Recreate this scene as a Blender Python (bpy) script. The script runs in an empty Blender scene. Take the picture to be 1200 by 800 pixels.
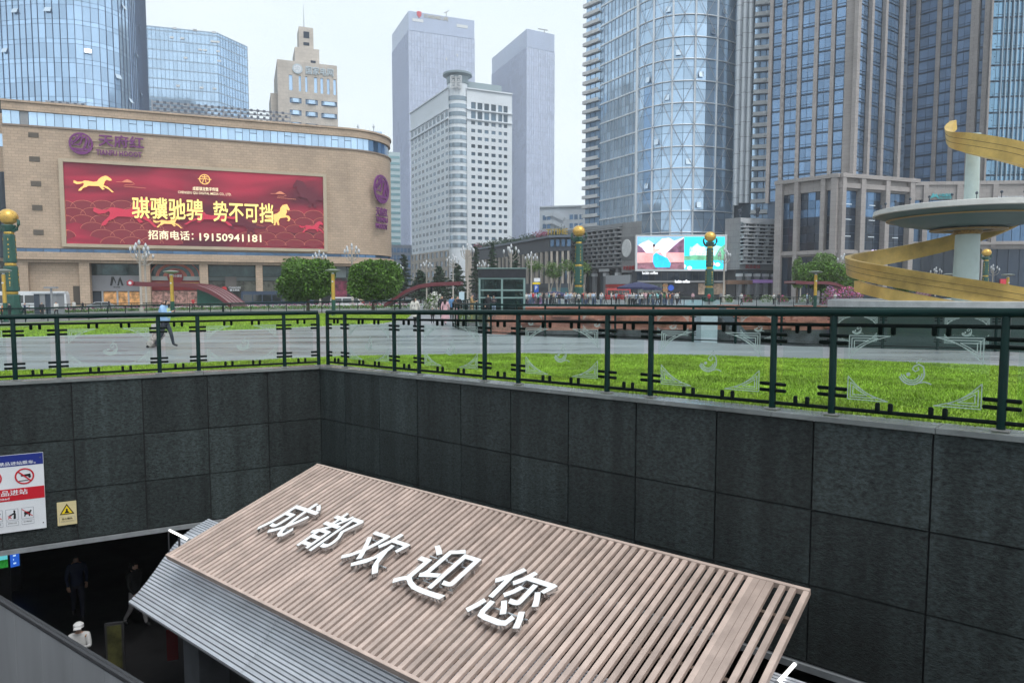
import bpy, bmesh, math, random
import numpy as np
from mathutils import Vector as V, Matrix, geometry
random.seed(7); rng = np.random.default_rng(7)
sc = bpy.context.scene; COL = sc.collection
R = math.radians
# ---------------------------------------------------------------- camera
CAMZ, F, HY = 1.85, 820.0, 341.0
PITCH = math.atan((400-HY)/F)
cam = bpy.data.cameras.new('camera'); camo = bpy.data.objects.new('camera', cam); COL.objects.link(camo)
cam.sensor_width = 36; cam.lens = F/1200*36; cam.clip_start = .05; cam.clip_end = 6000
camo.location = (0, 0, CAMZ); camo.rotation_euler = (math.pi/2-PITCH, 0, 0)
sc.camera = camo
# ---------------------------------------------------------------- sky, sun, exposure
w = bpy.data.worlds.new('World'); sc.world = w; w.use_nodes = True
nt = w.node_tree; bg = nt.nodes['Background']
sky = nt.nodes.new('ShaderNodeTexSky'); sky.sky_type = 'NISHITA'; sky.sun_disc = False
SUN_EL, SUN_AZ = R(58), R(142)
sky.sun_elevation = SUN_EL; sky.sun_rotation = SUN_AZ; sky.dust_density = 4; sky.air_density = 1.0
hs = nt.nodes.new('ShaderNodeHueSaturation'); hs.inputs['Saturation'].default_value = .30
mx = nt.nodes.new('ShaderNodeMix'); mx.data_type = 'RGBA'; mx.inputs[0].default_value = .65
tcw = nt.nodes.new('ShaderNodeTexCoord'); mpw = nt.nodes.new('ShaderNodeMapping'); mpw.inputs['Scale'].default_value = (1, 1, 3.2); nzw = nt.nodes.new('ShaderNodeTexNoise'); nzw.inputs['Scale'].default_value = 2.4; nzw.inputs['Detail'].default_value = 5
crw = nt.nodes.new('ShaderNodeValToRGB'); crw.color_ramp.elements[0].position = .3; crw.color_ramp.elements[0].color = (.80, .93, 1.0, 1); crw.color_ramp.elements[1].position = .7; crw.color_ramp.elements[1].color = (.90, 1.0, 1.05, 1)
vmw = nt.nodes.new('ShaderNodeVectorMath'); vmw.operation = 'SCALE'; vmw.inputs[3].default_value = 8.6        # overcast cloud layer
nt.links.new(tcw.outputs['Generated'], mpw.inputs[0]); nt.links.new(mpw.outputs[0], nzw.inputs[0]); nt.links.new(nzw.outputs[0], crw.inputs[0]); nt.links.new(crw.outputs[0], vmw.inputs[0]); nt.links.new(vmw.outputs[0], mx.inputs[7])
nt.links.new(sky.outputs[0], hs.inputs['Color']); nt.links.new(hs.outputs[0], mx.inputs[6])
nt.links.new(mx.outputs[2], bg.inputs[0]); bg.inputs[1].default_value = .12
sl = bpy.data.lights.new('sun', 'SUN'); so = bpy.data.objects.new('sun', sl); COL.objects.link(so)
sl.energy = 1.1; sl.angle = R(18); sl.color = (1, .97, .93)
sd = V((math.sin(SUN_AZ)*math.cos(SUN_EL), math.cos(SUN_AZ)*math.cos(SUN_EL), math.sin(SUN_EL)))
so.rotation_euler = sd.to_track_quat('Z', 'Y').to_euler(); so.location = (0, -20, 60)
vs = sc.view_settings; vs.view_transform = 'Standard'; vs.look = 'None'; vs.gamma = 1; vs.exposure = .44
sc.display_settings.display_device = 'sRGB'
try:
    cy = sc.cycles; cy.use_denoising = True; cy.max_bounces = 6; cy.diffuse_bounces = 3; cy.glossy_bounces = 3; cy.transparent_max_bounces = 14; cy.adaptive_threshold = .025
    cy.volume_bounces = 2; cy.sample_clamp_indirect = 6
except Exception: pass
# ---------------------------------------------------------------- pixel helpers (photograph is 1200 x 800)
CP, SP = math.cos(PITCH), math.sin(PITCH)
def ray(px, py):
    x = (px-600)/F; v = -(py-400)/F
    return V((x, CP+v*SP, -SP+v*CP))
def at_y(px, py, Y):
    d = ray(px, py); t = Y/d.y; return V((d.x*t, Y, CAMZ+d.z*t))
def at_z(px, py, z):
    d = ray(px, py); t = (z-CAMZ)/d.z; return V((d.x*t, d.y*t, z))
def col(px, Y):                       # plan position of a vertical seen at column px on the horizon
    p = at_y(px, HY, Y); return V((p.x, p.y))
class Face:                           # a vertical plane through two plan points; s runs A->B, out points to the viewer
    def __init__(s, A, B):
        s.A = V(A).to_2d(); s.B = V(B).to_2d(); d = s.B-s.A; s.L = d.length; s.r = d/s.L; s.n = V((s.r.y, -s.r.x))
        s.rz = math.atan2(s.r.y, s.r.x)
    def pt(s, a, z, out=0):
        p = s.A+s.r*a+s.n*out; return V((p.x, p.y, z))
    def hit(s, px, py):
        d = ray(px, py); den = d.x*s.n.x+d.y*s.n.y
        t = (s.A.x*s.n.x+s.A.y*s.n.y)/den
        return ((V((d.x*t, d.y*t))-s.A).dot(s.r), CAMZ+d.z*t)
    def mat(s, a, z, out=0):          # local x along the wall, y up, z out of the wall
        p = s.pt(a, z, out)
        return Matrix(((s.r.x, 0, s.n.x, p.x), (s.r.y, 0, s.n.y, p.y), (0, 1, 0, p.z), (0, 0, 0, 1)))
# ---------------------------------------------------------------- materials
MATS = {}
def M(name, c, rough=.6, metal=0, ns=0, na=.2, bump=0, bs=None, rnd=0, emit=0, spec=.5, stretch=None, island=0, dist=.02, coat=0, wet=0, stain=0):
    if name in MATS: return MATS[name]
    m = bpy.data.materials.new(name); m.use_nodes = True; t = m.node_tree; N = t.nodes; Lk = t.links.new
    b = N['Principled BSDF']; b.inputs['Roughness'].default_value = rough; b.inputs['Metallic'].default_value = metal
    b.inputs['Specular IOR Level'].default_value = spec
    if coat: b.inputs['Coat Weight'].default_value = coat; b.inputs['Coat Roughness'].default_value = .1
    c4 = (*c, 1); b.inputs['Base Color'].default_value = c4; cur = None
    geo = N.new('ShaderNodeNewGeometry'); src = geo.outputs['Position']
    if stretch:
        mp = N.new('ShaderNodeMapping'); mp.inputs['Scale'].default_value = stretch; Lk(src, mp.inputs[0]); src = mp.outputs[0]
    def var(val, amt, cur):
        mr = N.new('ShaderNodeMapRange'); mr.inputs[3].default_value = 1-amt; mr.inputs[4].default_value = 1+amt; Lk(val, mr.inputs[0])
        mm = N.new('ShaderNodeMix'); mm.data_type = 'RGBA'; mm.blend_type = 'MULTIPLY'; mm.inputs[0].default_value = 1
        if cur: Lk(cur, mm.inputs[6])
        else: mm.inputs[6].default_value = c4
        Lk(mr.outputs[0], mm.inputs[7]); return mm.outputs[2]
    if ns:
        n = N.new('ShaderNodeTexNoise'); n.inputs['Scale'].default_value = ns; n.inputs['Detail'].default_value = 6; n.inputs['Roughness'].default_value = .65
        Lk(src, n.inputs['Vector'])
        mr = N.new('ShaderNodeMapRange'); mr.inputs[1].default_value = .3; mr.inputs[2].default_value = .7; Lk(n.outputs[0], mr.inputs[0])
        cur = var(mr.outputs[0], na, cur)
        r2 = N.new('ShaderNodeMapRange'); r2.inputs[1].default_value = .3; r2.inputs[2].default_value = .7
        r2.inputs[3].default_value = max(.02, rough-.08-wet); r2.inputs[4].default_value = min(1, rough+.08); Lk(n.outputs[0], r2.inputs[0]); Lk(r2.outputs[0], b.inputs['Roughness'])
    if stain:                              # dirt runs down the surface
        ms = N.new('ShaderNodeMapping'); ms.inputs['Scale'].default_value = (3.2, 3.2, .22); Lk(geo.outputs['Position'], ms.inputs[0]); n3 = N.new('ShaderNodeTexNoise'); n3.inputs['Scale'].default_value = 1; n3.inputs['Detail'].default_value = 4; Lk(ms.outputs[0], n3.inputs[0])
        mr3 = N.new('ShaderNodeMapRange'); mr3.inputs[1].default_value = .35; mr3.inputs[2].default_value = .68; Lk(n3.outputs[0], mr3.inputs[0]); cur = var(mr3.outputs[0], stain, cur)
    if rnd:
        oi = N.new('ShaderNodeObjectInfo'); cur = var(oi.outputs['Random'], rnd, cur)
    if island: cur = var(geo.outputs['Random Per Island'], island, cur)
    if cur: Lk(cur, b.inputs['Base Color'])
    if bump:
        n2 = N.new('ShaderNodeTexNoise'); n2.inputs['Scale'].default_value = bs or ns*3; n2.inputs['Detail'].default_value = 5; n2.inputs['Roughness'].default_value = .7
        Lk(src, n2.inputs['Vector']); bp = N.new('ShaderNodeBump'); bp.inputs['Strength'].default_value = bump; bp.inputs['Distance'].default_value = dist
        Lk(n2.outputs[0], bp.inputs['Height']); Lk(bp.outputs[0], b.inputs['Normal'])
    if emit:
        if cur: Lk(cur, b.inputs['Emission Color'])
        else: b.inputs['Emission Color'].default_value = c4
        b.inputs['Emission Strength'].default_value = emit
    MATS[name] = m; return m
def clear_glass(name, tint=(.93, .97, .96), a=.0, rough=.02):
    if name in MATS: return MATS[name]
    m = bpy.data.materials.new(name); m.use_nodes = True; t = m.node_tree; N = t.nodes; Lk = t.links.new
    N.remove(N['Principled BSDF']); out = N['Material Output']
    tr = N.new('ShaderNodeBsdfTransparent'); tr.inputs[0].default_value = (*tint, 1)
    gl = N.new('ShaderNodeBsdfGlossy'); gl.inputs['Roughness'].default_value = rough
    fr = N.new('ShaderNodeFresnel'); ge = N.new('ShaderNodeNewGeometry'); ir = N.new('ShaderNodeMapRange'); ir.inputs[3].default_value = 1.28; ir.inputs[4].default_value = 1/1.28; Lk(ge.outputs['Backfacing'], ir.inputs[0]); Lk(ir.outputs[0], fr.inputs[0])
    mx = N.new('ShaderNodeMixShader'); Lk(fr.outputs[0], mx.inputs[0]); Lk(tr.outputs[0], mx.inputs[1]); Lk(gl.outputs[0], mx.inputs[2])
    df = N.new('ShaderNodeBsdfDiffuse'); df.inputs[0].default_value = (.7, .75, .75, 1)
    mx2 = N.new('ShaderNodeMixShader'); mx2.inputs[0].default_value = a*.25
    Lk(mx.outputs[0], mx2.inputs[1]); Lk(df.outputs[0], mx2.inputs[2]); Lk(mx2.outputs[0], out.inputs[0])
    MATS[name] = m; return m
# ---------------------------------------------------------------- object helpers
WL = {}                                # world location of every parent
def tag(o, label, cat, group=None, kind=None):
    if label: o['label'] = label
    if cat: o['category'] = cat
    if group: o['group'] = group
    if kind: o['kind'] = kind
    return o
def thing(name, label, cat, loc, group=None):
    o = bpy.data.objects.new(name, None); COL.objects.link(o); o.location = loc; o.empty_display_size = .3
    WL[o] = V(loc); return tag(o, label, cat, group)
MWD = {}
def link(name, me, parent=None, mw=None):
    o = bpy.data.objects.new(name, me); COL.objects.link(o)
    base = V((0, 0, 0))
    if parent: o.parent = parent; base = WL[parent]
    if mw is not None: o.matrix_local = Matrix.Translation(-base) @ mw
    WL[o] = base+o.location
    MWD[o] = mw
    return o
class MB:
    def __init__(s): s.v = []; s.f = []; s.m = []
    def add(s, vs, fs, mi=0):
        k = len(s.v); s.v += [tuple(p) for p in vs]; s.f += [tuple(i+k for i in f) for f in fs]; s.m += [mi]*len(fs)
    def quad(s, a, b, c, d, mi=0): s.add((a, b, c, d), ((0, 1, 2, 3),), mi)
    def box(s, c, sz, rz=0, mi=0, mw=None):
        x, y, z = (q/2 for q in sz); P = [V((i*x, j*y, k*z)) for k in (-1, 1) for j in (-1, 1) for i in (-1, 1)]
        if mw is None: mw = Matrix.Translation(c) @ Matrix.Rotation(rz, 4, 'Z')
        s.add([mw @ p for p in P], ((0, 2, 3, 1), (4, 5, 7, 6), (0, 1, 5, 4), (2, 6, 7, 3), (0, 4, 6, 2), (1, 3, 7, 5)), mi)
    def bar(s, a, b, w, h, mi=0, up=(0, 0, 1)):          # box beam from a to b
        a = V(a); b = V(b); d = (b-a); L = d.length; d = d/L; up = V(up)
        if abs(d.dot(up)) > .99: up = V((1, 0, 0))
        sx = d.cross(up).normalized(); u = sx.cross(d)
        m = Matrix(((sx.x, d.x, u.x, 0), (sx.y, d.y, u.y, 0), (sx.z, d.z, u.z, 0), (0, 0, 0, 1))); c = (a+b)/2
        s.box(c, (w, L, h), mw=Matrix.Translation(c) @ m, mi=mi)
    def prism(s, poly, z0, z1, mi=0):
        n = len(poly); ar = sum(poly[i][0]*poly[(i+1) % n][1]-poly[(i+1) % n][0]*poly[i][1] for i in range(n))
        if ar < 0: poly = poly[::-1]
        vs = [(p[0], p[1], z0) for p in poly]+[(p[0], p[1], z1) for p in poly]
        fs = [tuple(range(n))[::-1], tuple(range(n, 2*n))]+[(i, (i+1) % n, n+(i+1) % n, n+i) for i in range(n)]
        s.add(vs, fs, mi)
    def fprism(s, mw, poly, z0, z1, mi=0):                # polygon in a local frame, extruded along its z
        n = len(poly); ar = sum(poly[i][0]*poly[(i+1) % n][1]-poly[(i+1) % n][0]*poly[i][1] for i in range(n))
        if ar < 0: poly = poly[::-1]
        vs = [mw @ V((p[0], p[1], z0)) for p in poly]+[mw @ V((p[0], p[1], z1)) for p in poly]
        fs = [tuple(range(n))[::-1], tuple(range(n, 2*n))]+[(i, (i+1) % n, n+(i+1) % n, n+i) for i in range(n)]
        s.add(vs, fs, mi)
    def tube(s, pts, r, n=8, mi=0, closed=False):
        pts = [V(p) for p in pts]; k = len(pts); rr = r if isinstance(r, (list, tuple)) else [r]*k
        ref = V((0, 0, 1)); rings = []
        for i, p in enumerate(pts):
            d = (pts[min(i+1, k-1)]-pts[max(i-1, 0)]).normalized()
            if abs(d.dot(ref)) > .95: ref = V((1, 0, 0)) if abs(d.x) < .9 else V((0, 1, 0))
            a = d.cross(ref).normalized(); b = d.cross(a)
            rings.append([p+(a*math.cos(2*math.pi*j/n)+b*math.sin(2*math.pi*j/n))*rr[i] for j in range(n)])
        vs = [q for rg in rings for q in rg]
        fs = [(i*n+j, (i+1)*n+j, (i+1)*n+(j+1) % n, i*n+(j+1) % n) for i in range(k-1) for j in range(n)]
        fs += [tuple(range(n)), tuple(range((k-1)*n, k*n))[::-1]]
        s.add(vs, fs, mi)
    def lathe(s, prof, n=16, c=(0, 0, 0), mi=0):
        k = len(prof); vs = [(c[0]+r*math.cos(2*math.pi*j/n), c[1]+r*math.sin(2*math.pi*j/n), c[2]+z) for r, z in prof for j in range(n)]
        fs = [(i*n+j, i*n+(j+1) % n, (i+1)*n+(j+1) % n, (i+1)*n+j) for i in range(k-1) for j in range(n)]
        fs += [tuple(range(n))[::-1], tuple(range((k-1)*n, k*n))]
        s.add(vs, fs, mi)
    def strip(s, mw, pts, w, t=.004, mi=0):               # flat line of width w in a local frame
        pts = [V((p[0], p[1])) for p in pts]
        L = []; Rr = []
        for i, p in enumerate(pts):
            d = (pts[min(i+1, len(pts)-1)]-pts[max(i-1, 0)]).normalized(); n = V((-d.y, d.x))*w/2
            L.append(p+n); Rr.append(p-n)
        s.fprism(mw, [(q.x, q.y) for q in L+Rr[::-1]], 0, t, mi)
    def build(s, name, mats, parent=None, smooth=False, kind=None, local=False, label=None):
        me = bpy.data.meshes.new(name); base = V((0, 0, 0)) if (local or not parent) else WL[parent]
        me.from_pydata([(a-base.x, b-base.y, c-base.z) for a, b, c in s.v], [], s.f)
        if not isinstance(mats, (list, tuple)): mats = [mats]
        for m in mats: me.materials.append(m)
        if len(mats) > 1: me.polygons.foreach_set('material_index', s.m)
        if smooth:
            me.polygons.foreach_set('use_smooth', [True]*len(me.polygons))
            if smooth != 'full': me.set_sharp_from_angle(angle=R(40))
        me.update(); o = bpy.data.objects.new(name, me); COL.objects.link(o)
        if parent: o.parent = parent
        WL[o] = WL[parent] if parent else V((0, 0, 0))
        if kind: o['kind'] = kind
        if label: o['label'] = label
        return o
UB = {}
def ubox(name, mat, parent, c, sz, rz=0, mw=None):       # shared unit box, scaled
    if mat.name not in UB:
        b = MB(); b.box((0, 0, 0), (1, 1, 1)); me = bpy.data.meshes.new('unit_'+mat.name); me.from_pydata(b.v, [], b.f); me.materials.append(mat); UB[mat.name] = me
    if mw is None: mw = Matrix.Translation(c) @ Matrix.Rotation(rz, 4, 'Z')
    return link(name, UB[mat.name], parent, mw @ Matrix.Diagonal((*sz, 1)))
def copy_tree(o, parent=None, loc=None, rz=None, label=None):
    c = o.copy(); COL.objects.link(c); c.parent = parent
    if loc is not None: c.location = loc
    if rz is not None: c.rotation_euler.z = rz
    if label: c['label'] = label
    for ch in list(o.children): copy_tree(ch, c)
    return c
TXT = {}
def text_mesh(body, bold=0, ext=.02):
    key = (body, bold, ext)
    if key in TXT: return TXT[key]
    c = bpy.data.curves.new('t', 'FONT'); c.body = body; c.size = 1; cjk = any(ord(q) > 127 for q in body); c.offset = min(bold, .004) if cjk else bold; c.extrude = ext; c.resolution_u = 2
    c.align_x = 'CENTER'; c.align_y = 'CENTER'
    o = bpy.data.objects.new('t', c); COL.objects.link(o); bpy.context.view_layer.update()
    me = bpy.data.meshes.new_from_object(o.evaluated_get(bpy.context.evaluated_depsgraph_get()))
    bpy.data.objects.remove(o); bpy.data.curves.remove(c)
    xs = np.empty(len(me.vertices)*3, 'f'); me.vertices.foreach_get('co', xs); xs = xs.reshape(-1, 3)
    if cjk and bold > .006:                # heavier strokes: shifted copies, each a little lower than the last
        bmx = bmesh.new()
        for k, (dx, dy) in enumerate(((0, 0), (1, .6), (-1, -.6), (.6, -1), (-.6, 1))):
            m2 = me.copy(); q = xs.copy(); q[:, 0] += dx*bold*.75; q[:, 1] += dy*bold*.75; q[:, 2] *= 1-.05*k; m2.vertices.foreach_set('co', q.ravel()); bmx.from_mesh(m2); bpy.data.meshes.remove(m2)
        bmx.to_mesh(me); bmx.free(); xs = np.empty(len(me.vertices)*3, 'f'); me.vertices.foreach_get('co', xs); xs = xs.reshape(-1, 3)
    mid = (xs.min(0)+xs.max(0))/2; xs[:, :2] -= mid[:2]; me.vertices.foreach_set('co', xs.ravel()); me.update()
    me.materials.clear(); TXT[key] = (me, xs[:, 0].max()*2, xs[:, 1].max()*2); return TXT[key]
def text(name, body, mat, parent, mw, w=None, h=None, bold=.0, depth=.05, label=None):
    me0, W, H = text_mesh(body, bold, .5); me = me0.copy(); me.materials.append(mat)
    sx = w/W if w else h/H; sy = h/H if h else sx
    o = link(name, me, parent, mw @ Matrix.Translation((0, 0, depth/2)) @ Matrix.Diagonal((sx, sy, depth, 1)))
    if label: o['label'] = label
    return o
def wall_open(mb, f, s0, s1, z0, z1, rects, depth=.3, out=0, mi=0):   # wall plane with real openings and reveals
    S = sorted({round(q, 3) for r in rects for q in (r[0], r[1])} | {s0, s1}); Z = sorted({round(q, 3) for r in rects for q in (r[2], r[3])} | {z0, z1})
    for a, b in zip(S, S[1:]):
        run = None
        for c, d in zip(Z, Z[1:]):
            ms, mz = (a+b)/2, (c+d)/2
            hole = any(r[0] < ms < r[1] and r[2] < mz < r[3] for r in rects)
            if hole:
                if run: mb.quad(f.pt(a, run[0], out), f.pt(b, run[0], out), f.pt(b, run[1], out), f.pt(a, run[1], out), mi); run = None
            else: run = (run[0], d) if run else (c, d)
        if run: mb.quad(f.pt(a, run[0], out), f.pt(b, run[0], out), f.pt(b, run[1], out), f.pt(a, run[1], out), mi)
    for a, b, c, d in rects:
        o2 = out-depth; p = lambda s, z, o: f.pt(s, z, o)
        mb.quad(p(a, c, out), p(b, c, out), p(b, c, o2), p(a, c, o2), mi); mb.quad(p(a, d, o2), p(b, d, o2), p(b, d, out), p(a, d, out), mi)
        mb.quad(p(a, c, o2), p(a, d, o2), p(a, d, out), p(a, c, out), mi); mb.quad(p(b, c, out), p(b, d, out), p(b, d, o2), p(b, c, o2), mi)
def pane(parent, f, a, b, c, d, mat, out, name='window', t=.05, tilt=0):
    mw = Matrix.Translation(f.pt((a+b)/2, (c+d)/2, out)) @ Matrix.Rotation(f.rz+random.uniform(-tilt, tilt), 4, 'Z') @ Matrix.Rotation(random.uniform(-tilt, tilt), 4, 'X')
    return ubox(name, mat, parent, None, (b-a, t, d-c), mw=mw)
# ---------------------------------------------------------------- ground heights
C0 = V((-4.66, 16.9)); LD = V((-.879, -.477)); RD = V((.724, -.69)); RN = V((.69, .724))
def clamp(x, a=0., b=1.): return max(a, min(b, x))
def g(x, y):
    z = max(-1.2, -.0176*max(0, 3-x)*clamp(y/60))
    p = V((x, y))-C0; s = p.dot(RD); t = p.dot(RN)
    return z+.0215*clamp(s, 0, 16)*clamp(1-max(0, t)/14)
def at_g(px, py, dz=0):
    z = 0
    for _ in range(12): p = at_z(px, py, z+dz); z = g(p.x, p.y)
    return p
def on(px, Y, dz=0):                  # plan column + depth, standing on the ground
    c = col(px, Y); return V((c.x, c.y, g(c.x, c.y)+dz))
# ================================================================= ground, lawns, pits
LN = V((-.477, .879))
def poly_in(p, P):
    x, y = p; c = False; n = len(P)
    for i in range(n):
        a, b = P[i], P[i-1]
        if (a[1] > y) != (b[1] > y) and x < (b[0]-a[0])*(y-a[1])/(b[1]-a[1])+a[0]: c = not c
    return c
xy = lambda p: (p[0], p[1])
PLAZA = [(-150, 70), (-23, 119), (-8, 135), (6, 150), (100, 145), (150, 125), (175, -50), (-150, -50)]
LEFT_END, RIGHT_END = C0+LD*14, C0+RD*19
PIT = [xy(C0), xy(LEFT_END), (LEFT_END.x, 2.0), (RIGHT_END.x, 2.0), xy(RIGHT_END)]
SUNK_NEAR = [(-3.2, 38), (-2.6, 34.5), (-1.2, 31), (1.2, 28.8), (4.9, 26.6), (9.6, 23.5), (15.4, 21.2), (24, 19.5)]
SUNK = SUNK_NEAR+[(42, 22), (62, 40), (66, 60), (60, 80), (46, 86), (30, 86.5), (15, 86), (1, 84), (-2.4, 70), (-3.4, 52)]
CK = .36
LCO, RCO = LEFT_END+LN*CK, RIGHT_END+RN*CK
CCO = C0+(LN+RN)/(1+LN.dot(RN))*CK
PATH_NEAR = [xy(at_g(*p)) for p in [(-260, 452), (0, 437), (150, 430), (300, 424), (375, 420), (450, 417.5), (600, 416), (750, 417), (900, 420), (1050, 425.5), (1200, 432), (1420, 445)]]
LAWN1 = PATH_NEAR+[xy(RCO), xy(CCO), xy(LCO)]
PATH_FAR = [xy(at_g(*p)) for p in [(-160, 402), (0, 396), (150, 391), (300, 386), (450, 379), (476, 374)]]
LAWN2 = PATH_FAR+[xy(at_g(*p)) for p in [(484, 367), (300, 369), (150, 373), (0, 379.5), (-160, 387)]]
def cdt(loops, pts):
    vv = []; ee = []
    for lp in loops:
        k = len(vv); n = len(lp); vv += [V(p) for p in lp]; ee += [(k+i, k+(i+1) % n) for i in range(n)]
    vv += [V(p) for p in pts]
    r = geometry.delaunay_2d_cdt(vv, ee, [], 0, 1e-4); return r[0], r[2]
grid = [(x+.13, y+.17) for x in range(-60, 72, 3) for y in range(-8, 112, 3)]+[(x, y) for x in range(-145, 175, 12) for y in range(-45, 145, 12) if not(-60 < x < 72 and -8 < y < 112)]
grid += [(x*.9+.11, y*.9+.07) for x in range(-22, 22) for y in range(2, 38)]
grid = [p for p in grid if poly_in(p, PLAZA)]
vv, ff = cdt([PLAZA, PIT, SUNK, LAWN1, LAWN2], grid)
paving = M('wet_paving', (.215, .225, .235), .42, ns=.35, na=.34, bump=.3, bs=9, dist=.008, stretch=(.3, 1.9, 1), wet=.16)
turf = M('turf_soil', (.09, .16, .025), .9, ns=3, na=.4, bump=.6, bs=30)
reg = {'plaza': [], 'a': [], 'b': []}
for f in ff:
    c = (sum(vv[i].x for i in f)/3, sum(vv[i].y for i in f)/3)
    if not poly_in(c, PLAZA) or poly_in(c, PIT) or poly_in(c, SUNK): continue
    reg['a' if poly_in(c, LAWN1) else 'b' if poly_in(c, LAWN2) else 'plaza'].append(f)
def sheet(name, fs, mat, dz=0):
    mb = MB(); mb.v = [(p.x, p.y, g(p.x, p.y)+dz) for p in vv]; mb.f = [tuple(f) for f in fs]; mb.m = [0]*len(fs)
    bmx = bmesh.new(); me = bpy.data.meshes.new(name); me.from_pydata(mb.v, [], mb.f); bmx.from_mesh(me)
    bmesh.ops.delete(bmx, geom=[q for q in bmx.verts if not q.link_faces], context='VERTS'); bmesh.ops.recalc_face_normals(bmx, faces=bmx.faces)
    if sum(q.normal.z for q in bmx.faces) < 0: bmesh.ops.reverse_faces(bmx, faces=bmx.faces)
    bmx.to_mesh(me); bmx.free(); me.materials.append(mat)
    o = bpy.data.objects.new(name, me); COL.objects.link(o); WL[o] = V((0, 0, 0)); return o
o = sheet('plaza_pavement', reg['plaza'], paving); o['kind'] = 'structure'
la = sheet('lawn', reg['a'], turf, .012); la['kind'] = 'structure'
lb = sheet('lawn', reg['b'], turf, .012); lb['kind'] = 'structure'
# skirt of the plaza towards the street, and the street sheet to the horizon with the plaza cut out
mb = MB()
for i in range(len(PLAZA)):
    a, b = PLAZA[i], PLAZA[(i+1) % len(PLAZA)]
    mb.quad((*a, g(*a)), (*b, g(*b)), (*b, -1.6), (*a, -1.6))
o = mb.build('plaza_edge', M('kerb_stone', (.3, .3, .3), .7, ns=2)); o['kind'] = 'structure'
BIG = [(-2500, -1500), (2500, -1500), (2500, 3000), (-2500, 3000)]
hole = [(p[0]*.995, p[1]*.995+.2) for p in PLAZA]
asphalt = M('asphalt', (.07, .072, .075), .55, ns=.5, na=.25, bump=.2, bs=20)
v2, f2 = cdt([BIG, hole], [])
mb = MB(); mb.v = [(p.x, p.y, -1.2) for p in v2]
mb.f = [tuple(f) for f in f2 if not poly_in((sum(v2[i].x for i in f)/3, sum(v2[i].y for i in f)/3), hole)]; mb.m = [0]*len(mb.f)
o = mb.build('ground', asphalt); o['kind'] = 'structure'
# painted road markings in front of the shopping centre
wpaint = M('road_paint', (.75, .75, .72), .6, ns=4, na=.2)
MALL = Face(col(12, 125), col(410, 147))
for off in (14, 17.6, 21.2):
    mb = MB()
    for k in range(26):
        a = MALL.pt(-25+k*4.5, -1.194, off); b = MALL.pt(-22.5+k*4.5, -1.194, off); q = MALL.n*.08
        mb.quad((a.x-q.x, a.y-q.y, a.z), (b.x-q.x, b.y-q.y, b.z), (b.x+q.x, b.y+q.y, b.z), (a.x+q.x, a.y+q.y, a.z))
    o = mb.build('lane_marking', wpaint); o['kind'] = 'structure'
# grass blades: uncountable, one object for each lawn
def grass(name, poly, dens, hmin, hmax, label, ymax=99):
    P = np.array(poly); lo, hi = P.min(0), P.max(0); lo = np.maximum(lo, [-30, 5]); hi = np.minimum(hi, [16, ymax])
    n = int((hi[0]-lo[0])*(hi[1]-lo[1])*dens); pts = rng.uniform(lo, hi, (n, 2))
    x, y = pts[:, 0], pts[:, 1]; ins = np.zeros(n, bool)
    for i in range(len(P)):
        a, b = P[i], P[i-1]
        with np.errstate(divide='ignore', invalid='ignore'):
            ins ^= ((a[1] > y) != (b[1] > y)) & (x < (b[0]-a[0])*(y-a[1])/(b[1]-a[1])+a[0])
    pts = pts[ins]; px = 600+F*pts[:, 0]/pts[:, 1]; pts = pts[(px > -60) & (px < 1260)]; n = len(pts)
    z = np.array([g(a, b) for a, b in pts])+.01
    clump = .55+.45*np.sin(pts[:, 0]*1.7+np.sin(pts[:, 1]*2.3)*1.5)*np.sin(pts[:, 1]*1.9+pts[:, 0]*.6)
    h = rng.uniform(hmin, hmax, n)*(.75+.5*clump); an = rng.uniform(0, 6.283, n); wd = rng.uniform(.006, .012, n)*(1+pts[:, 1]/14)
    ln = rng.uniform(-.04, .04, (n, 2))
    dx, dy = np.cos(an)*wd, np.sin(an)*wd
    vs = np.empty((n, 3, 3)); vs[:, 0] = np.c_[pts[:, 0]-dx, pts[:, 1]-dy, z]; vs[:, 1] = np.c_[pts[:, 0]+dx, pts[:, 1]+dy, z]; vs[:, 2] = np.c_[pts+ln, z+h]
    me = bpy.data.meshes.new(name); me.vertices.add(n*3); me.vertices.foreach_set('co', vs.ravel()); me.loops.add(n*3); me.loops.foreach_set('vertex_index', np.arange(n*3))
    me.polygons.add(n); me.polygons.foreach_set('loop_start', np.arange(0, n*3, 3)); me.update(calc_edges=True)
    me.materials.append(M('grass_blade', (.26, .40, .04), .55, ns=.9, na=.42, island=.45, spec=.3))
    o = bpy.data.objects.new(name, me); COL.objects.link(o); return tag(o, label, 'grass', kind='stuff')
grass('grass', LAWN1, 1900, .035, .068, 'bright green grass between the near railing and the grey path')
grass('grass', LAWN2, 150, .06, .13, 'bright green grass beyond the grey path on the left', 75)
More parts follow.
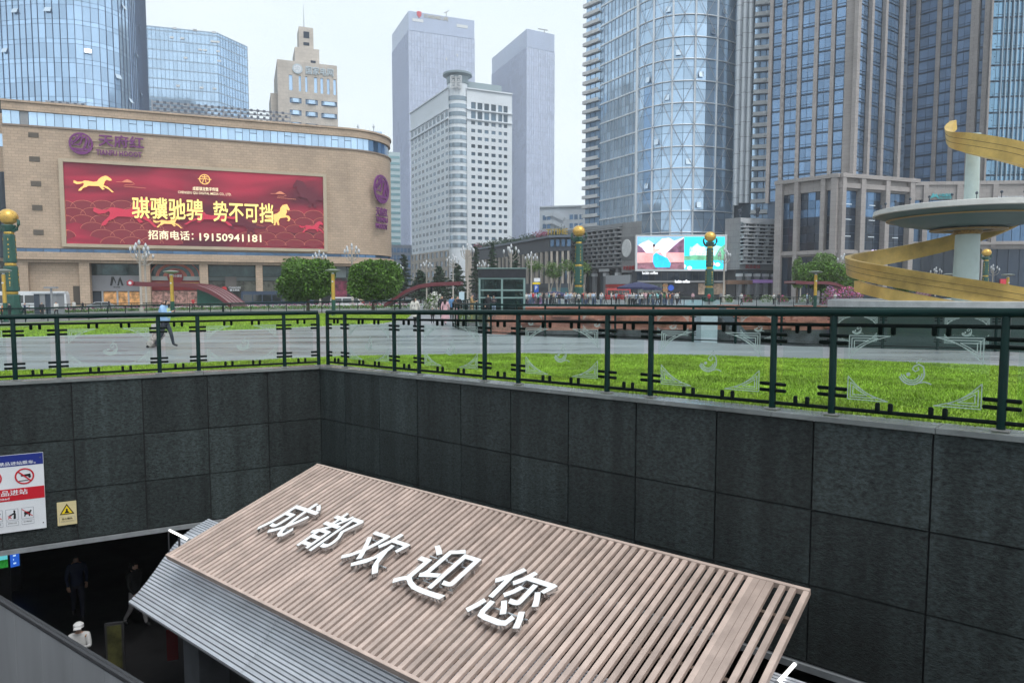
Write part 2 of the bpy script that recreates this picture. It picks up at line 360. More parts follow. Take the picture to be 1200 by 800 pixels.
# ================================================================= the sunken metro entrance
granite = M('dark_granite', (.029, .0385, .039), .62, ns=15, na=.8, bump=1.0, bs=26, rnd=.3, stretch=(1, 1, 1.7), dist=.03, spec=.3, stain=.3)
backing = M('wall_backing', (.02, .02, .022), .9)
coping_m = M('wet_coping', (.19, .205, .205), .25, ns=1.2, na=.35, bump=.2, bs=14, wet=.1)
trim_m = M('grey_trim', (.34, .36, .38), .4, metal=.3, ns=3)
def retaining(f, rise, joints, label, e0, e1, cop):
    th = thing('retaining_wall', label, 'wall', f.pt(f.L/2, -3.4))
    zz = lambda s, k: (-.015+.0205*s*rise, -1.25+.0257*s*rise, -2.3+.031*s*rise, -3.37+.034*s*rise)[k]
    mb = MB(); n = .5
    xe = f.L+(.3 if rise == 0 else 0); poly = [(0, zz(0, 3)-.02), (xe, zz(f.L, 3)-.02), (xe, zz(f.L, 0)-.02), (0, zz(0, 0)-.02)]
    mb.fprism(f.mat(0, 0), poly, -.4, -.03); mb.build('wall_core', backing, th)
    J = [0]+joints+[f.L]
    for a, b in zip(J, J[1:]):
        for k in range(3):
            mb = MB(); a2, b2 = a+.011, b-.011
            mb.fprism(f.mat(0, 0), [(a2, zz(a2, k+1)+.011), (b2, zz(b2, k+1)+.011), (b2, zz(b2, k)-.011), (a2, zz(a2, k)-.011)], -.028, random.uniform(0, .008))
            mb.build('granite_panel', granite, th)
    mb = MB(); mb.fprism(f.mat(0, 0), [(0, zz(0, 3)-.11), (f.L, zz(f.L, 3)-.11), (f.L, zz(f.L, 3)-.022), (0, zz(0, 3)-.022)], -.4, .05); mb.build('bottom_trim', trim_m, th)
    # coping slabs
    for i in range(len(cop)-1):
        a, b = cop[i]+.004, cop[i+1]-.004; mb = MB(); m = f.mat(0, 0); vs = []
        sh = lambda o, s, e: s
        for s in (a, b):
            for o in (.045, -CK-.02):
                s2 = s
                if s == cop[0]+.004 and e0: s2 = s+e0*o
                if s == cop[-1]-.004 and e1: s2 = s+e1*o
                for dz in (-.012, .05): vs.append(m @ V((s2, zz(s, 0)+dz, o)))
        mb.add(vs, ((0, 1, 3, 2), (4, 6, 7, 5), (0, 4, 5, 1), (2, 3, 7, 6), (1, 5, 7, 3), (0, 2, 6, 4))); mb.build('coping_slab', coping_m, th)
    return th
FR, FL = Face(C0, RIGHT_END), Face(LEFT_END, C0)
jr = [1.07+1.334*k for k in range(14)]; jl = [.9+1.30*k+.17 for k in range(10)]
tn = math.tan(R(36))
retaining(FR, 1, jr, 'dark green granite retaining wall running right behind the slatted canopy', tn, 0, [0]+[1.7+1.9*k for k in range(9)]+[19])
retaining(FL, 0, jl, 'dark green granite retaining wall carrying the prohibition sign', 0, -tn, [1.9*k for k in range(7)]+[14])
# underground level round the pit
dark = M('concourse_dark', (.015, .015, .017), .6, ns=1); floor_m = M('concourse_floor', (.012, .012, .013), .4, ns=1.2)  # near-black colours stand in for the deep shade down here
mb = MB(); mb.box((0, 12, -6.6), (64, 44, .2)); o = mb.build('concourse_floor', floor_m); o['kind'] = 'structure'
v3, f3 = cdt([[(-32, -9), (32, -9), (32, 33), (-32, 33)], [(p[0]+(.0), p[1]) for p in [xy(C0+(LN+RN)*.1), xy(LEFT_END+LN*.1), (LEFT_END.x, 1.8), (RIGHT_END.x, 1.8), xy(RIGHT_END+RN*.1)]]], [])
hole3 = [xy(C0+(LN+RN)*.1), xy(LEFT_END+LN*.1), (LEFT_END.x, 1.8), (RIGHT_END.x, 1.8), xy(RIGHT_END+RN*.1)]
mb = MB(); kk = len(v3)
tri = [tuple(f) for f in f3 if not poly_in((sum(v3[i].x for i in f)/3, sum(v3[i].y for i in f)/3), hole3)]
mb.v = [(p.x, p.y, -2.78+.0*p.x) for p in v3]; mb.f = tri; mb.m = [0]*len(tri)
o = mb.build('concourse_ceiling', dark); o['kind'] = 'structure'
mb = MB()
for a, b in (((-32, 33), (32, 33)), ((32, 33), (32, -9)), ((32, -9), (-32, -9)), ((-32, -9), (-32, 33))):
    mb.quad((*a, -6.6), (*b, -6.6), (*b, -2.78), (*a, -2.78))
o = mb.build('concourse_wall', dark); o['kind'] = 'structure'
nf = [(LEFT_END.x, 2.0), (RIGHT_END.x, 2.0)]
for a, b in ((nf[0], nf[1]), (xy(LEFT_END), nf[0]), (nf[1], xy(RIGHT_END))):
    mb = MB(); d = (V(b)-V(a)).normalized(); q = V((d.y, -d.x))*.2
    mb.prism([xy(V(a)), xy(V(b)), xy(V(b)+q), xy(V(a)+q)], -6.5 if a is nf[0] else -2.8, -.02); o = mb.build('pit_wall', granite); o['kind'] = 'structure'
# ----------------------------------------------------------------- slatted canopy
CA, CB, CC = V((-4.178, 14.8, -1.842)), V((-6.231, 12.247, -2.869)), V((3.712, 8.454, -1.842))
E1 = (CC-CA).normalized(); E2 = (CA-CB).normalized(); E3 = E1.cross(E2)
CW, CL = (CC-CA).length, (CA-CB).length
def cm(x, y, z=0):
    p = CB+E1*x+E2*y+E3*z
    return Matrix(((E1.x, E2.x, E3.x, p.x), (E1.y, E2.y, E3.y, p.y), (E1.z, E2.z, E3.z, p.z), (0, 0, 0, 1)))
can = thing('slatted_canopy', 'pale pinkish slatted canopy with white characters over the metro entrance', 'canopy', (CB+CA+CC+(CC+CB-CA))/4+V((0, 0, -4)))
slat_m = M('pink_wood_aluminium', (.49, .38, .33), .45, ns=1.6, na=.14, rnd=.16, stain=.10, bump=.05, bs=6, stretch=(2, 2, 2))
P = .1305; SW = .074
def bevbox(w, l, h, bv):
    bmx = bmesh.new(); bmesh.ops.create_cube(bmx, size=1)
    for q in bmx.verts: q.co = V((q.co.x*w, q.co.y*l, q.co.z*h))
    bmesh.ops.bevel(bmx, geom=[e for e in bmx.edges], offset=bv, segments=1, affect='EDGES'); me = bpy.data.meshes.new('bevelled'); bmx.to_mesh(me); bmx.free(); return me
sme = bevbox(SW, CL-.10, .06, .004); sme.materials.append(slat_m)
x = .13; i = 0
while x < 9.40:
    o = link('slat', sme, can, cm(x, CL/2, -.03+random.uniform(-.0015, .0015))); x += P; i += 1
o = link('wide_board', bevbox(.26, CL-.1, .06, .004), can, cm(9.56, CL/2, -.028)); o.data.materials.append(slat_m)
for q in (-.045, .045):
    mb = MB(); mb.box(None, (.004, CL-.12, .003), mw=cm(9.56+q, CL/2, .0028)); mb.build('board_seam', M('seam', (.2, .15, .13), .8), can)
for x in (9.80, 9.93): link('slat', sme, can, cm(x, CL/2, -.03))
for y, h in ((.035, .10), (CL-.025, .09)):
    o = link('edge_rail', bevbox(CW, .05, h, .005), can, cm(CW/2, y, -.045 if h > .09 else -.035)); o.data.materials.append(slat_m)
for x in (.035, CW-.035):
    o = link('side_rail', bevbox(.07, CL-.11, .085, .005), can, cm(x, CL/2+.005, -.04)); o.data.materials.append(slat_m)
steel = M('dark_steel', (.045, .045, .05), .5, metal=.4, ns=3)
for y in (.55, 1.7, 2.9):
    mb = MB(); mb.box(None, (CW-.2, .05, .08), mw=cm(CW/2, y, -.105)); mb.build('purlin', M('purlin_dark', (.12, .085, .065), .5, ns=2), can)  # purlins coloured dark so the slat gaps read as black shade
white_ac = M('white_acrylic', (.86, .87, .88), .3); chrome = M('letter_side', (.55, .56, .57), .18, metal=.9)
for ch, x0, x1, y0, y1 in (('成', 1.24, 2.02, 1.14, 2.18), ('都', 2.40, 3.14, 1.13, 2.18), ('欢', 3.56, 4.50, 1.13, 2.10), ('迎', 4.86, 5.88, 1.12, 2.19), ('您', 6.32, 7.24, 1.10, 2.19)):
    o = text('character', ch, chrome, can, cm((x0+x1)/2, (y0+y1)/2, .07), x1-x0, y1-y0, .004, .055, label='white raised character '+ch)
    fo = text('letter_face', ch, white_ac, None, cm((x0+x1)/2, (y0+y1)/2, .126), x1-x0, y1-y0, .004, .008)
    fo.parent = o; fo.matrix_local = MWD[o].inverted() @ MWD[fo]
for x0, x1, y0, y1 in ((1.24, 2.02, 1.14, 2.18), (2.40, 3.14, 1.13, 2.18), (3.56, 4.50, 1.13, 2.10), (4.86, 5.88, 1.12, 2.19), (6.32, 7.24, 1.10, 2.19)):
    mb = MB()
    for fy in (.28, .74): mb.box(None, (x1-x0-.1, .022, .06), mw=cm((x0+x1)/2, y0+(y1-y0)*fy, .035))
    mb.build('letter_bracket', chrome, can)
# ----------------------------------------------------------------- ribbed silver roof under the slats
ROFF = .95
FE = Face(xy(CB-E1*ROFF), xy(CA-E1*ROFF))           # end plane of the silver roof, s runs from eave side to ridge
prof = [FE.hit(*p) for p in [(150, 705), (161, 694), (172, 680.5), (182, 667), (191, 654), (198, 645), (205, 636), (214, 627), (224, 619), (236, 612)]]
o1 = V((0, 0, CAMZ))
def dense(pf, step):
    out = [V(pf[0])]; 
    for a, b in zip(pf, pf[1:]):
        a, b = V(a), V(b); n = max(1, int(round((b-a).length/step)))
        out += [a+(b-a)*k/n for k in range(1, n+1)]
    return out
last = V(prof[-1]); pf = dense(prof+[(last.x+.15, last.y+.05)], .062)
alu = M('ribbed_aluminium', (.60, .63, .69), .42, metal=.3, ns=2.2, na=.12, rnd=.1, bump=.05, bs=9)
alu_b = M('roof_backing', (.10, .105, .115), .6, metal=.2)
sil = thing('ribbed_metal_roof', 'silver ribbed metal roof sweeping down below the slatted canopy', 'roof', (CB.x, CB.y, -6.4))
E1h = V((E1.x, E1.y, 0)); RL = CW+3.4
n2 = V((FE.r.x, FE.r.y))
def sp(q, t): 
    p = FE.pt(q.x, q.y); return p+E1h*t
mb = MB()
for a, b in zip(pf, pf[1:]):
    dn = V((0, 0, -.03)); mb.quad(sp(a, .02)+dn, sp(b, .02)+dn, sp(b, RL-.02)+dn, sp(a, RL-.02)+dn)
mb.build('roof_sheet', alu_b, sil)
seams = [0, 3.9, 7.6, 11.4, RL]
for a, b in zip(pf, pf[1:]):
    for t0, t1 in zip(seams, seams[1:]):
        c = (a+b)/2; d = (b-a).normalized(); mb = MB()
        pa, pb = sp(a+d*.010, t0+.006), sp(b-d*.010, t0+.006); pc, pd = sp(b-d*.010, t1-.006), sp(a+d*.010, t1-.006); u = V((0, 0, .018)); lo = V((0, 0, -.02))
        mb.add([pa+lo, pb+lo, pc+lo, pd+lo, pa, pb, pc, pd], ((0, 1, 2, 3), (4, 7, 6, 5), (0, 4, 5, 1), (1, 5, 6, 2), (2, 6, 7, 3), (3, 7, 4, 0)))
        mb.build('rib', alu, sil)
ext = [last+V((.15+.062*k, .05+.006*k)) for k in range(20)]
for q0_, q1_ in zip(ext, ext[1:]):
    d = (q1_-q0_).normalized(); mb = MB(); pa, pb, pc, pd = sp(q0_+d*.012, 10.9), sp(q1_-d*.012, 10.9), sp(q1_-d*.012, RL), sp(q0_+d*.012, RL); lo = V((0, 0, -.03))
    mb.add([pa+lo, pb+lo, pc+lo, pd+lo, pa, pb, pc, pd], ((0, 1, 2, 3), (4, 7, 6, 5), (0, 4, 5, 1), (1, 5, 6, 2), (2, 6, 7, 3), (3, 7, 4, 0))); mb.build('rear_grille_bar', alu, sil)
lampm = M('tube_light', (1, .98, .94), .4, emit=1.6)
for px0, py0, px1, py1, lab in ((199, 621, 221, 632, 'short white tube light by the left end of the slatted canopy'), (911, 800, 931, 778, 'short white tube light at the right end of the slatted canopy')):
    Yd = FE.A.y+.9 if px0 < 500 else 8.1
    a = at_y(px0, py0, 13.4 if px0 < 500 else 7.6); b = at_y(px1, py1, 13.0 if px0 < 500 else 8.2)
    mb = MB(); mb.tube([a, b], .022, 8); t = thing('tube_light', lab, 'lamp', (a+b)/2); mb.build('tube', lampm, t)
    mb = MB(); d = (b-a).normalized(); mb.tube([a-d*.05, a], .03, 8); mb.tube([b, b+d*.05], .03, 8); mb.build('end_cap', trim_m, t)
    mb = MB(); m = (a+b)/2; mb.bar(m+V((0, 0, -.02)), m+V((0, 0, -.5)), .03, .03); mb.build('bracket', steel, t)
# columns carrying the canopy
colm = M('grey_column', (.16, .17, .19), .5, metal=.2, ns=2)
for k, (tx, back) in enumerate(((.7, .35), (4.9, .5), (9.2, .5))):
    p = CB+E1*tx+V((FE.r.x, FE.r.y, 0))*back; mb = MB(); mb.box((p.x, p.y, -5.2), (.55, .55, 2.6), FE.rz)
    t = thing('canopy_column', ('grey box column below the left end of the metal roof', 'grey box column below the middle of the metal roof', 'grey box column below the right end of the metal roof')[k], 'column', (p.x, p.y, -6.5)); mb.build('shaft', colm, t)
    mb = MB(); mb.box((p.x, p.y, -6.43), (.7, .7, .14), FE.rz); mb.build('base', trim_m, t)
# stainless parapet at the lower left
a, b = at_z(-120, 628, -2.4), at_z(215, 835, -2.4); f = Face(xy(a), xy(b))
inox = M('brushed_steel', (.50, .51, .54), .36, metal=.35, ns=1.2, na=.15, rnd=.08, bump=.08, bs=3, stretch=(1, 1, .15))
th = thing('stairwell_parapet', 'brushed steel panelled parapet of the stairwell at lower left', 'parapet', f.pt(f.L/2, -6.5))
s = 0
while s < f.L:
    e = min(s+.82, f.L); mb = MB(); mb.box(f.pt((s+e)/2, -4.47, 0), (e-s-.008, .05, 4.06), f.rz); mb.build('steel_panel', inox, th); s += .82
mb = MB(); mb.tube([f.pt(-.1, -2.42, .0), f.pt(f.L, -2.42, .0)], .035, 8); mb.build('top_rail', steel, th, smooth=True)
mb = MB(); mb.box(f.pt(f.L/2, -4.5, -.1), (f.L, .1, 4.0), f.rz); mb.build('parapet_core', steel, th)
# ----------------------------------------------------------------- signs on the left wall
def sign_plate(s0, s1, z0, z1, mat, th, name='plate', out=.03, t=.02):
    mb = MB(); mb.fprism(FL.mat(0, 0), [(s0, z0), (s1, z0), (s1, z1), (s0, z1)], out, out+t); return mb.build(name, mat, th)
blue_p = M('print_blue', (.015, .03, .22), .4); white_p = M('print_white', (.72, .74, .78), .4, ns=2, na=.06); red_p = M('print_red', (.55, .015, .03), .4); black_p = M('print_black', (.01, .01, .012), .5); yel_p = M('print_yellow', (.85, .62, .02), .4); cream_p = M('print_cream', (.68, .58, .33), .4, ns=4, na=.08)
sg = thing('prohibition_sign', 'white safety sign with blue top, red band and a crossed-out pistol', 'sign', FL.pt(7.5, -3.02))
S0, S1, Z0, Z1 = 6.62, 8.33, -3.02, -1.44
sign_plate(S0, S1, Z0, Z1, white_p, sg)
sign_plate(S0+.005, S1-.005, Z1-.235, Z1-.004, blue_p, sg, 'blue_band', .052, .002)
sign_plate(S0+.005, S1-.005, Z1-.94, Z1-.69, red_p, sg, 'red_band', .052, .002)
FM = lambda s, z, o=.056: FL.mat(s, z, o)
text('lettering', '严禁携带危险品、违禁品进站乘车。', white_p, sg, FM(7.45, Z1-.175), 1.5, .075, .01, .003)
text('lettering', '禁止携带危险品进站', white_p, sg, FM(7.36, Z1-.77), 1.36, .115, .01, .003)
text('lettering', 'Dangerous goods prohibited', white_p, sg, FM(7.24, Z1-.89), .98, .06, .008, .003)
def ring(th, c, z, r, wd, mat=red_p):
    mb = MB(); n = 36; m = FM(c, z, .056)
    vs = [m @ V((math.cos(2*math.pi*i/n)*q, math.sin(2*math.pi*i/n)*q, .003)) for i in range(n) for q in (r, r-wd)]
    mb.add(vs, [(2*i, 2*i+1, (2*i+3) % (2*n), (2*i+2) % (2*n)) for i in range(n)])
    d = r*.69; mb.strip(m @ Matrix.Translation((0, 0, .001)), [(-d, d), (d, -d)], wd*.9, .003); mb.build('prohibition_ring', mat, th)
for c in (6.93, 7.46, 8.0): ring(sg, c, Z1-.455, .165, .028)
mb = MB(); m = FM(8.0, Z1-.455, .055)
mb.fprism(m, [(-.06, .03), (.10, .045), (.105, .0), (.11, -.03), (.075, -.045), (.06, -.005), (-.06, .0)], 0, .002)
mb.fprism(m, [(-.1, -.085), (.02, -.08), (.1, -.075), (.1, -.09), (.02, -.095), (-.1, -.1)], 0, .002); mb.build('pistol_symbol', black_p, sg)
mb = MB(); m = FM(7.46, Z1-.455, .055)
mb.fprism(m, [(-.05, -.08), (.05, -.08), (.05, .04), (.02, .07), (.02, .1), (-.02, .1), (-.02, .07), (-.05, .04)], 0, .002); mb.build('bottle_symbol', black_p, sg)
greyl = M('print_grey', (.25, .27, .32), .5)
for k, c in enumerate((6.98, 7.24, 7.50, 7.76, 8.02)):
    mb = MB(); m = FM(c, Z0+.36, .052); mb.fprism(m, [(-.105, -.115), (.105, -.115), (.105, .115), (-.105, .115)], 0, .002); mb.build('icon_frame', greyl, sg)
    mb = MB(); mb.fprism(m, [(-.098, -.108), (.098, -.108), (.098, .108), (-.098, .108)], .002, .003); mb.build('icon_ground', white_p, sg)
    mb = MB()
    if k % 2 == 0: mb.fprism(m, [(-.06, .02), (-.04, .035), (.03, .03), (.045, .06), (.075, .05), (.06, .02), (.045, -.02), (.04, -.07), (.02, -.07), (.015, -.03), (-.03, -.03), (-.04, -.07), (-.06, -.07), (-.055, -.02)], .003, .005)
    else: mb.fprism(m, [(.02, -.09), (.03, 0), (-.05, -.03), (-.055, -.01), (.02, .03), (.03, .05), (.02, .08), (.045, .09), (.06, .07), (.055, .04), (.065, 0), (.06, -.09)], .003, .005)
    mb.build('icon_figure', black_p, sg); mb = MB()
    mb.strip(m, [(-.095, .09), (.085, -.07)] if k % 2 == 0 else [(-.07, -.02), (-.01, -.08)], .014, .006)
    if k % 2: mb.strip(m, [(-.07, -.08), (-.01, -.02)], .014, .0065)
    mb.build('icon_bar', red_p, sg)
    mb = MB(); m2 = FM(c, Z0+.175, .052); mb.fprism(m2, [(-.105, -.045), (.105, -.045), (.105, .045), (-.105, .045)], 0, .002); mb.build('caption_frame', greyl, sg)
    mb = MB(); mb.fprism(m2, [(-.1, -.04), (.1, -.04), (.1, .04), (-.1, .04)], .002, .003); mb.build('caption_ground', white_p, sg)
    text('lettering', ('禁止吸烟', '禁止乱扔', '禁止携带', '请勿乱扔垃圾', '禁止携带宠物')[k], black_p, sg, FM(c, Z0+.185, .0555), .15, .025, .004, .001)
for c, z in ((8.28, Z1-.1), (8.28, Z0+.12)):
    mb = MB(); mb.fprism(FM(c, z, .05), [(.012*math.cos(a*.785), .012*math.sin(a*.785)) for a in range(8)], 0, .006); mb.build('screw', chrome, sg)
wg = thing('warning_sign', 'small cream warning sign with a black and yellow triangle on granite', 'sign', FL.pt(8.7, -3.02))
sign_plate(8.525, 8.868, -3.02, -2.53, cream_p, wg)
m = FM(8.697, -2.72, .051); mb = MB(); mb.fprism(m, [(-.13, -.075), (.13, -.075), (0, .15)], 0, .002); mb.build('triangle', black_p, wg)
mb = MB(); mb.fprism(m, [(-.098, -.057), (.098, -.057), (0, .112)], .002, .004); mb.build('triangle_field', yel_p, wg)
mb = MB(); mb.fprism(m, [(-.045, -.045), (.045, -.045), (.03, -.02), (.012, 0), (.02, .03), (0, .055), (-.02, .03), (-.012, 0), (-.03, -.02)], .004, .006); mb.build('person_symbol', black_p, wg)
mb = MB(); m2 = FM(8.697, -2.90, .051); mb.fprism(m2, [(-.14, -.055), (.14, -.055), (.14, .055), (-.14, .055)], 0, .001); mb.build('caption_frame', greyl, wg)
mb = MB(); mb.fprism(m2, [(-.135, -.05), (.135, -.05), (.135, .05), (-.135, .05)], .001, .002); mb.build('caption_ground', cream_p, wg)
text('lettering', '当心碰头', black_p, wg, FM(8.697, -2.885, .0535), .19, .045, .02, .002)
text('lettering', 'Caution, mind your head', black_p, wg, FM(8.697, -2.935, .0535), .22, .018, .005, .001)
# ----------------------------------------------------------------- lit adverts in the concourse
fa = Face((-15.6, 16.6), (-14.1, 17.4))
ad = thing('advert_lightbox', 'lit green landscape advert glowing in the dark concourse', 'advert', fa.pt(.4, -6.5))
p0, p1 = fa.hit(-25, 645), fa.hit(9.5, 664)
mb = MB(); mb.fprism(fa.mat(0, 0), [(p0[0]-.1, -6.5), (p1[0]+.03, -6.5), (p1[0]+.03, p0[1]+.1), (p0[0]-.1, p0[1]+.1)], -.15, 0); mb.build('cabinet', steel, ad)
H_ = p0[1]-p1[1]
mb = MB(); mb.fprism(fa.mat(0, 0), [(p0[0], p1[1]), (p1[0], p1[1]), (p1[0], p0[1]), (p0[0], p0[1])], 0, .01); mb.build('screen', M('ad_green', (.02, .22, .03), .3, emit=.7, ns=5, na=.6), ad)
mb = MB(); mb.fprism(fa.mat(0, 0), [(p0[0], p1[1]+H_*.35), (p1[0], p1[1]+H_*.4), (p1[0], p1[1]+H_*.7), (p0[0], p1[1]+H_*.75)], .01, .012); mb.build('lake_picture', M('ad_teal', (.12, .55, .6), .3, emit=.7), ad)
fb2 = Face((-14.6, 18.2), (-13.6, 19.4)); q0, q1 = fb2.hit(9.5, 641), fb2.hit(23, 662)
ad2 = thing('advert_lightbox', 'lit blue text panel glowing in the dark concourse', 'advert', fb2.pt(.4, -6.5))
mb = MB(); mb.fprism(fb2.mat(0, 0), [(q0[0]-.03, -6.5), (q1[0]+.03, -6.5), (q1[0]+.03, q0[1]+.05), (q0[0]-.03, q0[1]+.05)], -.15, 0); mb.build('cabinet', steel, ad2)
mb = MB(); mb.fprism(fb2.mat(0, 0), [(q0[0], q1[1]), (q1[0], q1[1]), (q1[0], q0[1]), (q0[0], q0[1])], 0, .01); mb.build('screen', M('ad_blue', (.02, .10, .5), .3, emit=.8), ad2)
mb = MB()
for k in range(5): mb.fprism(fb2.mat(0, 0), [(q0[0]+.1, q1[1]+.08+k*(q0[1]-q1[1])/5.4), (q1[0]-.08-.05*(k % 2), q1[1]+.08+k*(q0[1]-q1[1])/5.4), (q1[0]-.08-.05*(k % 2), q1[1]+.12+k*(q0[1]-q1[1])/5.4), (q0[0]+.1, q1[1]+.12+k*(q0[1]-q1[1])/5.4)], .01, .012)
mb.build('text_line', M('ad_pale', (.5, .7, .9), .3, emit=.8), ad2)
p = at_y(202, 755, 13.2)
rb = thing('red_banner', 'dim red hanging banner below the edge of the metal roof', 'banner', (p.x, p.y, -6.5))
mb = MB(); mb.box((p.x, p.y, p.z), (.2, .03, .62), .3); mb.build('cloth', M('banner_red', (.10, .006, .008), .8, ns=3), rb)  # red dimmed in the colour to suit the unlit concourse
mb = MB(); mb.tube([(p.x, p.y, p.z+.31), (p.x, p.y, -2.79)], .012, 6); mb.build('hanger', steel, rb)
mb = MB(); mb.tube([(p.x-.1, p.y-.03, p.z-.31), (p.x+.1, p.y+.03, p.z-.31)], .02, 6); mb.build('bottom_bar', steel, rb)
p = at_y(135, 757, 13.6)
st = thing('standing_poster', 'dim tilted poster frame standing in the dark concourse', 'poster', (p.x, p.y, -6.5))
mb = MB(); mb.box((p.x, p.y, p.z), (.34, .05, 1.0), .25); mb.build('frame', steel, st)
mb = MB(); mb.box((p.x+.01, p.y-.03, p.z), (.26, .012, .9), .25); mb.build('poster', M('poster_dim', (.06, .06, .02), .5, ns=4, na=.7), st)  # print colour dimmed as if standing in shade
mb = MB(); mb.box((p.x, p.y, (p.z-.5-6.5)/2), (.06, .06, p.z-.5+6.5)); mb.build('foot', steel, st)
# ================================================================= glass railings
green = M('green_enamel', (.003, .020, .018), .36, ns=2, na=.25, spec=.14); dgreen = M('dark_green_enamel', (.002, .006, .0055), .5, ns=3, na=.25, spec=.08)
rglass = clear_glass('rail_glass'); etch = M('etched_white', (.40, .50, .47), .7); base_m = M('post_base', (.22, .22, .21), .5, ns=6)
def ornament(mb, m, W, H, big=True):
    cw, ch, t = W*.33, H*.36, .009
    for sx in (0, 1):
        for sy in (0, 1):
            X = lambda x: (W-x if sx else x); Y = lambda y: (H-y if sy else y)
            for k, f in enumerate((1, .64, .36)):
                o_ = .03*k; a, b = cw*f, ch*f; arc = []
                for j in range(9):
                    q = j/8; ax = o_+a*q; ay = o_+b*(1-q); dd = -math.sin(q*math.pi)*.16*b*(1 if k == 0 else .3); arc.append((X(ax+dd*.6), Y(ay+dd)))
                mb.strip(m, arc, t); mb.strip(m, [(X(o_), Y(o_)), (X(o_), Y(o_+b))], t); mb.strip(m, [(X(o_), Y(o_)), (X(o_+a), Y(o_))], t)
    cx, cyy, r = W/2, H*.46, H*.17
    for rr, a0, a1, ww in ((1, 200, 372, .016), (.82, 190, 360, .012), (.64, 195, 345, .012)):
        mb.strip(m, [(cx+r*rr*math.cos(R(a)), cyy+r*rr*math.sin(R(a))) for a in np.linspace(a0, a1, 12)], ww)
    sw = [(cx+r*q[0], cyy+r*q[1]) for q in ((.98, .2), (.9, .6), (.55, .8), (.2, .62), (.05, .35), (.3, .15), (.55, .3), (.5, .55))]
    mb.strip(m, sw, .014); mb.strip(m, [(cx+r*q[0], cyy+r*q[1]) for q in ((.6, -.85), (1.0, -.72), (1.3, -.78), (1.55, -.9))], .012)
    mb.fprism(m, [(cx-r*.25+.022*math.cos(a*.7), cyy-r*.12+.022*math.sin(a*.7)) for a in range(9)], 0, .004)
    mb.strip(m, [(cx+r*.35, cyy+r*.85), (cx+r*.5, cyy+r*1.15), (cx+r*.75, cyy+r*1.25)], .01)
def railing(f, posts, zf, label, etched=True, fine=True, hh=1.29, s_end=None, group=None):
    """posts: list of (s, kind of bay to the next post: 'w','n' or None)"""
    th = thing('glass_railing', label, 'railing', f.pt((posts[0][0]+posts[-1][0])/2, zf((posts[0][0]+posts[-1][0])/2)), group)
    nn = 10 if fine else 6
    for i, (s, kind) in enumerate(posts):
        z = zf(s)
        mb = MB(); mb.lathe([(.045, 0), (.045, hh-.06), (.03, hh-.03)], nn, f.pt(s, z)); po = mb.build('post', green, th, smooth=True)
        if fine:
            mb = MB(); mb.box(f.pt(s, z+.008), (.17, .13, .016), f.rz); mb.build('base_plate', base_m, po)
        if kind is None: continue
        s2 = posts[i+1][0]; z2 = zf(s2); W = s2-s
        for q, nm, r in ((hh, 'handrail', .052), (hh-.155, 'upper_rail', .026), (.085, 'lower_rail', .026)):
            mb = MB(); o_ = 0
            mb.tube([f.pt(s, z+q), f.pt(s2, z2+q)], r, nn if r > .03 else 6); mb.build(nm, green if r > .03 else dgreen, th, smooth=True)
        sl = (z2-z)/W
        for fr in ((.30, .38, .62, .70) if kind == 'w' else (.40, .60)) if fine else ():
            for zc, nm, up in ((hh-.155, 'top_peg', -1), (.085, 'bottom_peg', 1)):
                ss = s+W*fr; zz = z+sl*(ss-s)+zc; mb = MB(); mb.tube([f.pt(ss, zz), f.pt(ss, zz+up*.10), f.pt(ss, zz+up*.115)], [.029, .029, .016], 8); mb.build('peg', dgreen, th, smooth=True)
        for e, sg_ in ((s, 1), (s2, -1)) if fine else ():
            ze = zf(e)
            for q in (.25, .335, hh-.375, hh-.29):
                mb = MB(); mb.tube([f.pt(e, ze+q), f.pt(e+sg_*.17, ze+q), f.pt(e+sg_*.18, ze+q)], [.025, .025, .014], 7); mb.build('clamp_arm', dgreen, th, smooth=True)
        a, b = s+.13, s2-.13; za, zb = z+sl*(a-s), z+sl*(b-s)
        if b-a > .2 and fine is not None:
            mb = MB(); mb.fprism(f.mat(0, 0), [(a, za+.19), (b, zb+.19), (b, zb+hh-.25), (a, za+hh-.25)], -.006, .006); gp = mb.build('glass_pane', rglass, th)
            if kind == 'w' and etched:
                m = f.mat(a+.06, za+.22, .0075); m = m @ Matrix(((1, 0, 0, 0), (sl, 1, 0, 0), (0, 0, 1, 0), (0, 0, 0, 1)))
                mb = MB(); ornament(mb, m, b-a-.12, hh-.25-.19-.06); mb.build('etched_ornament', etch, gp)
    return th
FRo, FLo = Face(xy(C0+RN*.14+LN*.05), xy(RIGHT_END+RN*.14)), Face(xy(LEFT_END+LN*.14), xy(C0+LN*.14))
def s_of(f, px): 
    d = ray(px, 400); den = d.x*f.n.x+d.y*f.n.y; t = (f.A.x*f.n.x+f.A.y*f.n.y)/den; return (V((d.x*t, d.y*t))-f.A).dot(f.r)
rp = [(384, 'n'), (404.5, 'w'), (462, 'n'), (491, 'w'), (568, 'n'), (607.5, 'w'), (712, 'n'), (763, 'w'), (907, 'n'), (977, 'w'), (1178, 'n'), (1280, 'w'), (1640, None)]
railing(FRo, [(s_of(FRo, p), k) for p, k in rp], lambda s: .045+.0205*s, 'near green railing with etched glass on the right wall')
lp = [(-330, 'w'), (-105, 'n'), (-55, 'n'), (16, 'n'), (67.5, 'w'), (186, 'n'), (232, 'w'), (333, 'n'), (373, None)]
lp = [(-110, 'w'), (16, 'n'), (67.5, 'w'), (186, 'n'), (232, 'w'), (333, 'n'), (373, None)]
railing(FLo, [(s_of(FLo, p), k) for p, k in lp], lambda s: .04, 'near green railing with etched glass on the left wall')

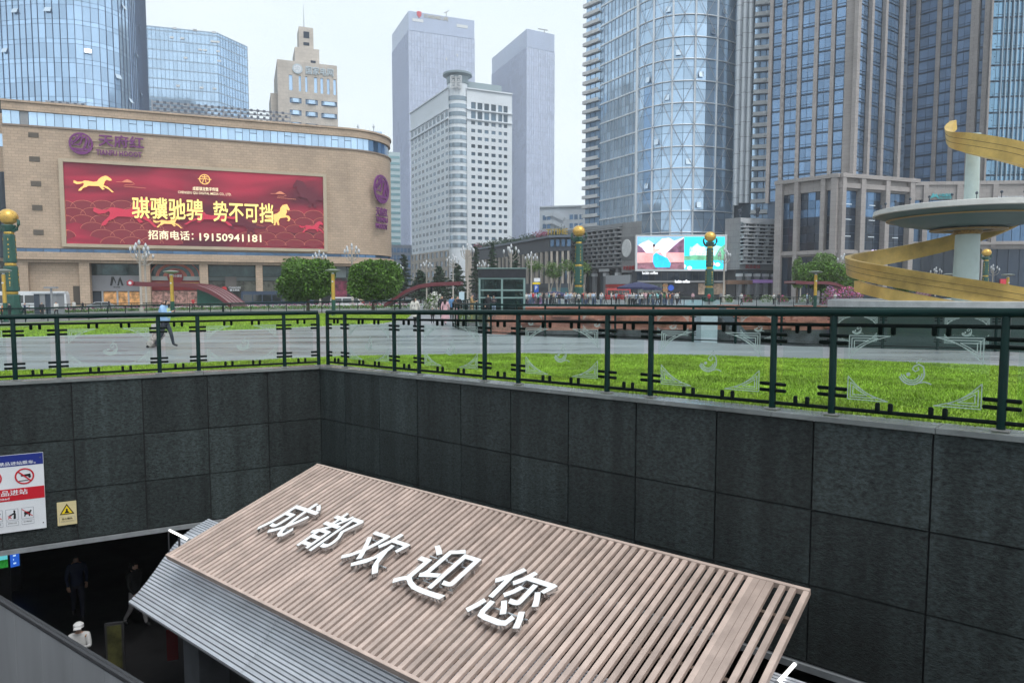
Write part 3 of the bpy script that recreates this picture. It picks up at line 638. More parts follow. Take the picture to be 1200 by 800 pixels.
# ================================================================= buildings
def brickmat(name, c1, c2, mort, rz, bw, bh, ms=.02, rough=.7, bump=.3):
    m = bpy.data.materials.new(name); m.use_nodes = True; t = m.node_tree; N = t.nodes; Lk = t.links.new; b = N['Principled BSDF']; b.inputs['Roughness'].default_value = rough
    geo = N.new('ShaderNodeNewGeometry'); mp = N.new('ShaderNodeMapping'); mp.vector_type = 'POINT'; mp.inputs['Rotation'].default_value = (0, 0, -rz)
    Lk(geo.outputs['Position'], mp.inputs[0]); sx = N.new('ShaderNodeSeparateXYZ'); Lk(mp.outputs[0], sx.inputs[0]); cx = N.new('ShaderNodeCombineXYZ')
    ad = N.new('ShaderNodeMath'); Lk(sx.outputs[0], ad.inputs[0]); Lk(sx.outputs[1], ad.inputs[1]); Lk(ad.outputs[0], cx.inputs[0]); Lk(sx.outputs[2], cx.inputs[1])
    br = N.new('ShaderNodeTexBrick'); Lk(cx.outputs[0], br.inputs['Vector']); br.inputs['Scale'].default_value = 1
    for k, v in (('Color1', (*c1, 1)), ('Color2', (*c2, 1)), ('Mortar', (*mort, 1)), ('Mortar Size', ms), ('Brick Width', bw), ('Row Height', bh), ('Bias', 0.)): br.inputs[k].default_value = v
    n = N.new('ShaderNodeTexNoise'); n.inputs['Scale'].default_value = .25; n.inputs['Detail'].default_value = 6; Lk(mp.outputs[0], n.inputs[0])
    mr = N.new('ShaderNodeMapRange'); mr.inputs[1].default_value = .3; mr.inputs[2].default_value = .7; mr.inputs[3].default_value = .86; mr.inputs[4].default_value = 1.1; Lk(n.outputs[0], mr.inputs[0])
    mm = N.new('ShaderNodeMix'); mm.data_type = 'RGBA'; mm.blend_type = 'MULTIPLY'; mm.inputs[0].default_value = 1; Lk(br.outputs['Color'], mm.inputs[6]); Lk(mr.outputs[0], mm.inputs[7]); Lk(mm.outputs[2], b.inputs['Base Color'])
    if bump:
        bp = N.new('ShaderNodeBump'); bp.inputs['Strength'].default_value = bump; bp.inputs['Distance'].default_value = .02; Lk(br.outputs['Fac'], bp.inputs['Height']); bp.invert = True; Lk(bp.outputs[0], b.inputs['Normal'])
    return m
def rect(parent, f, a, b, mat, name, o0=0, o1=.1, **k):       # box on a face between two pixel corners
    (s0, z0), (s1, z1) = f.hit(*a), f.hit(*b); mb = MB(); mb.fprism(f.mat(0, 0), [(s0, z0), (s1, z0), (s1, z1), (s0, z1)], o0, o1); return mb.build(name, mat, parent, **k)
def shift(f, d): return Face(xy(f.A+f.n*d), xy(f.B+f.n*d))
g_sky = M('curtain_glass', (.42, .59, .80), .07, metal=.6, rnd=.16, island=.12, ns=.05, na=.1)  # blue body colour keeps a sky reflection on panes that mirror dark things
g_pale = M('pale_curtain_glass', (.48, .65, .84), .07, metal=.6, rnd=.12, island=.1, ns=.05, na=.08)
g_dark = M('dark_glass', (.022, .036, .06), .06, metal=.1, rnd=.4, island=.4, spec=.45)
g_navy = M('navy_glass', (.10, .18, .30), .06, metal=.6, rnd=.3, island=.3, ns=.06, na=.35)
g_lav = M('haze_pale_glass', (.45, .51, .65), .3, metal=.1, island=.08, ns=.03, na=.06)  # lighter than the towers' own glass: haze fading painted into the colour
shop_in = M('shop_interior', (.035, .04, .038), .25, ns=.7, na=.8, spec=.4)
alum = M('silver_frame', (.50, .53, .57), .4, metal=.4, ns=.5, na=.1); dk = M('dark_frame', (.05, .065, .09), .5, metal=.2)
conc = M('grey_cladding', (.26, .27, .285), .6, ns=.3, na=.12); whit = M('white_cladding', (.66, .68, .70), .55, ns=.15, na=.1)
def curtain(th, pts, zs, mat, name='pane', gap=.10, sep=True, smax=300, tilt=.0035, fin=None, band=None, finm=None, bandm=None, zvis=1e9, core=None, thick=.08):
    """panes between plan points and levels on a body; vertical fins and level bands"""
    mbp = MB(); cnt = 0
    for i, (p, q) in enumerate(zip(pts, pts[1:])):
        f = Face(p, q)
        for z0, z1 in zip(zs, zs[1:]):
            a, b, c, d = gap/2, f.L-gap/2, z0+gap/2, z1-gap/2
            mw = Matrix.Translation(f.pt((a+b)/2, (c+d)/2, .02)) @ Matrix.Rotation(f.rz+random.uniform(-tilt, tilt), 4, 'Z') @ Matrix.Rotation(random.uniform(-tilt, tilt), 4, 'X')
            if sep and z0 < zvis and cnt < smax: ubox(name, mat, th, None, (b-a, thick, d-c), mw=mw); cnt += 1
            else: mbp.box(None, (b-a, thick, d-c), mw=mw)
    if mbp.v: mbp.build('glazing', mat, th, kind='stuff')
    if fin:
        mb = MB()
        for i, p in enumerate(pts):
            f = Face(pts[max(i-1, 0)], pts[min(i+1, len(pts)-1)]); mb.box((p[0]+f.n.x*fin[1]/2, p[1]+f.n.y*fin[1]/2, (zs[0]+zs[-1])/2), (fin[0], fin[1], zs[-1]-zs[0]), f.rz)
        mb.build('mullions', finm or dk, th, kind='stuff')
    if band:
        for z in (band[2] if len(band) > 2 else zs):
            mb = MB()
            for p, q in zip(pts, pts[1:]):
                f = Face(p, q); mb.box(f.pt(f.L/2, z, band[1]/2), (f.L+.02, band[1], band[0]), f.rz)
            mb.build('floor_band', bandm or finm or dk, th)
def resample(pts, step):
    pts = [V(p) for p in pts]; out = [pts[0]]; d = 0; tot = sum((b-a).length for a, b in zip(pts, pts[1:])); n = max(1, round(tot/step)); st = tot/n; need = st
    for a, b in zip(pts, pts[1:]):
        L = (b-a).length; pos = 0
        while need <= L-pos+1e-6 and len(out) < n+1: pos += need; out.append(a+(b-a)*(pos/L)); need = st
        need -= (L-pos)
    return [xy(p) for p in out]
def body(th, poly, z0, z1, mat, name='core'):
    mb = MB(); mb.prism([xy(p) for p in poly], z0, z1); return mb.build(name, mat, th)
def away(p, d): p = V(p).to_2d(); return p+p.normalized()*d
GZ = -1.2
# ----------------------------------------------------------------- shopping centre
f = MALL; zr = lambda y: f.hit(12, y)[1]
tan = brickmat('tan_stone', (.50, .375, .275), (.43, .325, .24), (.32, .245, .185), f.rz, 1.05, .5, .03)
mall = thing('shopping_centre', 'tan stone shopping centre with huge red billboard and purple signs', 'building', (*xy(f.pt(f.L/2, 0, -20)), GZ))
def foot(d, deep=55, ext=0):
    a = f.A-f.n*d-f.r*ext; b = f.B-f.n*d; bk = -f.n; Rr = 11.0
    arc = [f.B+bk*Rr+f.r*(Rr-d)*math.sin(t)+f.n*(Rr-d)*math.cos(t) for t in np.linspace(0, math.pi/2, 12)]
    return [xy(a)]+[xy(p) for p in arc]+[xy(arc[-1]+bk*deep), xy(a+bk*(deep+11-d))]
zP, zR1, zR0, zS1, zS0, zC0 = zr(119), zr(128.5), zr(145), zr(290), zr(294.5), zr(303.5)
body(mall, foot(0), zR1, zP, tan, 'parapet'); body(mall, foot(-.25), zP, zP+.35, tan, 'parapet_cap'); body(mall, foot(.6), zR0, zR1, dk, 'ribbon_core')
body(mall, foot(0), zS1, zR0-.3, tan, 'wall'); body(mall, foot(-.2), zR0-.3, zR0, M('brown_sill', (.25, .19, .15), .6), 'sill_band')
body(mall, foot(.5), zS0, zS1, dk, 'strip_core'); body(mall, foot(-.5), zC0, zS0, tan, 'cornice'); body(mall, foot(.1), zC0-.5, zC0, tan, 'soffit_beam')
body(mall, foot(4.2), GZ-.3, zC0-.5, shop_in, 'shop_core')
fp = foot(.45)[:13]; line = [V(fp[0])]+[V(p) for p in fp[1:]]
pts = resample(fp, 1.32); n0 = len(pts)
for i, (p, q) in enumerate(zip(pts, pts[1:])):
    ff_ = Face(p, q); mt = g_pale if i < n0-10 else g_navy
    if i in (2,): mt = conc
    top = zR1-.05
    if i % 7 in (1, 3) and 9 < i < n0-10: pane(mall, ff_, .04, ff_.L-.04, zR1-.75, zR1-.05, g_pale, .12, 'vent_window', .08); top = zR1-.85
    pane(mall, ff_, .04, ff_.L-.04, zR0+.05, top, mt, .04, 'ribbon_window', .08, .004)
for p, q in zip(*(lambda L: (L, L[1:]))(resample(foot(.35)[:13], 2.6))): ff_ = Face(p, q); pane(mall, ff_, .05, ff_.L-.05, zS1-.05 if zS1 < zS0 else zS0+.05, zS0+.05 if zS1 < zS0 else zS1-.05, g_navy, .05, 'strip_window', .06, .004)
ventm = M('vent_brown', (.13, .11, .09), .7)
for a, b in (((33, 155), (45.5, 161.5)), ((34, 183), (47, 190)), ((36, 212), (48.5, 218.7)), ((37.5, 240), (50, 247)), ((39, 269), (51.5, 275.5))):
    v = rect(mall, f, a, (b[0], b[1]), ventm, 'vent', -.02, .06)
    (s0, z1), (s1, z0) = f.hit(*a), f.hit(*b)
    mb = MB()
    for k in range(4): mb.box(f.pt((s0+s1)/2, z0+(z1-z0)*(k+.5)/4, .09), (s1-s0-.1, .06, .06), f.rz)
    mb.build('vent_slats', M('vent_slat', (.2, .17, .14), .7), v, kind='stuff')
# pillars and shops
fr = shift(f, -4.15); fp1 = shift(f, -.4)
for a, b in ((20, 33), (93, 105), (165, 176), (234, 244), (300, 308), (358, 366), (418, 426)):
    s0, s1 = f.hit(a, 330)[0], f.hit(b, 330)[0]; mb = MB(); mb.box(f.pt((s0+s1)/2, (GZ+zC0-.5)/2, -1.3), (s1-s0, 2.2, zC0-.5-GZ), f.rz); mb.build('pillar', tan, mall)
s0, s1 = f.hit(33, 330)[0], f.hit(93, 330)[0]; mb = MB(); mb.box(f.pt((s0+s1)/2, (GZ+zC0-.5)/2, -2.2), (s1-s0-.02, 2.0, zC0-.5-GZ-.02), f.rz); mb.build('infill_wall', tan, mall)
fi = shift(f, -1.2); rect(mall, fi, (86.5, 357), (93.5, 335), M('door_brown', (.07, .055, .045), .5), 'side_door', .0, .06)
rect(mall, fi, (86, 308), (93, 303), dk, 'wall_grille', 0, .05)
warm = M('warm_shop', (.5, .26, .10), .4, ns=1.0, na=.85, emit=.35); greenish = M('shop_glass', (.05, .09, .095), .08, metal=.2, rnd=.4, spec=.5, ns=.5, na=.7)
def glassrow(x0, x1, y0, y1, n, mat, name='shop_window', out=.05):
    for k in range(n): rect(mall, fr, (x0+(x1-x0)*k/n+.25, y1), (x0+(x1-x0)*(k+1)/n-.25, y0), mat, name, out, out+.06)
glassrow(105, 165, 303, 322, 4, greenish); rect(mall, fr, (104, 341), (166, 323), M('grey_fascia', (.36, .36, .39), .5, ns=.4, na=.08), 'fascia', .05, .6)
for x0, x1 in ((106, 118), (122, 137), (139, 150), (152, 164)): rect(mall, fr, (x0, 358), (x1, 342), warm if x0 > 110 else dk, 'shop_window', .05, .1)
blk = M('sign_black', (.01, .01, .012), .4)
for x in (120.5, 138, 151): rect(mall, fr, (x-.7, 358), (x+.7, 341), alum, 'door_frame', .1, .3)
# arches of the red shop
coral = M('coral_arch', (.72, .22, .16), .5); dred = M('dark_red', (.28, .012, .02), .5, ns=1, na=.15)
glassrow(177, 234, 302, 324, 4, greenish); rect(mall, fr, (176.5, 328.5), (234, 324), M('pale_beam', (.5, .52, .5), .5), 'canopy_beam', .05, .9)
c, zc = fr.hit(205.5, 324.5); sc_ = (fr.hit(215.5, 324)[0]-c)/10
mb = MB()
for r0, r1 in ((29.5, 28), (22.5, 18.8)):
    mb = MB(); m = fr.mat(c, zc, .2); n = 28; pl = [(r0*sc_*math.cos(math.pi*j/n), r0*.78*sc_*math.sin(math.pi*j/n)) for j in range(n+1)]+[(r1*sc_*math.cos(math.pi*j/n), r1*.78*sc_*math.sin(math.pi*j/n)) for j in range(n, -1, -1)]
    for j in range(n): mb.fprism(m, [pl[j], pl[j+1], pl[-2-j], pl[-1-j]], 0, .25)
    mb.build('arch', coral, mall)
mb = MB(); mb.fprism(fr.mat(c, zc, .2), [(14*sc_*math.cos(math.pi*j/16), 11*sc_*math.sin(math.pi*j/16)) for j in range(17)], 0, .2); mb.build('arch_fan', coral, mall)
rect(mall, fr, (177, 340), (234, 329), dred, 'fascia', .05, .7); rect(mall, fr, (180, 333), (233, 331), M('gold_trim', (.65, .45, .12), .4, metal=.5), 'gold_trim', .7, .85)
mb = MB(); ms, mz = fr.hit(206, 324.5); mb.fprism(fr.mat(ms, mz, 1.0), [(9.2*sc_*math.cos(j*.2618), 9.2*sc_*math.sin(j*.2618)) for j in range(24)], 0, .25); sgn = mb.build('round_sign', dred, mall)
text('lettering', '来福小酒馆', white_p, sgn, fr.mat(ms, mz+.2, 1.26), 2.3, .55, .02, .03)
mixed = M('shop_goods', (.35, .20, .17), .5, ns=1.6, na=.95, emit=.22)
for k in range(4): rect(mall, fr, (178+14*k, 358), (191+14*k, 341), mixed, 'shop_window', .05, .1)
for x0, x1, n in ((244, 300, 4), (308, 358, 4), (366, 418, 4)):
    glassrow(x0, x1, 303, 324, n, greenish); rect(mall, fr, (x0, 329), (x1, 325), M('teal_beam', (.16, .20, .2), .5), 'beam', .05, .5); glassrow(x0, x1, 330, 341, n, M('dim_shop', (.16, .16, .13), .3, ns=.8, na=.5, rnd=.3), out=.08); rect(mall, fr, (x0, 358), (x1, 342), shop_in, 'shop_window', .05, .12)
rect(mall, fr, (264, 336), (277, 324.5), M('grey_brown', (.17, .15, .14), .7), 'lift_shaft', .1, 1.6)
rect(mall, fr, (392, 352), (406, 326), M('red_blue_poster', (.28, .05, .10), .5, ns=.9, na=.9), 'poster', .2, .5); rect(mall, fr, (392, 326), (405, 306), M('pale_blind', (.38, .46, .47), .5), 'window_blind', .2, .3)
# shop lettering
m_s, m_z = fr.hit(137, 329.5); lm = MB()
for pl in ([(-1.1, -.85), (-.75, -.85), (-.45, .35), (-.1, -.55), (-.1, -.1), (-.4, .85), (-.8, .85)], [(.1, -.85), (.45, .5), (.7, .85), (1.2, -.85), (.85, -.85), (.6, .1), (.4, -.85)]): lm.fprism(fr.mat(m_s, m_z, .62), pl, 0, .05)
lm.build('shop_logo', blk, mall)
text('lettering', 'MAIAMI', blk, mall, fr.mat(*fr.hit(137.5, 336.5), .62), 1.1, .25, .01, .03)
text('lettering', 'CHAGEE', white_p, mall, fr.mat(*fr.hit(275, 337), 1.7), 2.3, .42, .02, .05); text('lettering', '霸王茶姬', white_p, mall, fr.mat(*fr.hit(275, 340), 1.7), 1.8, .4, .02, .05)
mb = MB(); mb.fprism(fr.mat(*fr.hit(263, 338.5), 1.7), [(.48*math.cos(j*.3927), .48*math.sin(j*.3927)) for j in range(16)], 0, .1); mb.build('round_sign', M('sign_red', (.5, .03, .04), .5, emit=.2), mall)
# purple signs
purple = M('purple_sign', (.17, .03, .17), .45, ns=.4, na=.1)
def round_logo(ff_, px, py, rw, rh, out=.35):
    s, z = ff_.hit(px, py); k = 1; a = ff_.hit(px+rw, py)[0]-s; b = ff_.hit(px, py-rh)[1]-z; m = ff_.mat(s, z, out); mb = MB(); n = 40
    e = lambda r, t: (a*r*math.cos(t), b*r*math.sin(t))
    for j in range(n): t0, t1 = 2*math.pi*j/n, 2*math.pi*(j+1)/n; mb.fprism(m, [e(1, t0), e(1, t1), e(.84, t1), e(.84, t0)], 0, .25)
    S = lambda pl, w: mb.strip(m, [(a*x, b*y) for x, y in pl], w*a, .24)
    S([(-.75, -.5), (-.2, -.55), (.5, -.5), (.75, -.55)], .2); S([(-.85, .25), (-.55, .1), (-.15, .5), (-.1, .75)], .17); S([(-.55, .85), (-.3, .5), (-.75, -.15), (-.2, -.1)], .15)
    S([(.02, .85), (.1, .55), (.42, .6), (.5, .3), (.2, -.5)], .2); S([(.1, .55), (.0, .1), (-.2, -.2)], .13); S([(.75, .5), (.62, -.1), (.75, -.5)], .12); S([(-.4, -.75), (.45, -.75)], .13)
    return mb
round_logo(f, 95.5, 169, 14.2, 12.8).build('logo_sign', purple, mall)
text('lettering', '天府红', purple, mall, f.mat(*f.hit(142.5, 166.5), .3), f.hit(169, 167)[0]-f.hit(116, 167)[0], 2.25, .022, .22)
text('lettering', 'TIANFU HOOOT', purple, mall, f.mat(*f.hit(140, 180.5), .3), f.hit(167, 167)[0]-f.hit(114, 167)[0], .95, .02, .2)
mb = MB()
for yy in (165, 172, 178): s0, z = f.hit(106, yy); s1 = f.hit(168, yy)[0]; mb.box(f.pt((s0+s1)/2, z, .2), (s1-s0, .1, .1), f.rz)
mb.build('sign_rail', M('rail_tan', (.5, .42, .3), .5), mall, kind='stuff')
arc = [V(p) for p in foot(0)[1:13]]; fa2 = Face(arc[5], arc[7])
round_logo(fa2, 444.3, 222, 8.6, 16.8, .45).build('logo_sign', purple, mall)
for t_, y_, h_ in (('天府红', 248.5, 1.9), ('TIANFU', 257.8, 1.15), ('HOOOT', 265.5, 1.15)): text('lettering', t_, purple, mall, fa2.mat(*fa2.hit(444.8, y_), .45), fa2.hit(451.5, 250)[0]-fa2.hit(438, 250)[0], h_, .025, .2)
# left wing and roof screens
fw = Face(xy(f.A-f.r*40-f.n*4), xy(f.A+f.r*1-f.n*4)); wing = [xy(fw.A), xy(fw.B), xy(fw.B-f.n*50), xy(fw.A-f.n*50)]
zw = lambda y: fw.hit(5, y)[1]
body(mall, wing, GZ, zw(133), tan, 'wing_wall'); body(mall, [xy(V(p)-f.n*2) for p in wing], zw(133), zw(114), g_dark, 'wing_penthouse')
for k in range(8): rect(mall, fw, (-34+6.3*k, 171.5), (-28.3+6.3*k, 157), g_pale, 'wing_window', 0, .08)
for k in range(12): rect(mall, fw, (-36+4.5*k, 302), (-33+4.5*k, 202), g_pale if k % 2 else g_sky, 'tall_window', 0, .1); rect(mall, fw, (-33+4.5*k, 302), (-31.7+4.5*k, 202), dk, 'fin', 0, .5)
rect(mall, fw, (-40, 345), (17, 306), shop_in, 'wing_shop', 0, .1)
scr = M('screen_frame', (.30, .32, .36), .5, metal=.3)
for (x0, y0, x1, y1, bk_) in ((178, 117, 340, 135, 8), (54, 117.5, 100, 123, 8)):
    fs = shift(f, -bk_); (a, zt), (b, zb) = fs.hit(x0, y0), fs.hit(x1, y1); zb = zP-.4; zt2 = fs.hit(x1, y1-2)[1] if x0 > 100 else zt
    rs = thing('roof_screen', 'grey lattice plant screen on the shopping centre roof' if x0 > 100 else 'low grey plant screen on the left of the shopping centre roof', 'screen', fs.pt(a, zb))
    n = int((b-a)/3.4)+1
    for k in range(n+1): ubox('post', scr, rs, fs.pt(a+(b-a)*k/n, (zb+zt)/2, 0), (.22, .22, zt-zb), fs.rz)
    for q in range(6): ubox('rail', scr, rs, fs.pt((a+b)/2, zb+(zt-zb)*(q+.6)/6, -.12), (b-a, .12, .3), fs.rz)
    mb = MB(); rows = 7
    for k in range(int((b-a)/.62)):
        for q in range(rows):
            if (k+q) % 2: mb.box(fs.pt(a+.4+k*.62, zb+(zt-zb)*(q+.5)/rows, .1), (.5, .05, (zt-zb)/rows*.75), fs.rz)
    mb.build('lattice', M('lattice_dark', (.10, .12, .16), .6), rs, kind='stuff')
# billboard
bb = thing('led_billboard', 'wide red billboard with golden horses and big yellow characters', 'billboard', f.pt(f.hit(230, 280)[0], f.hit(230, 288)[1], .3))
c00, c10, c11, c01 = f.hit(79, 287), f.hit(379.5, 290.5), f.hit(379.5, 208), f.hit(77.5, 190.5)
sL, sR, zB, zT = c00[0], c10[0], (c00[1]+c10[1])/2, (c11[1]+c01[1])/2
BW, BH = sR-sL, zT-zB
def bbp(s0, s1, z0, z1, mat, name, o0, o1): mb = MB(); mb.fprism(f.mat(0, 0), [(s0, z0), (s1, z0), (s1, z1), (s0, z1)], o0, o1); return mb.build(name, mat, bb)
for q in ((sL-.7, sL-.02, zB-.6, zT+.6), (sR+.02, sR+.7, zB-.6, zT+.6)): bbp(*q, M('board_frame', (.46, .38, .28), .6, ns=.5, na=.1), 'frame_side', 0, .75)
for q in ((sL-.02, sR+.02, zB-.6, zB-.02), (sL-.02, sR+.02, zT+.02, zT+.6)): bbp(*q, MATS['board_frame'], 'frame_bar', 0, .75)
def led_mat(name, c, e): return M(name, c, .5, emit=e)
m = bpy.data.materials.new('led_red'); m.use_nodes = True; t = m.node_tree; N = t.nodes; Lk = t.links.new; b = N['Principled BSDF']; b.inputs['Roughness'].default_value = .5
geo = N.new('ShaderNodeNewGeometry'); mp = N.new('ShaderNodeMapping'); mp.inputs['Rotation'].default_value = (0, .5, -f.rz); mp.inputs['Scale'].default_value = (.028, .028, .10); Lk(geo.outputs[0], mp.inputs[0])
n = N.new('ShaderNodeTexNoise'); n.inputs['Scale'].default_value = 1.6; n.inputs['Detail'].default_value = 2; n.inputs['Distortion'].default_value = .8; Lk(mp.outputs[0], n.inputs[0])
cr = N.new('ShaderNodeValToRGB'); Lk(n.outputs[0], cr.inputs[0]); e = cr.color_ramp.elements; e[0].position = .32; e[0].color = (.075, .006, .022, 1); e[1].position = .68; e[1].color = (.40, .020, .055, 1)
q = e.new(.5); q.color = (.19, .009, .03, 1)
Lk(cr.outputs[0], b.inputs['Base Color']); Lk(cr.outputs[0], b.inputs['Emission Color']); b.inputs['Emission Strength'].default_value = .22
bbp(sL, sR, zB, zT, m, 'led_screen', .05, .45)
gold_l = led_mat('led_gold', (.85, .52, .16), .5); yel_l = led_mat('led_yellow', (.9, .72, .22), .55); rose_l = led_mat('led_rose', (.52, .03, .07), .3); mar_l = led_mat('led_maroon', (.09, .008, .022), .4); scale_l = led_mat('led_scale', (.20, .02, .035), .2); line_l = led_mat('led_line', (.60, .22, .13), .3); cream_l = led_mat('led_cream', (.85, .75, .5), .55)
def bxy(px, py): s, z = f.hit(px, py); return (s, z)
sh_dark = led_mat('led_shade', (.05, .004, .015), .2)
m0 = f.mat(0, 0)
def wave(cx, cy, r, o):
    s, z = bxy(cx, cy); k = BW/303; r *= k
    arcs = [(s+r*math.cos(math.pi*j/14), z+r*.62*math.sin(math.pi*j/14)) for j in range(15)]
    cl = lambda p: (min(max(p[0], sL+.02), sR-.02), min(max(p[1], zB+.02), zT-.02))
    mb = MB(); mb.fprism(f.mat(0, 0, .45), [cl(p) for p in arcs]+[cl((s, z-r*.25))], 0, o); return arcs, mb, cl
k_ = 0
for rows in ([(x, y) for y in (238, 246.5, 255, 263.5, 272, 280.5) for x in range(75, 205, 23)] , [(x, y) for y in (249, 257.5, 266, 274.5, 283) for x in range(290, 390, 22)]):
    for cx, cy in rows:
        cx += 11.5*(round(cy/8.5) % 2)
        if 80 < cx < 165 and cy > 262+.35*(cx-80)*.6 and cx < 120: continue
        arcs, mb, cl = wave(cx, cy+5, 13, .004+.0025*k_); mb.build('wave_scale', scale_l, bb)
        mb = MB(); mb.strip(f.mat(0, 0, .456+.0025*k_), [cl(p) for p in arcs], .045, .004); mb.build('wave_line', line_l, bb); k_ += 1
HORSE = [(-1, .42), (-.82, .30), (-.62, .32), (-.48, .44), (-.3, .42), (-.05, .36), (.12, .42), (.2, .62), (.36, .82), (.52, .92), (.62, .9), (.80, .70), (.84, .56), (.74, .52), (.58, .58), (.5, .45), (.46, .25), (.42, .12), (.62, .02), (.82, -.28), (.92, -.42), (.82, -.44), (.66, -.2), (.44, -.02), (.38, -.06), (.48, -.2), (.36, -.26), (.3, -.14), (.2, .02), (-.05, .02), (-.3, .02), (-.42, -.1), (-.58, -.2), (-.66, -.4), (-.8, -.44), (-.78, -.32), (-.68, -.16), (-.56, .0), (-.52, .16), (-.56, .26), (-.66, .16), (-.86, .1), (-1.02, .22)]
REAR = [(-.9, -.35), (-.6, -.42), (-.35, -.35), (-.3, -.55), (-.35, -.95), (-.25, -.95), (-.15, -.6), (-.05, -.95), (.06, -.9), (.0, -.55), (.12, -.3), (.4, -.25), (.6, -.2), (.7, -.42), (.58, -.5), (.75, -.55), (.85, -.3), (.75, -.08), (.5, -.02), (.55, .1), (.62, .3), (.58, .5), (.75, .38), (.82, .5), (.72, .72), (.62, .95), (.5, .92), (.3, .85), (.15, .6), (.1, .3), (-.1, .1), (-.35, .0), (-.45, -.2), (-.6, -.28), (-.9, -.22)]
def horse(px, py, w, h, pl, mat, o, flip=1, name='horse_figure'):
    s, z = bxy(px, py); k = BW/303; mb = MB(); q = .45+.25+o; m = f.mat(s, z, q)
    if len(pl) > 36 or True:
        P2 = [V((x*w*k*flip, y*h*k, 0)) for x, y in pl]; tr = geometry.tessellate_polygon([P2])
        n = len(P2); vs = [m @ V((p.x, p.y, zz)) for zz in (0, .015) for p in P2]; mb.add(vs, [tuple(i+n for i in t_) for t_ in tr]+[(i, (i+1) % n, n+(i+1) % n, n+i) for i in range(n)])
    return mb.build(name, mat, bb)
horse(112, 219, 22, 14.5, HORSE, gold_l, .02); horse(326, 252, 18, 15, REAR, gold_l, .02); horse(198, 263, 17, 11, HORSE, gold_l, .03)
horse(150, 255, 36, 26, HORSE, rose_l, 0); horse(246, 258, 33, 16, HORSE, rose_l, .005, -1); horse(366, 269, 17, 12, HORSE, rose_l, .01); horse(290, 262, 26, 15, REAR, mar_l, .0, -1); horse(362, 228, 26, 19, REAR, mar_l, .0, -1)
def bt(body_, px0, px1, py, h, mat, o, bold=.02):
    a, z = bxy(px0, py); b_, z2 = bxy(px1, py); text('lettering', body_, mat, bb, f.mat((a+b_)/2, z, o), b_-a, h, bold, .02)
bt('骐骥驰骋', 155.5, 238.5, 244, 4.0, sh_dark, .735, .02); bt('势不可挡', 250.5, 320.5, 248.5, 3.9, sh_dark, .735, .02)
bt('骐骥驰骋', 155, 238, 243.5, 4.0, yel_l, .765, .016); bt('势不可挡', 250, 320, 248, 3.9, yel_l, .765, .016)
bt('招商电话：', 174, 227, 275.3, 1.75, cream_l, .77, .015); bt('19150941181', 234, 306, 278, 1.5, cream_l, .77, .015)
bt('成都骐龙数字传媒', 226, 256, 221.5, .75, cream_l, .75, .01); bt('CHENGDU QILI DIGITAL MEDIA CO., LTD.', 209, 271, 226, .55, cream_l, .75, .004)
s, z = bxy(240, 211); mb = MB(); m = f.mat(s, z, .75); k = BW/303; n = 24
for j in range(n): t0, t1 = 2*math.pi*j/n, 2*math.pi*(j+1)/n; mb.fprism(m, [(6.5*k*math.cos(t0), 6.5*k*math.sin(t0)), (6.5*k*math.cos(t1), 6.5*k*math.sin(t1)), (5.4*k*math.cos(t1), 5.4*k*math.sin(t1)), (5.4*k*math.cos(t0), 5.4*k*math.sin(t0))], 0, .02)
for pl in ([(-8, .3), (-3, .3)], [(3, .3), (8, .3)], [(-3.5, 3), (3.5, 3)], [(0, 5), (0, 0)], [(-3, 1), (3, 1)], [(-1.5, 0), (-2.5, -4.5)], [(1.2, 0), (1.2, -3.6), (3.5, -4)]): mb.strip(m, [(x*k, y*k) for x, y in pl], .9*k, .02)
mb.build('logo', gold_l, bb)
for cx, cy in ((150, 214.5), (328, 228)):
    s, z = bxy(cx, cy); m = f.mat(s, z, .74); mb = MB(); mb.strip(m, [(-12*k, 0), (6*k, .3*k), (8*k, -1.5*k), (4*k, -3*k), (-3*k, -3*k), (-4*k, -5*k), (20*k, -6*k)], .5*k, .02); mb.fprism(m, [(-6*k, .4*k), (-3*k, 2.6*k), (0, 3.8*k), (3*k, 2.6*k), (6*k, .4*k)], 0, .02); mb.build('cloud_motif', line_l, bb)
# ----------------------------------------------------------------- curved blue glass tower
t1 = thing('curved_glass_tower', 'curved blue glass tower rising behind the shopping centre at far left', 'building', (*xy(col(60, 200)), GZ))
arc = [col(px, Y) for px, Y in ((-70, 190), (-20, 184), (20, 181), (60, 179.5), (100, 180), (130, 183), (150, 187), (163, 193), (171, 200), (176, 208), (180, 218), (182, 230))]
pts = resample(arc, 1.75); fh = 4.72; zs = []
z = 30.5
while z < 100: zs += [z, z+1.15]; z += fh
back = [away(arc[-1], 22), away(arc[0], 40)]
body(t1, [V(p)*1.0015 for p in pts]+back, GZ, zs[-1], M('tower_core', (.05, .075, .11), .6), 'core')
vis_pts = [i for i in range(len(pts))]
mbp = MB(); cnt = 0
for i, (p, q) in enumerate(zip(pts, pts[1:])):
    ff_ = Face(p, q); mt = g_sky if i < len(pts)-9 else g_navy  # darker glass paints the shade of the side that curves away
    for j, (z0, z1) in enumerate(zip(zs, zs[1:])):
        onsc = 600+F*p[0]/p[1] > -15 and 33 < z0 < 80
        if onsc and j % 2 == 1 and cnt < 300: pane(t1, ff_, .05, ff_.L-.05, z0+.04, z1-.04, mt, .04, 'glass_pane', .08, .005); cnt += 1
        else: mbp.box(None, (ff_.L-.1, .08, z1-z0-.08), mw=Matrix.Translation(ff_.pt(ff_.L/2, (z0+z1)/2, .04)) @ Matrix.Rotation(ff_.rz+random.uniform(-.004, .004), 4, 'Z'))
mbp.build('spandrel_glazing', g_sky, t1, kind='stuff')
mb = MB()
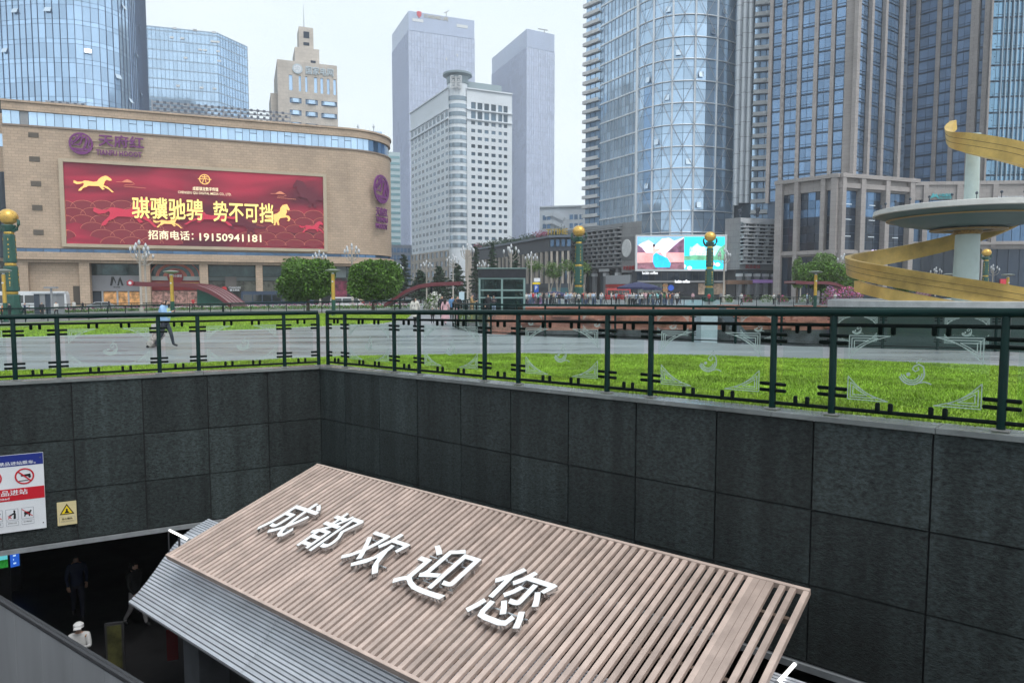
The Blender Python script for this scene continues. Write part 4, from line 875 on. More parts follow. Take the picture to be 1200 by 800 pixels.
for i, p in enumerate(pts): ff_ = Face(pts[max(i-1, 0)], pts[min(i+1, len(pts)-1)]); mb.box((p[0]+ff_.n.x*.08, p[1]+ff_.n.y*.08, 65), (.12, .3, 70), ff_.rz)
mb.build('mullions', M('blue_frame', (.07, .10, .16), .5), t1, kind='stuff')
for i, j in [(8, 3), (8, 6), (10, 8), (15, 8), (16, 3), (16, 9), (20, 6), (24, 5), (26, 9), (27, 4), (31, 7), (33, 5), (34, 9)]:
    ff_ = Face(pts[i+8], pts[i+9]); zc = 30.5+fh*j+3.3; mb = MB(); mw = Matrix.Translation(ff_.pt(ff_.L/2, zc, .45)) @ Matrix.Rotation(ff_.rz, 4, 'Z') @ Matrix.Rotation(-.45, 4, 'X'); mb.box(None, (ff_.L-.15, .08, 1.3), mw=mw); mb.build('open_window', M('open_sash', (.62, .72, .82), .08, metal=.8), t1)
# ----------------------------------------------------------------- second glass block behind it
t2 = thing('glass_office_block', 'paler blue glass office block with chamfered corner behind the roof screen', 'building', (*xy(col(235, 320)), GZ))
A_, B_, C_ = col(174, 300), col(263, 309), col(297, 326); zt = at_y(263, 39, 309).z
body(t2, [A_, B_, C_, away(C_, 40), away(A_, 40)], GZ, zt-.5, M('tower_core2', (.10, .14, .2), .6)); zs = [20+3.95*k for k in range(int((zt-20)/3.95)+1)]+[zt]
curtain(t2, resample([A_, B_], 1.6), zs, g_pale, sep=False, fin=(.12, .2), finm=M('pale_frame', (.25, .33, .42), .5), band=(.5, .1), bandm=M('pale_band', (.34, .43, .53), .4, metal=.4), gap=.14)
curtain(t2, resample([B_, C_], 1.6), zs, g_sky, sep=False, fin=(.12, .2), finm=MATS['pale_frame'], band=(.5, .1), bandm=MATS['pale_band'], gap=.14)  # right facet's shade painted by the darker of two glasses
for k in range(26):
    ff_ = Face(A_, B_); s = random.uniform(8, 31); z = 74+random.randint(0, 9)*3.95+2.4; pane(t2, ff_, s, s+1.5, z, z+.8, whit, .3, 'open_window', .1)
# ----------------------------------------------------------------- beige stepped office tower
t3 = thing('stepped_office_tower', 'beige stepped office tower with antenna and vertical slit windows', 'building', (*xy(col(365, 255)), GZ))
f3_ = Face(col(331, 240), col(399.5, 247)); beige = brickmat('beige_stone', (.55, .50, .45), (.51, .465, .42), (.43, .395, .36), f3_.rz, 1.6, 1.2, .05, bump=.1)
zt = f3_.hit(331, 72)[1]
winr = []
for a, b in ((338.5, 343), (350, 353), (357.5, 360.5), (368, 372), (375.5, 379), (383, 386.5), (390.5, 394)):
    y = 87.5+(a-338)*.11; (s0, z1), (s1, z0) = f3_.hit(a, y), f3_.hit(b, y+18.5); winr.append((s0, s1, z0, z1))
slit = list(winr); bays = []
for y in (114, 128.2, 142.5, 157, 171, 185):
    for a, b in ((339.5, 353.5), (358, 372.5), (376.5, 395)):
        yy = y+(a-338)*.11; (s0, z1), (s1, z0) = f3_.hit(a, yy), f3_.hit(b, yy+7.6); bays.append((s0, s1, z0, z1))
back = [xy(f3_.B-f3_.n*26), xy(f3_.A-f3_.n*26)]
mb = MB(); wall_open(mb, f3_, 0, f3_.L, GZ, zt, winr+bays, .5); mb.build('front_wall', beige, t3)
body(t3, [xy(f3_.A-f3_.n*.55), xy(f3_.B-f3_.n*.55)]+back, GZ, zt-.3, beige, 'core'); body(t3, [xy(f3_.A), xy(f3_.B)]+back, zt, zt+.5, beige, 'roof_slab')
for e in (f3_.A, f3_.B): pass
mb = MB(); mb.box(f3_.pt(.02, (GZ+zt)/2, -.28), (.06, .55, zt-GZ), f3_.rz); mb.box(f3_.pt(f3_.L-.02, (GZ+zt)/2, -.28), (.06, .55, zt-GZ), f3_.rz); mb.build('corner_trim', beige, t3, kind='stuff')
for r in slit: pane(t3, f3_, *r, g_sky, -.4)
for r in bays:
    pane(t3, f3_, *r, g_navy, -.42)
    mb = MB(); s0, s1, z0, z1 = r; mb.prism([xy(f3_.pt(s0+.3, 0, -.3)), xy(f3_.pt(s0+1.0, 0, .55)), xy(f3_.pt(s1-1.0, 0, .55)), xy(f3_.pt(s1-.3, 0, -.3))], z0+.25, z1-.3); mb.build('bay_window', g_pale, t3)
fc = shift(f3_, -6); fd = shift(f3_, -8)
def stepblk(x0, x1, ytop, dp, ff_, zb):
    s0, zt_ = ff_.hit(x0, ytop); s1 = ff_.hit(x1, ytop)[0]; mb = MB(); mb.prism([xy(ff_.pt(s0, 0)), xy(ff_.pt(s1, 0)), xy(ff_.pt(s1, 0, -dp)), xy(ff_.pt(s0, 0, -dp))], zb, zt_); mb.build('crown_block', beige, t3); return zt_
z1_ = stepblk(345.5, 374, 55, 12, fc, zt); z2_ = stepblk(350, 367, 31, 8, fd, z1_)
for a, b in (((355.5, 37), (362.5, 45.5)), ((355.5, 49.5), (362.5, 54))): rect(t3, fd, a, b, g_dark, 'crown_window', -.05, .1)
rect(t3, fc, (364, 71), (370, 74.5), g_dark, 'crown_window', -.05, .1)
p = fd.pt(fd.hit(357, 30)[0], z2_, -3); mb = MB(); mb.tube([p, p+V((0, 0, 4)), p+V((0, 0, 9))], [.25, .15, .05], 6); mb.build('antenna', alum, t3)
fe = shift(f3_, -4); s0, zl = fe.hit(317, 109); mb = MB(); mb.prism([xy(fe.pt(s0, 0)), xy(fe.pt(.3, 0)), xy(fe.pt(.3, 0, -15)), xy(fe.pt(s0, 0, -15))], GZ, zl); mb.build('side_block', beige, t3)
lg = M('pale_sign', (.48, .55, .60), .4, metal=.3)
text('lettering', '国家电网', lg, t3, f3_.mat(*f3_.hit(374.5, 84), .05), f3_.hit(391, 85)[0]-f3_.hit(358.5, 85)[0], 2.7, .02, .3)
mb = MB(); s, z = f3_.hit(348.5, 81); mb.fprism(f3_.mat(s, z, .05), [(1.65*math.cos(j*.2618), 1.65*math.sin(j*.2618)) for j in range(24)], 0, .3); lo = mb.build('round_logo', lg, t3)
mb = MB(); mb.fprism(f3_.mat(s, z, .36), [(1.2*math.cos(j*.2618), 1.2*math.sin(j*.2618)) for j in range(24)], 0, .02); mb.build('logo_face', white_p, lo)
mb = MB()
for rr in (-.5, 0, .5): mb.strip(f3_.mat(s, z, .38), [(rr-.3, -1.0), (rr+.1, 0), (rr-.1, 1.0)], .16, .02)
for rr in (-.4, .35): mb.strip(f3_.mat(s, z, .385), [(-1.1, rr-.2), (0, rr+.1), (1.1, rr-.1)], .16, .02)
mb.build('logo_lines', lg, lo, kind='stuff')
# ----------------------------------------------------------------- two far towers, the haze's lavender paleness put into their colours
def far_tower(name, label, L, C, Rr, zt, fl, cw, slope_l=0):
    th = thing(name, label, 'building', (*xy(C), GZ)); zb = zt-16
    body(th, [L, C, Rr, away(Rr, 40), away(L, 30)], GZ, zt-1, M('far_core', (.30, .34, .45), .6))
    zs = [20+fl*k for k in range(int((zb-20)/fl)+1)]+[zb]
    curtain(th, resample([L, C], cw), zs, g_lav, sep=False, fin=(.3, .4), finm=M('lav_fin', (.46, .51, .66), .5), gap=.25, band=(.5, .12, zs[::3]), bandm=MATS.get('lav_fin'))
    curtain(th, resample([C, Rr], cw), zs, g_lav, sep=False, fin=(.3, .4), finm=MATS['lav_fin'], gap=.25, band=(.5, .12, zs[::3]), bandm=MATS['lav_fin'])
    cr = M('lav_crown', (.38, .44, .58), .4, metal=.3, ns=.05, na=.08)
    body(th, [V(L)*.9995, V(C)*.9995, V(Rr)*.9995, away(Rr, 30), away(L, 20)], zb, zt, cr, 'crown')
    return th
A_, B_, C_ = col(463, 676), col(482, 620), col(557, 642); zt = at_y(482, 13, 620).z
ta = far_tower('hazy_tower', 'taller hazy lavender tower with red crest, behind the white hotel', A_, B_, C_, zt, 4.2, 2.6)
ff_ = Face(B_, C_); s, z = ff_.hit(491, 17.5); mb = MB(); mb.fprism(ff_.mat(s, z, .4), [(-2, 2.3), (0, 2.8), (2, 2.3), (2, -.5), (0, -3), (-2, -.5)], 0, .4); mb.build('crest_sign', M('crest_red', (.6, .05, .08), .5), ta)
text('lettering', 'STANDARD LIFE', M('pale_gold', (.5, .46, .36), .5), ta, ff_.mat(*ff_.hit(511, 21), .4), ff_.hit(525, 21)[0]-ff_.hit(497, 21)[0], 3, .02, .3)
for px, yy in ((488, 24), (540, 31)): rect(ta, ff_, (px-5, yy+1), (px+8, yy-.6), whit, 'lit_strip', .3, .5)
p = ff_.pt(ff_.hit(523, 18)[0], zt); mb = MB(); mb.tube([p, p+V((0, 0, 4))], .3, 6); mb.bar(p+V((-2, 0, 3)), p+V((2.5, 0, 5)), .4, .4); mb.build('roof_crane', conc, ta)
for k in range(12): s = random.uniform(6, 56); z = random.uniform(110, zt-30); pane(ta, ff_, s, s+1.2, z, z+2, whit, .4, 'lit_window', .2)
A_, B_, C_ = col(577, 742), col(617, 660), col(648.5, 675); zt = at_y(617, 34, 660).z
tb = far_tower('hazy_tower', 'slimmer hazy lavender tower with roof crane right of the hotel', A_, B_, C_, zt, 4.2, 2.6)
ff_ = Face(B_, C_); p = ff_.pt(ff_.hit(638, 36)[0], zt-1); mb = MB(); mb.tube([p, p+V((0, 0, 3))], .4, 6); mb.bar(p+V((-6, 0, 4.5)), p+V((3, 0, 3)), .7, .7); mb.build('roof_crane', conc, tb)
# ----------------------------------------------------------------- white hotel with corner cylinder
K = 300/230.; ho = thing('white_hotel', 'white hotel block with a banded glass corner turret and maze emblem', 'building', (*xy(col(540, 315)), GZ))
Cn = col(527, 300); Ln = col(483, 343); Cr = col(548, 301); Rn = col(600, 310)
fl_, fr_ = Face(Ln, Cn), Face(Cr, Rn); hz = fr_.hit(550, 140)[1]; zpod = fr_.hit(552, 293)[1]; zl0 = fl_.hit(526, 168)[1]
wh = M('hotel_white', (.70, .75, .80), .55, ns=.08, na=.08); rows = 17; pitch = (hz-zpod)/rows
bwin = M('hotel_window', (.10, .15, .20), .12, metal=.3, rnd=.5, island=.4)
poly = [Ln, Cn, Cr, Rn, away(Rn, 25), away(Ln, 12)]
def inset(pl, d): return [away(p, d) for p in pl]
zt_w = fr_.hit(550, 104)[1]
body(ho, inset(poly, .5), GZ, zt_w-.5, wh, 'core')
cols = ((552.5, 557.2), (560, 565), (568, 572.8), (576, 581), (584.3, 588.2), (590.5, 594.5)); rr = []
for k in range(rows):
    z0 = zpod+pitch*k+pitch*.38
    for a, b in cols: rr.append((fr_.hit(a, 220)[0], fr_.hit(b, 220)[0], z0, z0+pitch*.46))
big = []
for k, (y0, y1) in enumerate(((139, 130), (128, 119.5))):
    for a, b in cols: big.append((fr_.hit(a-.4, y0)[0], fr_.hit(b+.4, y0)[0], fr_.hit(552, y0)[1], fr_.hit(552, y1)[1]))
mb = MB(); wall_open(mb, fr_, 0, fr_.L, zpod, zt_w, rr+big, .35); mb.build('front_wall', wh, ho)
for r in rr+big: pane(ho, fr_, *r, bwin, -.3)
rl = []; nl = 10
for k in range(rows-1):
    z0 = zpod+pitch*k+pitch*.38
    for j in range(nl): a = fl_.L*(j+.22)/nl; rl.append((a, a+fl_.L/nl*.62, z0, z0+pitch*.46))
for k in range(2):
    z0 = zpod+pitch*(rows-1)+k*pitch*1.15+.6
    for j in range(nl): a = fl_.L*(j+.22)/nl; rl.append((a, a+fl_.L/nl*.62, z0, z0+pitch*.7))
mb = MB(); wall_open(mb, fl_, 0, fl_.L, zpod, zt_w, rl, .12); mb.build('side_wall', wh, ho)
for r in rl: pane(ho, fl_, *r, bwin, -.07)
for ff_ in (fl_, fr_):
    for z in (zpod+pitch*rows+.1, zpod+pitch*(rows+1.2)+.3, zt_w): mb = MB(); mb.box(ff_.pt(ff_.L/2, z, .25), (ff_.L, .7, .5), ff_.rz); mb.build('cornice', wh, ho)
gr = M('hotel_grey', (.30, .35, .39), .5, ns=.2, na=.1)
ztop = fr_.hit(560, 95)[1]
body(ho, inset(poly, 4), zt_w-.5, ztop-2, gr, 'attic'); 
mb = MB(); mb.box(fr_.pt(fr_.L*.45, ztop-.8, -5.5), (fr_.L*.8, 3, 2.6), fr_.rz); mb.build('roof_hood', M('roof_teal', (.30, .37, .40), .4, metal=.3), ho)
cc = away((Cn+Cr)/2, 2.4); rad = 4.2; ztur = at_y(537, 84, 299).z
mb = MB(); mb.lathe([(rad, GZ), (rad, ztur-1)], 28, (cc.x, cc.y, 0)); mb.build('turret', wh, ho, smooth=True)
for k in range(rows+3):
    z0 = zpod+pitch*k+pitch*.3; mb = MB(); mb.lathe([(rad+.12, z0), (rad+.12, z0+pitch*.55)], 28, (cc.x, cc.y, 0)); mb.build('turret_window', M('turret_glass', (.30, .38, .45), .15, metal=.4, rnd=.25), ho, smooth=True)
zb_ = zt_w-.5
mb = MB(); mb.lathe([(rad+.3, zb_+2.5), (rad+.5, ztur-1.5), (rad+2, ztur-.8), (rad+2, ztur), (rad, ztur+.3)], 28, (cc.x, cc.y, 0)); mb.build('turret_crown', M('crown_grey', (.25, .32, .36), .5), ho, smooth=True)
mb = MB(); fl2 = Face(xy(V((cc.x-4, cc.y-rad-.7))), xy(V((cc.x+4, cc.y-rad-.7)))); s, z = fl2.hit(534.5, 96.5); m = fl2.mat(s, z, 0)
for sx in (1, -1):
    for pl in ([(.3, 2.4), (.3, -2.4)], [(.3, 1.9), (1.7, 1.9), (1.7, .6), (1.0, .6), (1.0, 1.2)], [(.3, -1.9), (1.7, -1.9), (1.7, -.6), (1.0, -.6), (1.0, -1.2)], [(.3, 0), (2.2, 0)], [(2.2, 2.4), (2.2, -2.4)], [(1.0, 2.5), (2.2, 2.5)], [(1.0, -2.5), (2.2, -2.5)]): mb.strip(m, [(sx*x, y) for x, y in pl], .34, .5)
mb.build('maze_emblem', whit, ho)
pod = M('hotel_podium', (.40, .35, .30), .6, ns=.2, na=.12)
pw = []
for k in range(5):
    z0 = GZ+1.2+(zpod-GZ)*k/5
    for j in range(9): a = fl_.L*(j+.2)/9; pw.append((a, a+fl_.L/9*.55, z0, z0+(zpod-GZ)/5*.6))
fl3, fr3 = shift(fl_, .5), shift(fr_, .5)
mb = MB(); wall_open(mb, fl3, 0, fl3.L, GZ, zpod, pw, .3); mb.build('podium_wall', pod, ho)
for r in pw: pane(ho, fl3, *r, bwin, -.25)
mb = MB(); mb.box(fr3.pt(fr3.L/2-1, (GZ+zpod)/2, -.3), (fr3.L+2, .5, zpod-GZ), fr3.rz); mb.build('podium_wall', pod, ho)
# ----------------------------------------------------------------- small far fillers between the mall and the hotel
te = thing('teal_striped_block', 'narrow pale teal striped block just right of the shopping centre', 'building', (*xy(col(464, 420)), GZ))
A_, B_ = col(440, 415), col(470.5, 420); zt = at_y(465, 178, 418).z; body(te, [A_, B_, away(B_, 30), away(A_, 30)], GZ, zt, M('pale_teal', (.42, .52, .55), .5), 'wall')
ff_ = Face(A_, B_)
for k in range(16): mb = MB(); mb.box(ff_.pt(ff_.L/2, zt-3-k*3.6, .05), (ff_.L-.4, .2, 1.5), ff_.rz); mb.build('window_band', M('teal_glass', (.22, .38, .42), .2, metal=.4), te)
tf = thing('grey_mid_block', 'low grey block behind the pines right of the shopping centre', 'building', (*xy(col(474, 380)), GZ))
A_, B_ = col(456, 378), col(486, 384); zt = at_y(472, 287, 380).z; body(tf, [A_, B_, away(B_, 30), away(A_, 30)], GZ, zt, M('grey_slate', (.16, .18, .22), .6), 'wall'); ff_ = Face(A_, B_)
for k in range(5):
    for j in range(7): pane(tf, ff_, .8+j*1.95, 2.2+j*1.95, zt-4-k*4, zt-1.6-k*4, g_navy, .1)
tg = thing('distant_glass_block', 'small distant glass block with two rooftop poles above the shopping centre', 'building', (*xy(col(437, 450)), GZ))
A_, B_ = col(424, 450), col(450, 455); zt = at_y(437, 152.5, 450).z; body(tg, [A_, B_, away(B_, 20), away(A_, 20)], GZ, zt, g_pale, 'wall')
for px in (422.5, 440.5): c_ = col(px, 452); mb = MB(); zz = at_y(px, 146, 452).z; mb.tube([(c_.x, c_.y, zt-4), (c_.x, c_.y, zz)], .35, 6); mb.lathe([(.5, 0), (.9, .5), (.5, 1)], 8, (c_.x, c_.y, zz-2)); mb.build('rooftop_pole', alum, tg)
# ================================================================= right-hand buildings
# ----------------------------------------------------------------- colonnaded block with roof garden
cb = thing('colonnaded_block', 'dark grey block with pale columns and a planted roof, left of the louvred podium', 'building', (*xy(col(630, 215)), GZ))
A_, B_, C_ = col(553, 250), col(643, 188), col(669, 186); zt = at_y(643, 276, 188).z; zf_ = at_y(643, 291, 188).z; zb_ = at_y(643, 332, 188).z
slate = M('dark_slate', (.055, .065, .085), .5, ns=.3, na=.2); pale_col = M('pale_column', (.46, .41, .36), .6, ns=.4, na=.12)
poly = [A_, B_, C_, away(C_, 25), away(A_, 10)]
body(cb, inset(poly, .8), GZ, zt-.6, slate, 'core'); body(cb, inset(poly, -.9), zt-.6, zt, M('eave_grey', (.16, .19, .24), .4, metal=.3), 'roof_eave'); body(cb, inset(poly, -.1), zf_-.8, zf_, slate, 'frieze'); body(cb, inset(poly, -.3), zb_-1.2, zb_, slate, 'ground_beam')
for ff_, n in ((Face(A_, B_), 20), (Face(B_, C_), 4)):
    for k in range(n):
        a = ff_.L*(k+.5)/n; ubox('column', pale_col, cb, ff_.pt(a, (zf_+zb_)/2-.4, -.1), (ff_.L/n*.34, .5, zf_-zb_-.8), ff_.rz)
        pane(cb, ff_, ff_.L*(k+.18)/n, ff_.L*(k+.82)/n, zf_+.5, zt-1.1, g_navy, -.6, 'upper_window')
        pane(cb, ff_, ff_.L*(k-.12 if k else .1)/n, ff_.L*(k+.12)/n, zb_+1, (zb_+zf_)/2-.3, g_navy, -.7, 'window'); pane(cb, ff_, ff_.L*(k-.12 if k else .1)/n, ff_.L*(k+.12)/n, (zb_+zf_)/2+.3, zf_-1.2, g_dark, -.7, 'window')
for k, (dx, dy) in enumerate(((0, 0),)):
    ff_ = Face(B_, C_); text('lettering', 'TITIME', M('gold_letters', (.45, .32, .08), .4, metal=.6), cb, shift(ff_, -1).mat(shift(ff_, -1).hit(653, 271)[0], zt+1.0, .3), 6.0, 1.5, .02, .2)
ff_ = Face(A_, B_)
for px0, px1 in ((600, 612), (632, 646)): pass
rect(cb, Face(B_, C_), (646, 344), (667, 337), M('dark_teal_awning', (.05, .14, .17), .5), 'awning', .5, 2.2)
# ----------------------------------------------------------------- pale apartment building behind
ap = thing('pale_apartment_block', 'pale blue-white apartment block with zigzag stair behind the planted roof', 'building', (*xy(col(660, 290)), GZ))
A_, B_ = col(632, 285), col(690, 280); ff_ = Face(A_, B_); zt = ff_.hit(655, 243)[1]
body(ap, [A_, B_, away(B_, 15), away(A_, 15)], GZ, zt, M('apt_white', (.52, .57, .63), .6, ns=.2, na=.1), 'wall'); body(ap, inset([A_, B_, away(B_, 16), away(A_, 16)], -.5), zt, zt+.6, MATS['apt_white'], 'roof_slab')
for y in (252, 262):
    for x0 in (636, 641, 667.5, 673, 679): pane(ap, ff_, ff_.hit(x0, y)[0], ff_.hit(x0+4, y)[0], ff_.hit(655, y+5.5)[1], ff_.hit(655, y)[1], g_navy, .05)
for y in (251, 260):
    a, b = ff_.pt(*ff_.hit(648, y), .6), ff_.pt(*ff_.hit(661, y+6), .6); mb = MB(); mb.bar(a, b, .5, 1.6); mb.bar(ff_.pt(*ff_.hit(639, y+1), .6), a, .5, 1.6); mb.build('stair_flight', MATS['apt_white'], ap)
# ----------------------------------------------------------------- braced glass tower
SC = 200/180.
bt_ = thing('braced_glass_tower', 'tall curved glass tower with white cross bracing and stacked balconies', 'building', (*xy(col(800, 215)), GZ))
pL0, pL1, pC = col(685, 198.5*SC), col(702, 194*SC), col(744, 180*SC)
curve = [(744, 180), (752, 177.6), (762, 175.4), (773, 173.6), (784, 172.6), (797, 172), (810, 171.9), (822.5, 172.4), (835, 173.4), (847, 175), (857, 177)]
cpts = [col(px, Y*SC) for px, Y in curve]; pR0, pR1 = col(877, 173*SC), col(898.5, 172*SC)
ring = 23.7*178*SC/820; ztop = 96.0; zb_ = 12.0; zs = [zb_+ring*k for k in range(int((ztop-zb_)/ring)+1)]
foot_ = [pL0, pL1, pC]+cpts[1:]+[pR0, pR1, away(pR1, 30), away(pL0, 20)]
body(bt_, inset(foot_, .25), GZ, zs[-1], M('tower_core3', (.055, .08, .11), .6))
wf = M('white_steel', (.68, .72, .76), .4, metal=.2, ns=.3, na=.08)
g_tw = M('tower_glass', (.46, .62, .80), .06, metal=.55, rnd=.16, island=.12, ns=.03, na=.14)  # reflected sky blue partly painted into the base colour
def tower_cells(pts, zs, mat, name, sub, cap):
    cnt = 0; mbp = MB()
    for p, q in zip(pts, pts[1:]):
        ff_ = Face(p, q)
        for z0, z1 in zip(zs, zs[1:]):
            h = z1-z0
            for a, b in sub:
                if a == 0 and cnt < cap and z0 < 82: pane(bt_, ff_, .05, ff_.L-.05, z0+h*a+.06, z0+h*b-.05, mat, .03, name, .08, .006); cnt += 1
                else: mbp.box(None, (ff_.L-.1, .08, h*(b-a)-.1), mw=Matrix.Translation(ff_.pt(ff_.L/2, z0+h*(a+b)/2, .03)) @ Matrix.Rotation(ff_.rz+random.uniform(-.005, .005), 4, 'Z') @ Matrix.Rotation(random.uniform(-.005, .005), 4, 'X'))
    mbp.build('glazing', mat, bt_, kind='stuff')
tower_cells(cpts, zs, g_tw, 'glass_pane', ((0, .62), (.62, 1)), 160)
lp_ = resample([pL1, pC], 1.75); tower_cells(lp_, zs, M('side_glass', (.42, .57, .74), .08, metal=.55, rnd=.2, island=.15), 'glass_pane', ((0, .45), (.45, 1)), 130)
mb = MB()
for p in lp_[1:-1]: ff_ = Face(pL1, pC); mb.box((p[0]+ff_.n.x*.1, p[1]+ff_.n.y*.1, (zb_+zs[-1])/2), (.13, .25, zs[-1]-zb_), ff_.rz)
mb.build('mullions', M('pale_mullion', (.42, .48, .55), .5), bt_, kind='stuff')
for z in zs:
    ff_ = Face(pL1, pC); mb = MB(); mb.box(ff_.pt(ff_.L/2, z, .15), (ff_.L, .35, .42), ff_.rz); mb.build('floor_band', wf, bt_)
    mb = MB(); mb.tube([(p.x*.9985, p.y*.9985, z) for p in cpts], .17, 6); mb.build('ring_beam', wf, bt_, smooth=True)
for i in (0, 2, 4, 6, 8, 10):
    p = cpts[i]*.998; mb = MB(); mb.tube([(p.x, p.y, zb_-4), (p.x, p.y, zs[-1])],   .28 if i else .5, 8); mb.build('vertical_column', wf, bt_, smooth=True)
brm = M('grey_brace', (.36, .37, .40), .5, metal=.2)
for i in range(0, 10, 2):
    for k in range(0, len(zs)-2, 2):
        for a, b in ((0, 1), (1, 0)):
            pts_ = []
            for j in range(5):
                u = j/4*2; q = cpts[i+int(u)] if u == int(u) else (cpts[i+int(u)]+cpts[i+int(u)+1])/2
                q = q*.9965; t_ = j/4; pts_.append((q.x, q.y, zs[k]+(zs[k+2]-zs[k])*(t_ if a == 0 else 1-t_)))
            mb = MB(); mb.tube(pts_, .065, 5); mb.build('brace', brm, bt_, smooth=True)
for k, px in enumerate((859.5, 866, 872.5)):                 # vertical pipes
    p = col(px, 174*SC); z0 = at_y(px, 241-(3 if k else 0), 174*SC).z; mb = MB(); mb.tube([(p.x, p.y, z0), (p.x, p.y, zs[-1])], .78, 12); pi = mb.build('facade_pipe', wf, bt_, smooth=True)
    for j in range(20): mb = MB(); mb.lathe([(.84, 0), (.84, .12)], 12, (p.x, p.y, z0+2+j*3.9)); mb.build('pipe_collar', brm, pi, smooth=True)
fl_h = 11.95*178*SC/820; balm = M('balcony_slab', (.58, .59, .60), .6, ns=.3, na=.15)
fR, fL_ = Face(pR0, pR1), Face(pL0, pL1)
for ff_, px in ((fR, 888), (fL_, 693)):
    z = at_y(px, 262, 190).z if ff_ is fR else 16; k = 0
    while z < zs[-1]-2:
        mb = MB(); mb.box(ff_.pt(ff_.L/2-(.3 if ff_ is fR else .35), z, .5), (ff_.L-.4 if ff_ is fR else ff_.L+.5, 1.1, .3), ff_.rz); mb.box(ff_.pt(ff_.L/2-(.3 if ff_ is fR else .35), z+.5, 1.0), (ff_.L-.5 if ff_ is fR else ff_.L+.45, .08, .7), ff_.rz); mb.build('balcony', balm, bt_)
        for j in range(3): pane(bt_, ff_, ff_.L*(j+.06)/3, ff_.L*(j+.94)/3, z+.25, z+fl_h-.3, g_sky if j % 2 else g_pale, .1, 'window', .08, .004)
        if random.random() < .3: mb = MB(); mb.box(ff_.pt(ff_.L*.3+random.random()*2, z+.55, 1.0), (.8, .4, .7), ff_.rz); mb.build('air_conditioner', whit, bt_)
        z += fl_h; k += 1
for i, k in [(1, 3), (2, 5), (5, 4), (6, 8), (7, 2), (8, 6), (4, 9), (3, 11), (7, 10), (8, 11), (6, 2), (1, 8), (3, 7), (2, 12)]:
    ff_ = Face(cpts[i], cpts[i+1]); mb = MB(); mb.box(None, (1.3, .08, 1.5), mw=Matrix.Translation(ff_.pt(ff_.L/2, zs[k]+1.6, .5)) @ Matrix.Rotation(ff_.rz, 4, 'Z') @ Matrix.Rotation(-.2, 4, 'X')); mb.build('open_window', MATS['open_sash'], bt_)
# podium: louvred wing, plain panel, screen, right wing
pw_ = thing('louvred_podium', 'grey louvred podium with a white disc at the foot of the braced tower', 'building', (*xy(col(700, 195)), GZ))
f1 = Face(col(640, 214), col(728, 183)); f2_ = Face(col(728, 183), col(751, 178)); zt1 = f1.hit(727, 266)[1]; zt2 = f2_.hit(735, 260.5)[1]; zlo = f1.hit(727, 314)[1]
tile = brickmat('grey_tile', (.28, .285, .295), (.26, .265, .275), (.19, .19, .20), f2_.rz, 1.5, 1.5, .04, bump=.1)
body(pw_, [xy(f1.A), xy(f1.B), away(f1.B, 12), away(f1.A, 12)], zlo, zt1, conc, 'wall'); body(pw_, [xy(f2_.A), xy(f2_.B), away(f2_.B, 14), away(f2_.A, 14)], zlo-1.2, zt2, tile, 'plain_wall')
nr = 9; hrow = (zt1-zlo-.8)/nr
for k in range(nr+1):
    z = zlo+.5+hrow*k; ubox('louvre', M('louvre_grey', (.29, .295, .31), .5, ns=.3, na=.15, rnd=.1), pw_, f1.pt(f1.L/2, z, .55), (f1.L, 1.1, .32), f1.rz)
    if k == nr: break
    n = 15
    for j in range(n):
        a = f1.L*(j+.1+(.28 if k % 2 else 0))/n; b = a+f1.L/n*.58
        pane(pw_, f1, a, min(b, f1.L-.1), z+.3, z+hrow-.25, g_dark, .12, 'window')
        ubox('louvre_block', MATS['louvre_grey'], pw_, f1.pt(f1.L*(j+(.28 if k % 2 else 0)+.03)/n, z+hrow/2, .45), (f1.L/n*.3, .75, hrow-.34), f1.rz)
body(pw_, inset([xy(f1.A), xy(f1.B), away(f1.B, 10), away(f1.A, 10)], -1.2), zt1, zt1+.9, conc, 'parapet')
rect(pw_, f2_, (729.5, 305), (743, 277), M('disc_frame', (.17, .175, .185), .5), 'disc_panel', .02, .25)
s, z = f2_.hit(735.5, 291); a_, b_ = f2_.hit(740.8, 291)[0]-s, f2_.hit(735.5, 280.5)[1]-z; mb = MB(); mb.fprism(f2_.mat(s, z, .25), [(a_*math.cos(j*.2244), b_*math.sin(j*.2244)) for j in range(28)], 0, .3); mb.build('white_disc', M('disc_white', (.62, .63, .64), .5, ns=1.5, na=.15), pw_)
redl = M('red_letters', (.42, .05, .06), .5)
text('lettering', '天吉金城', redl, pw_, f2_.mat(*f2_.hit(737, 313.8), .05), 4.0, 1.1, .02, .15)
gl2 = shift(f1, -2.5); body(pw_, [xy(gl2.A), xy(f2_.B-f2_.n*2), away(f2_.B, 10), away(gl2.A, 10)], GZ, zlo, M('podium_shade', (.08, .085, .09), .6), 'ground_core')
for k in range(7):
    ubox('column', conc, pw_, f1.pt(f1.L*(k+.6)/7, (GZ+zlo)/2, -.6), (1.0, 1.0, zlo-GZ), f1.rz)
    ubox('column_head', whit, pw_, f1.pt(f1.L*(k+.6)/7, zlo-1.6, -.6), (1.25, 1.25, .8), f1.rz)
    for j in range(4): pane(pw_, gl2, gl2.L*(k+.66+j*.18)/7, gl2.L*(k+.82+j*.18)/7, GZ+2.5, zlo-.4, M('podium_glass', (.22, .27, .30), .1, metal=.4, rnd=.3), .1)
rect(pw_, f1, (712.5, 333), (741.5, 322), M('sign_grey', (.45, .47, .5), .5), 'shop_sign', .3, .8); rect(pw_, f1, (712.5, 336.5), (741.5, 333), M('sign_red2', (.5, .06, .05), .5), 'shop_stripe', .3, .85)
rect(pw_, f1, (703, 318.5), (714.5, 314.5), whit, 'wall_sign', .1, .4)
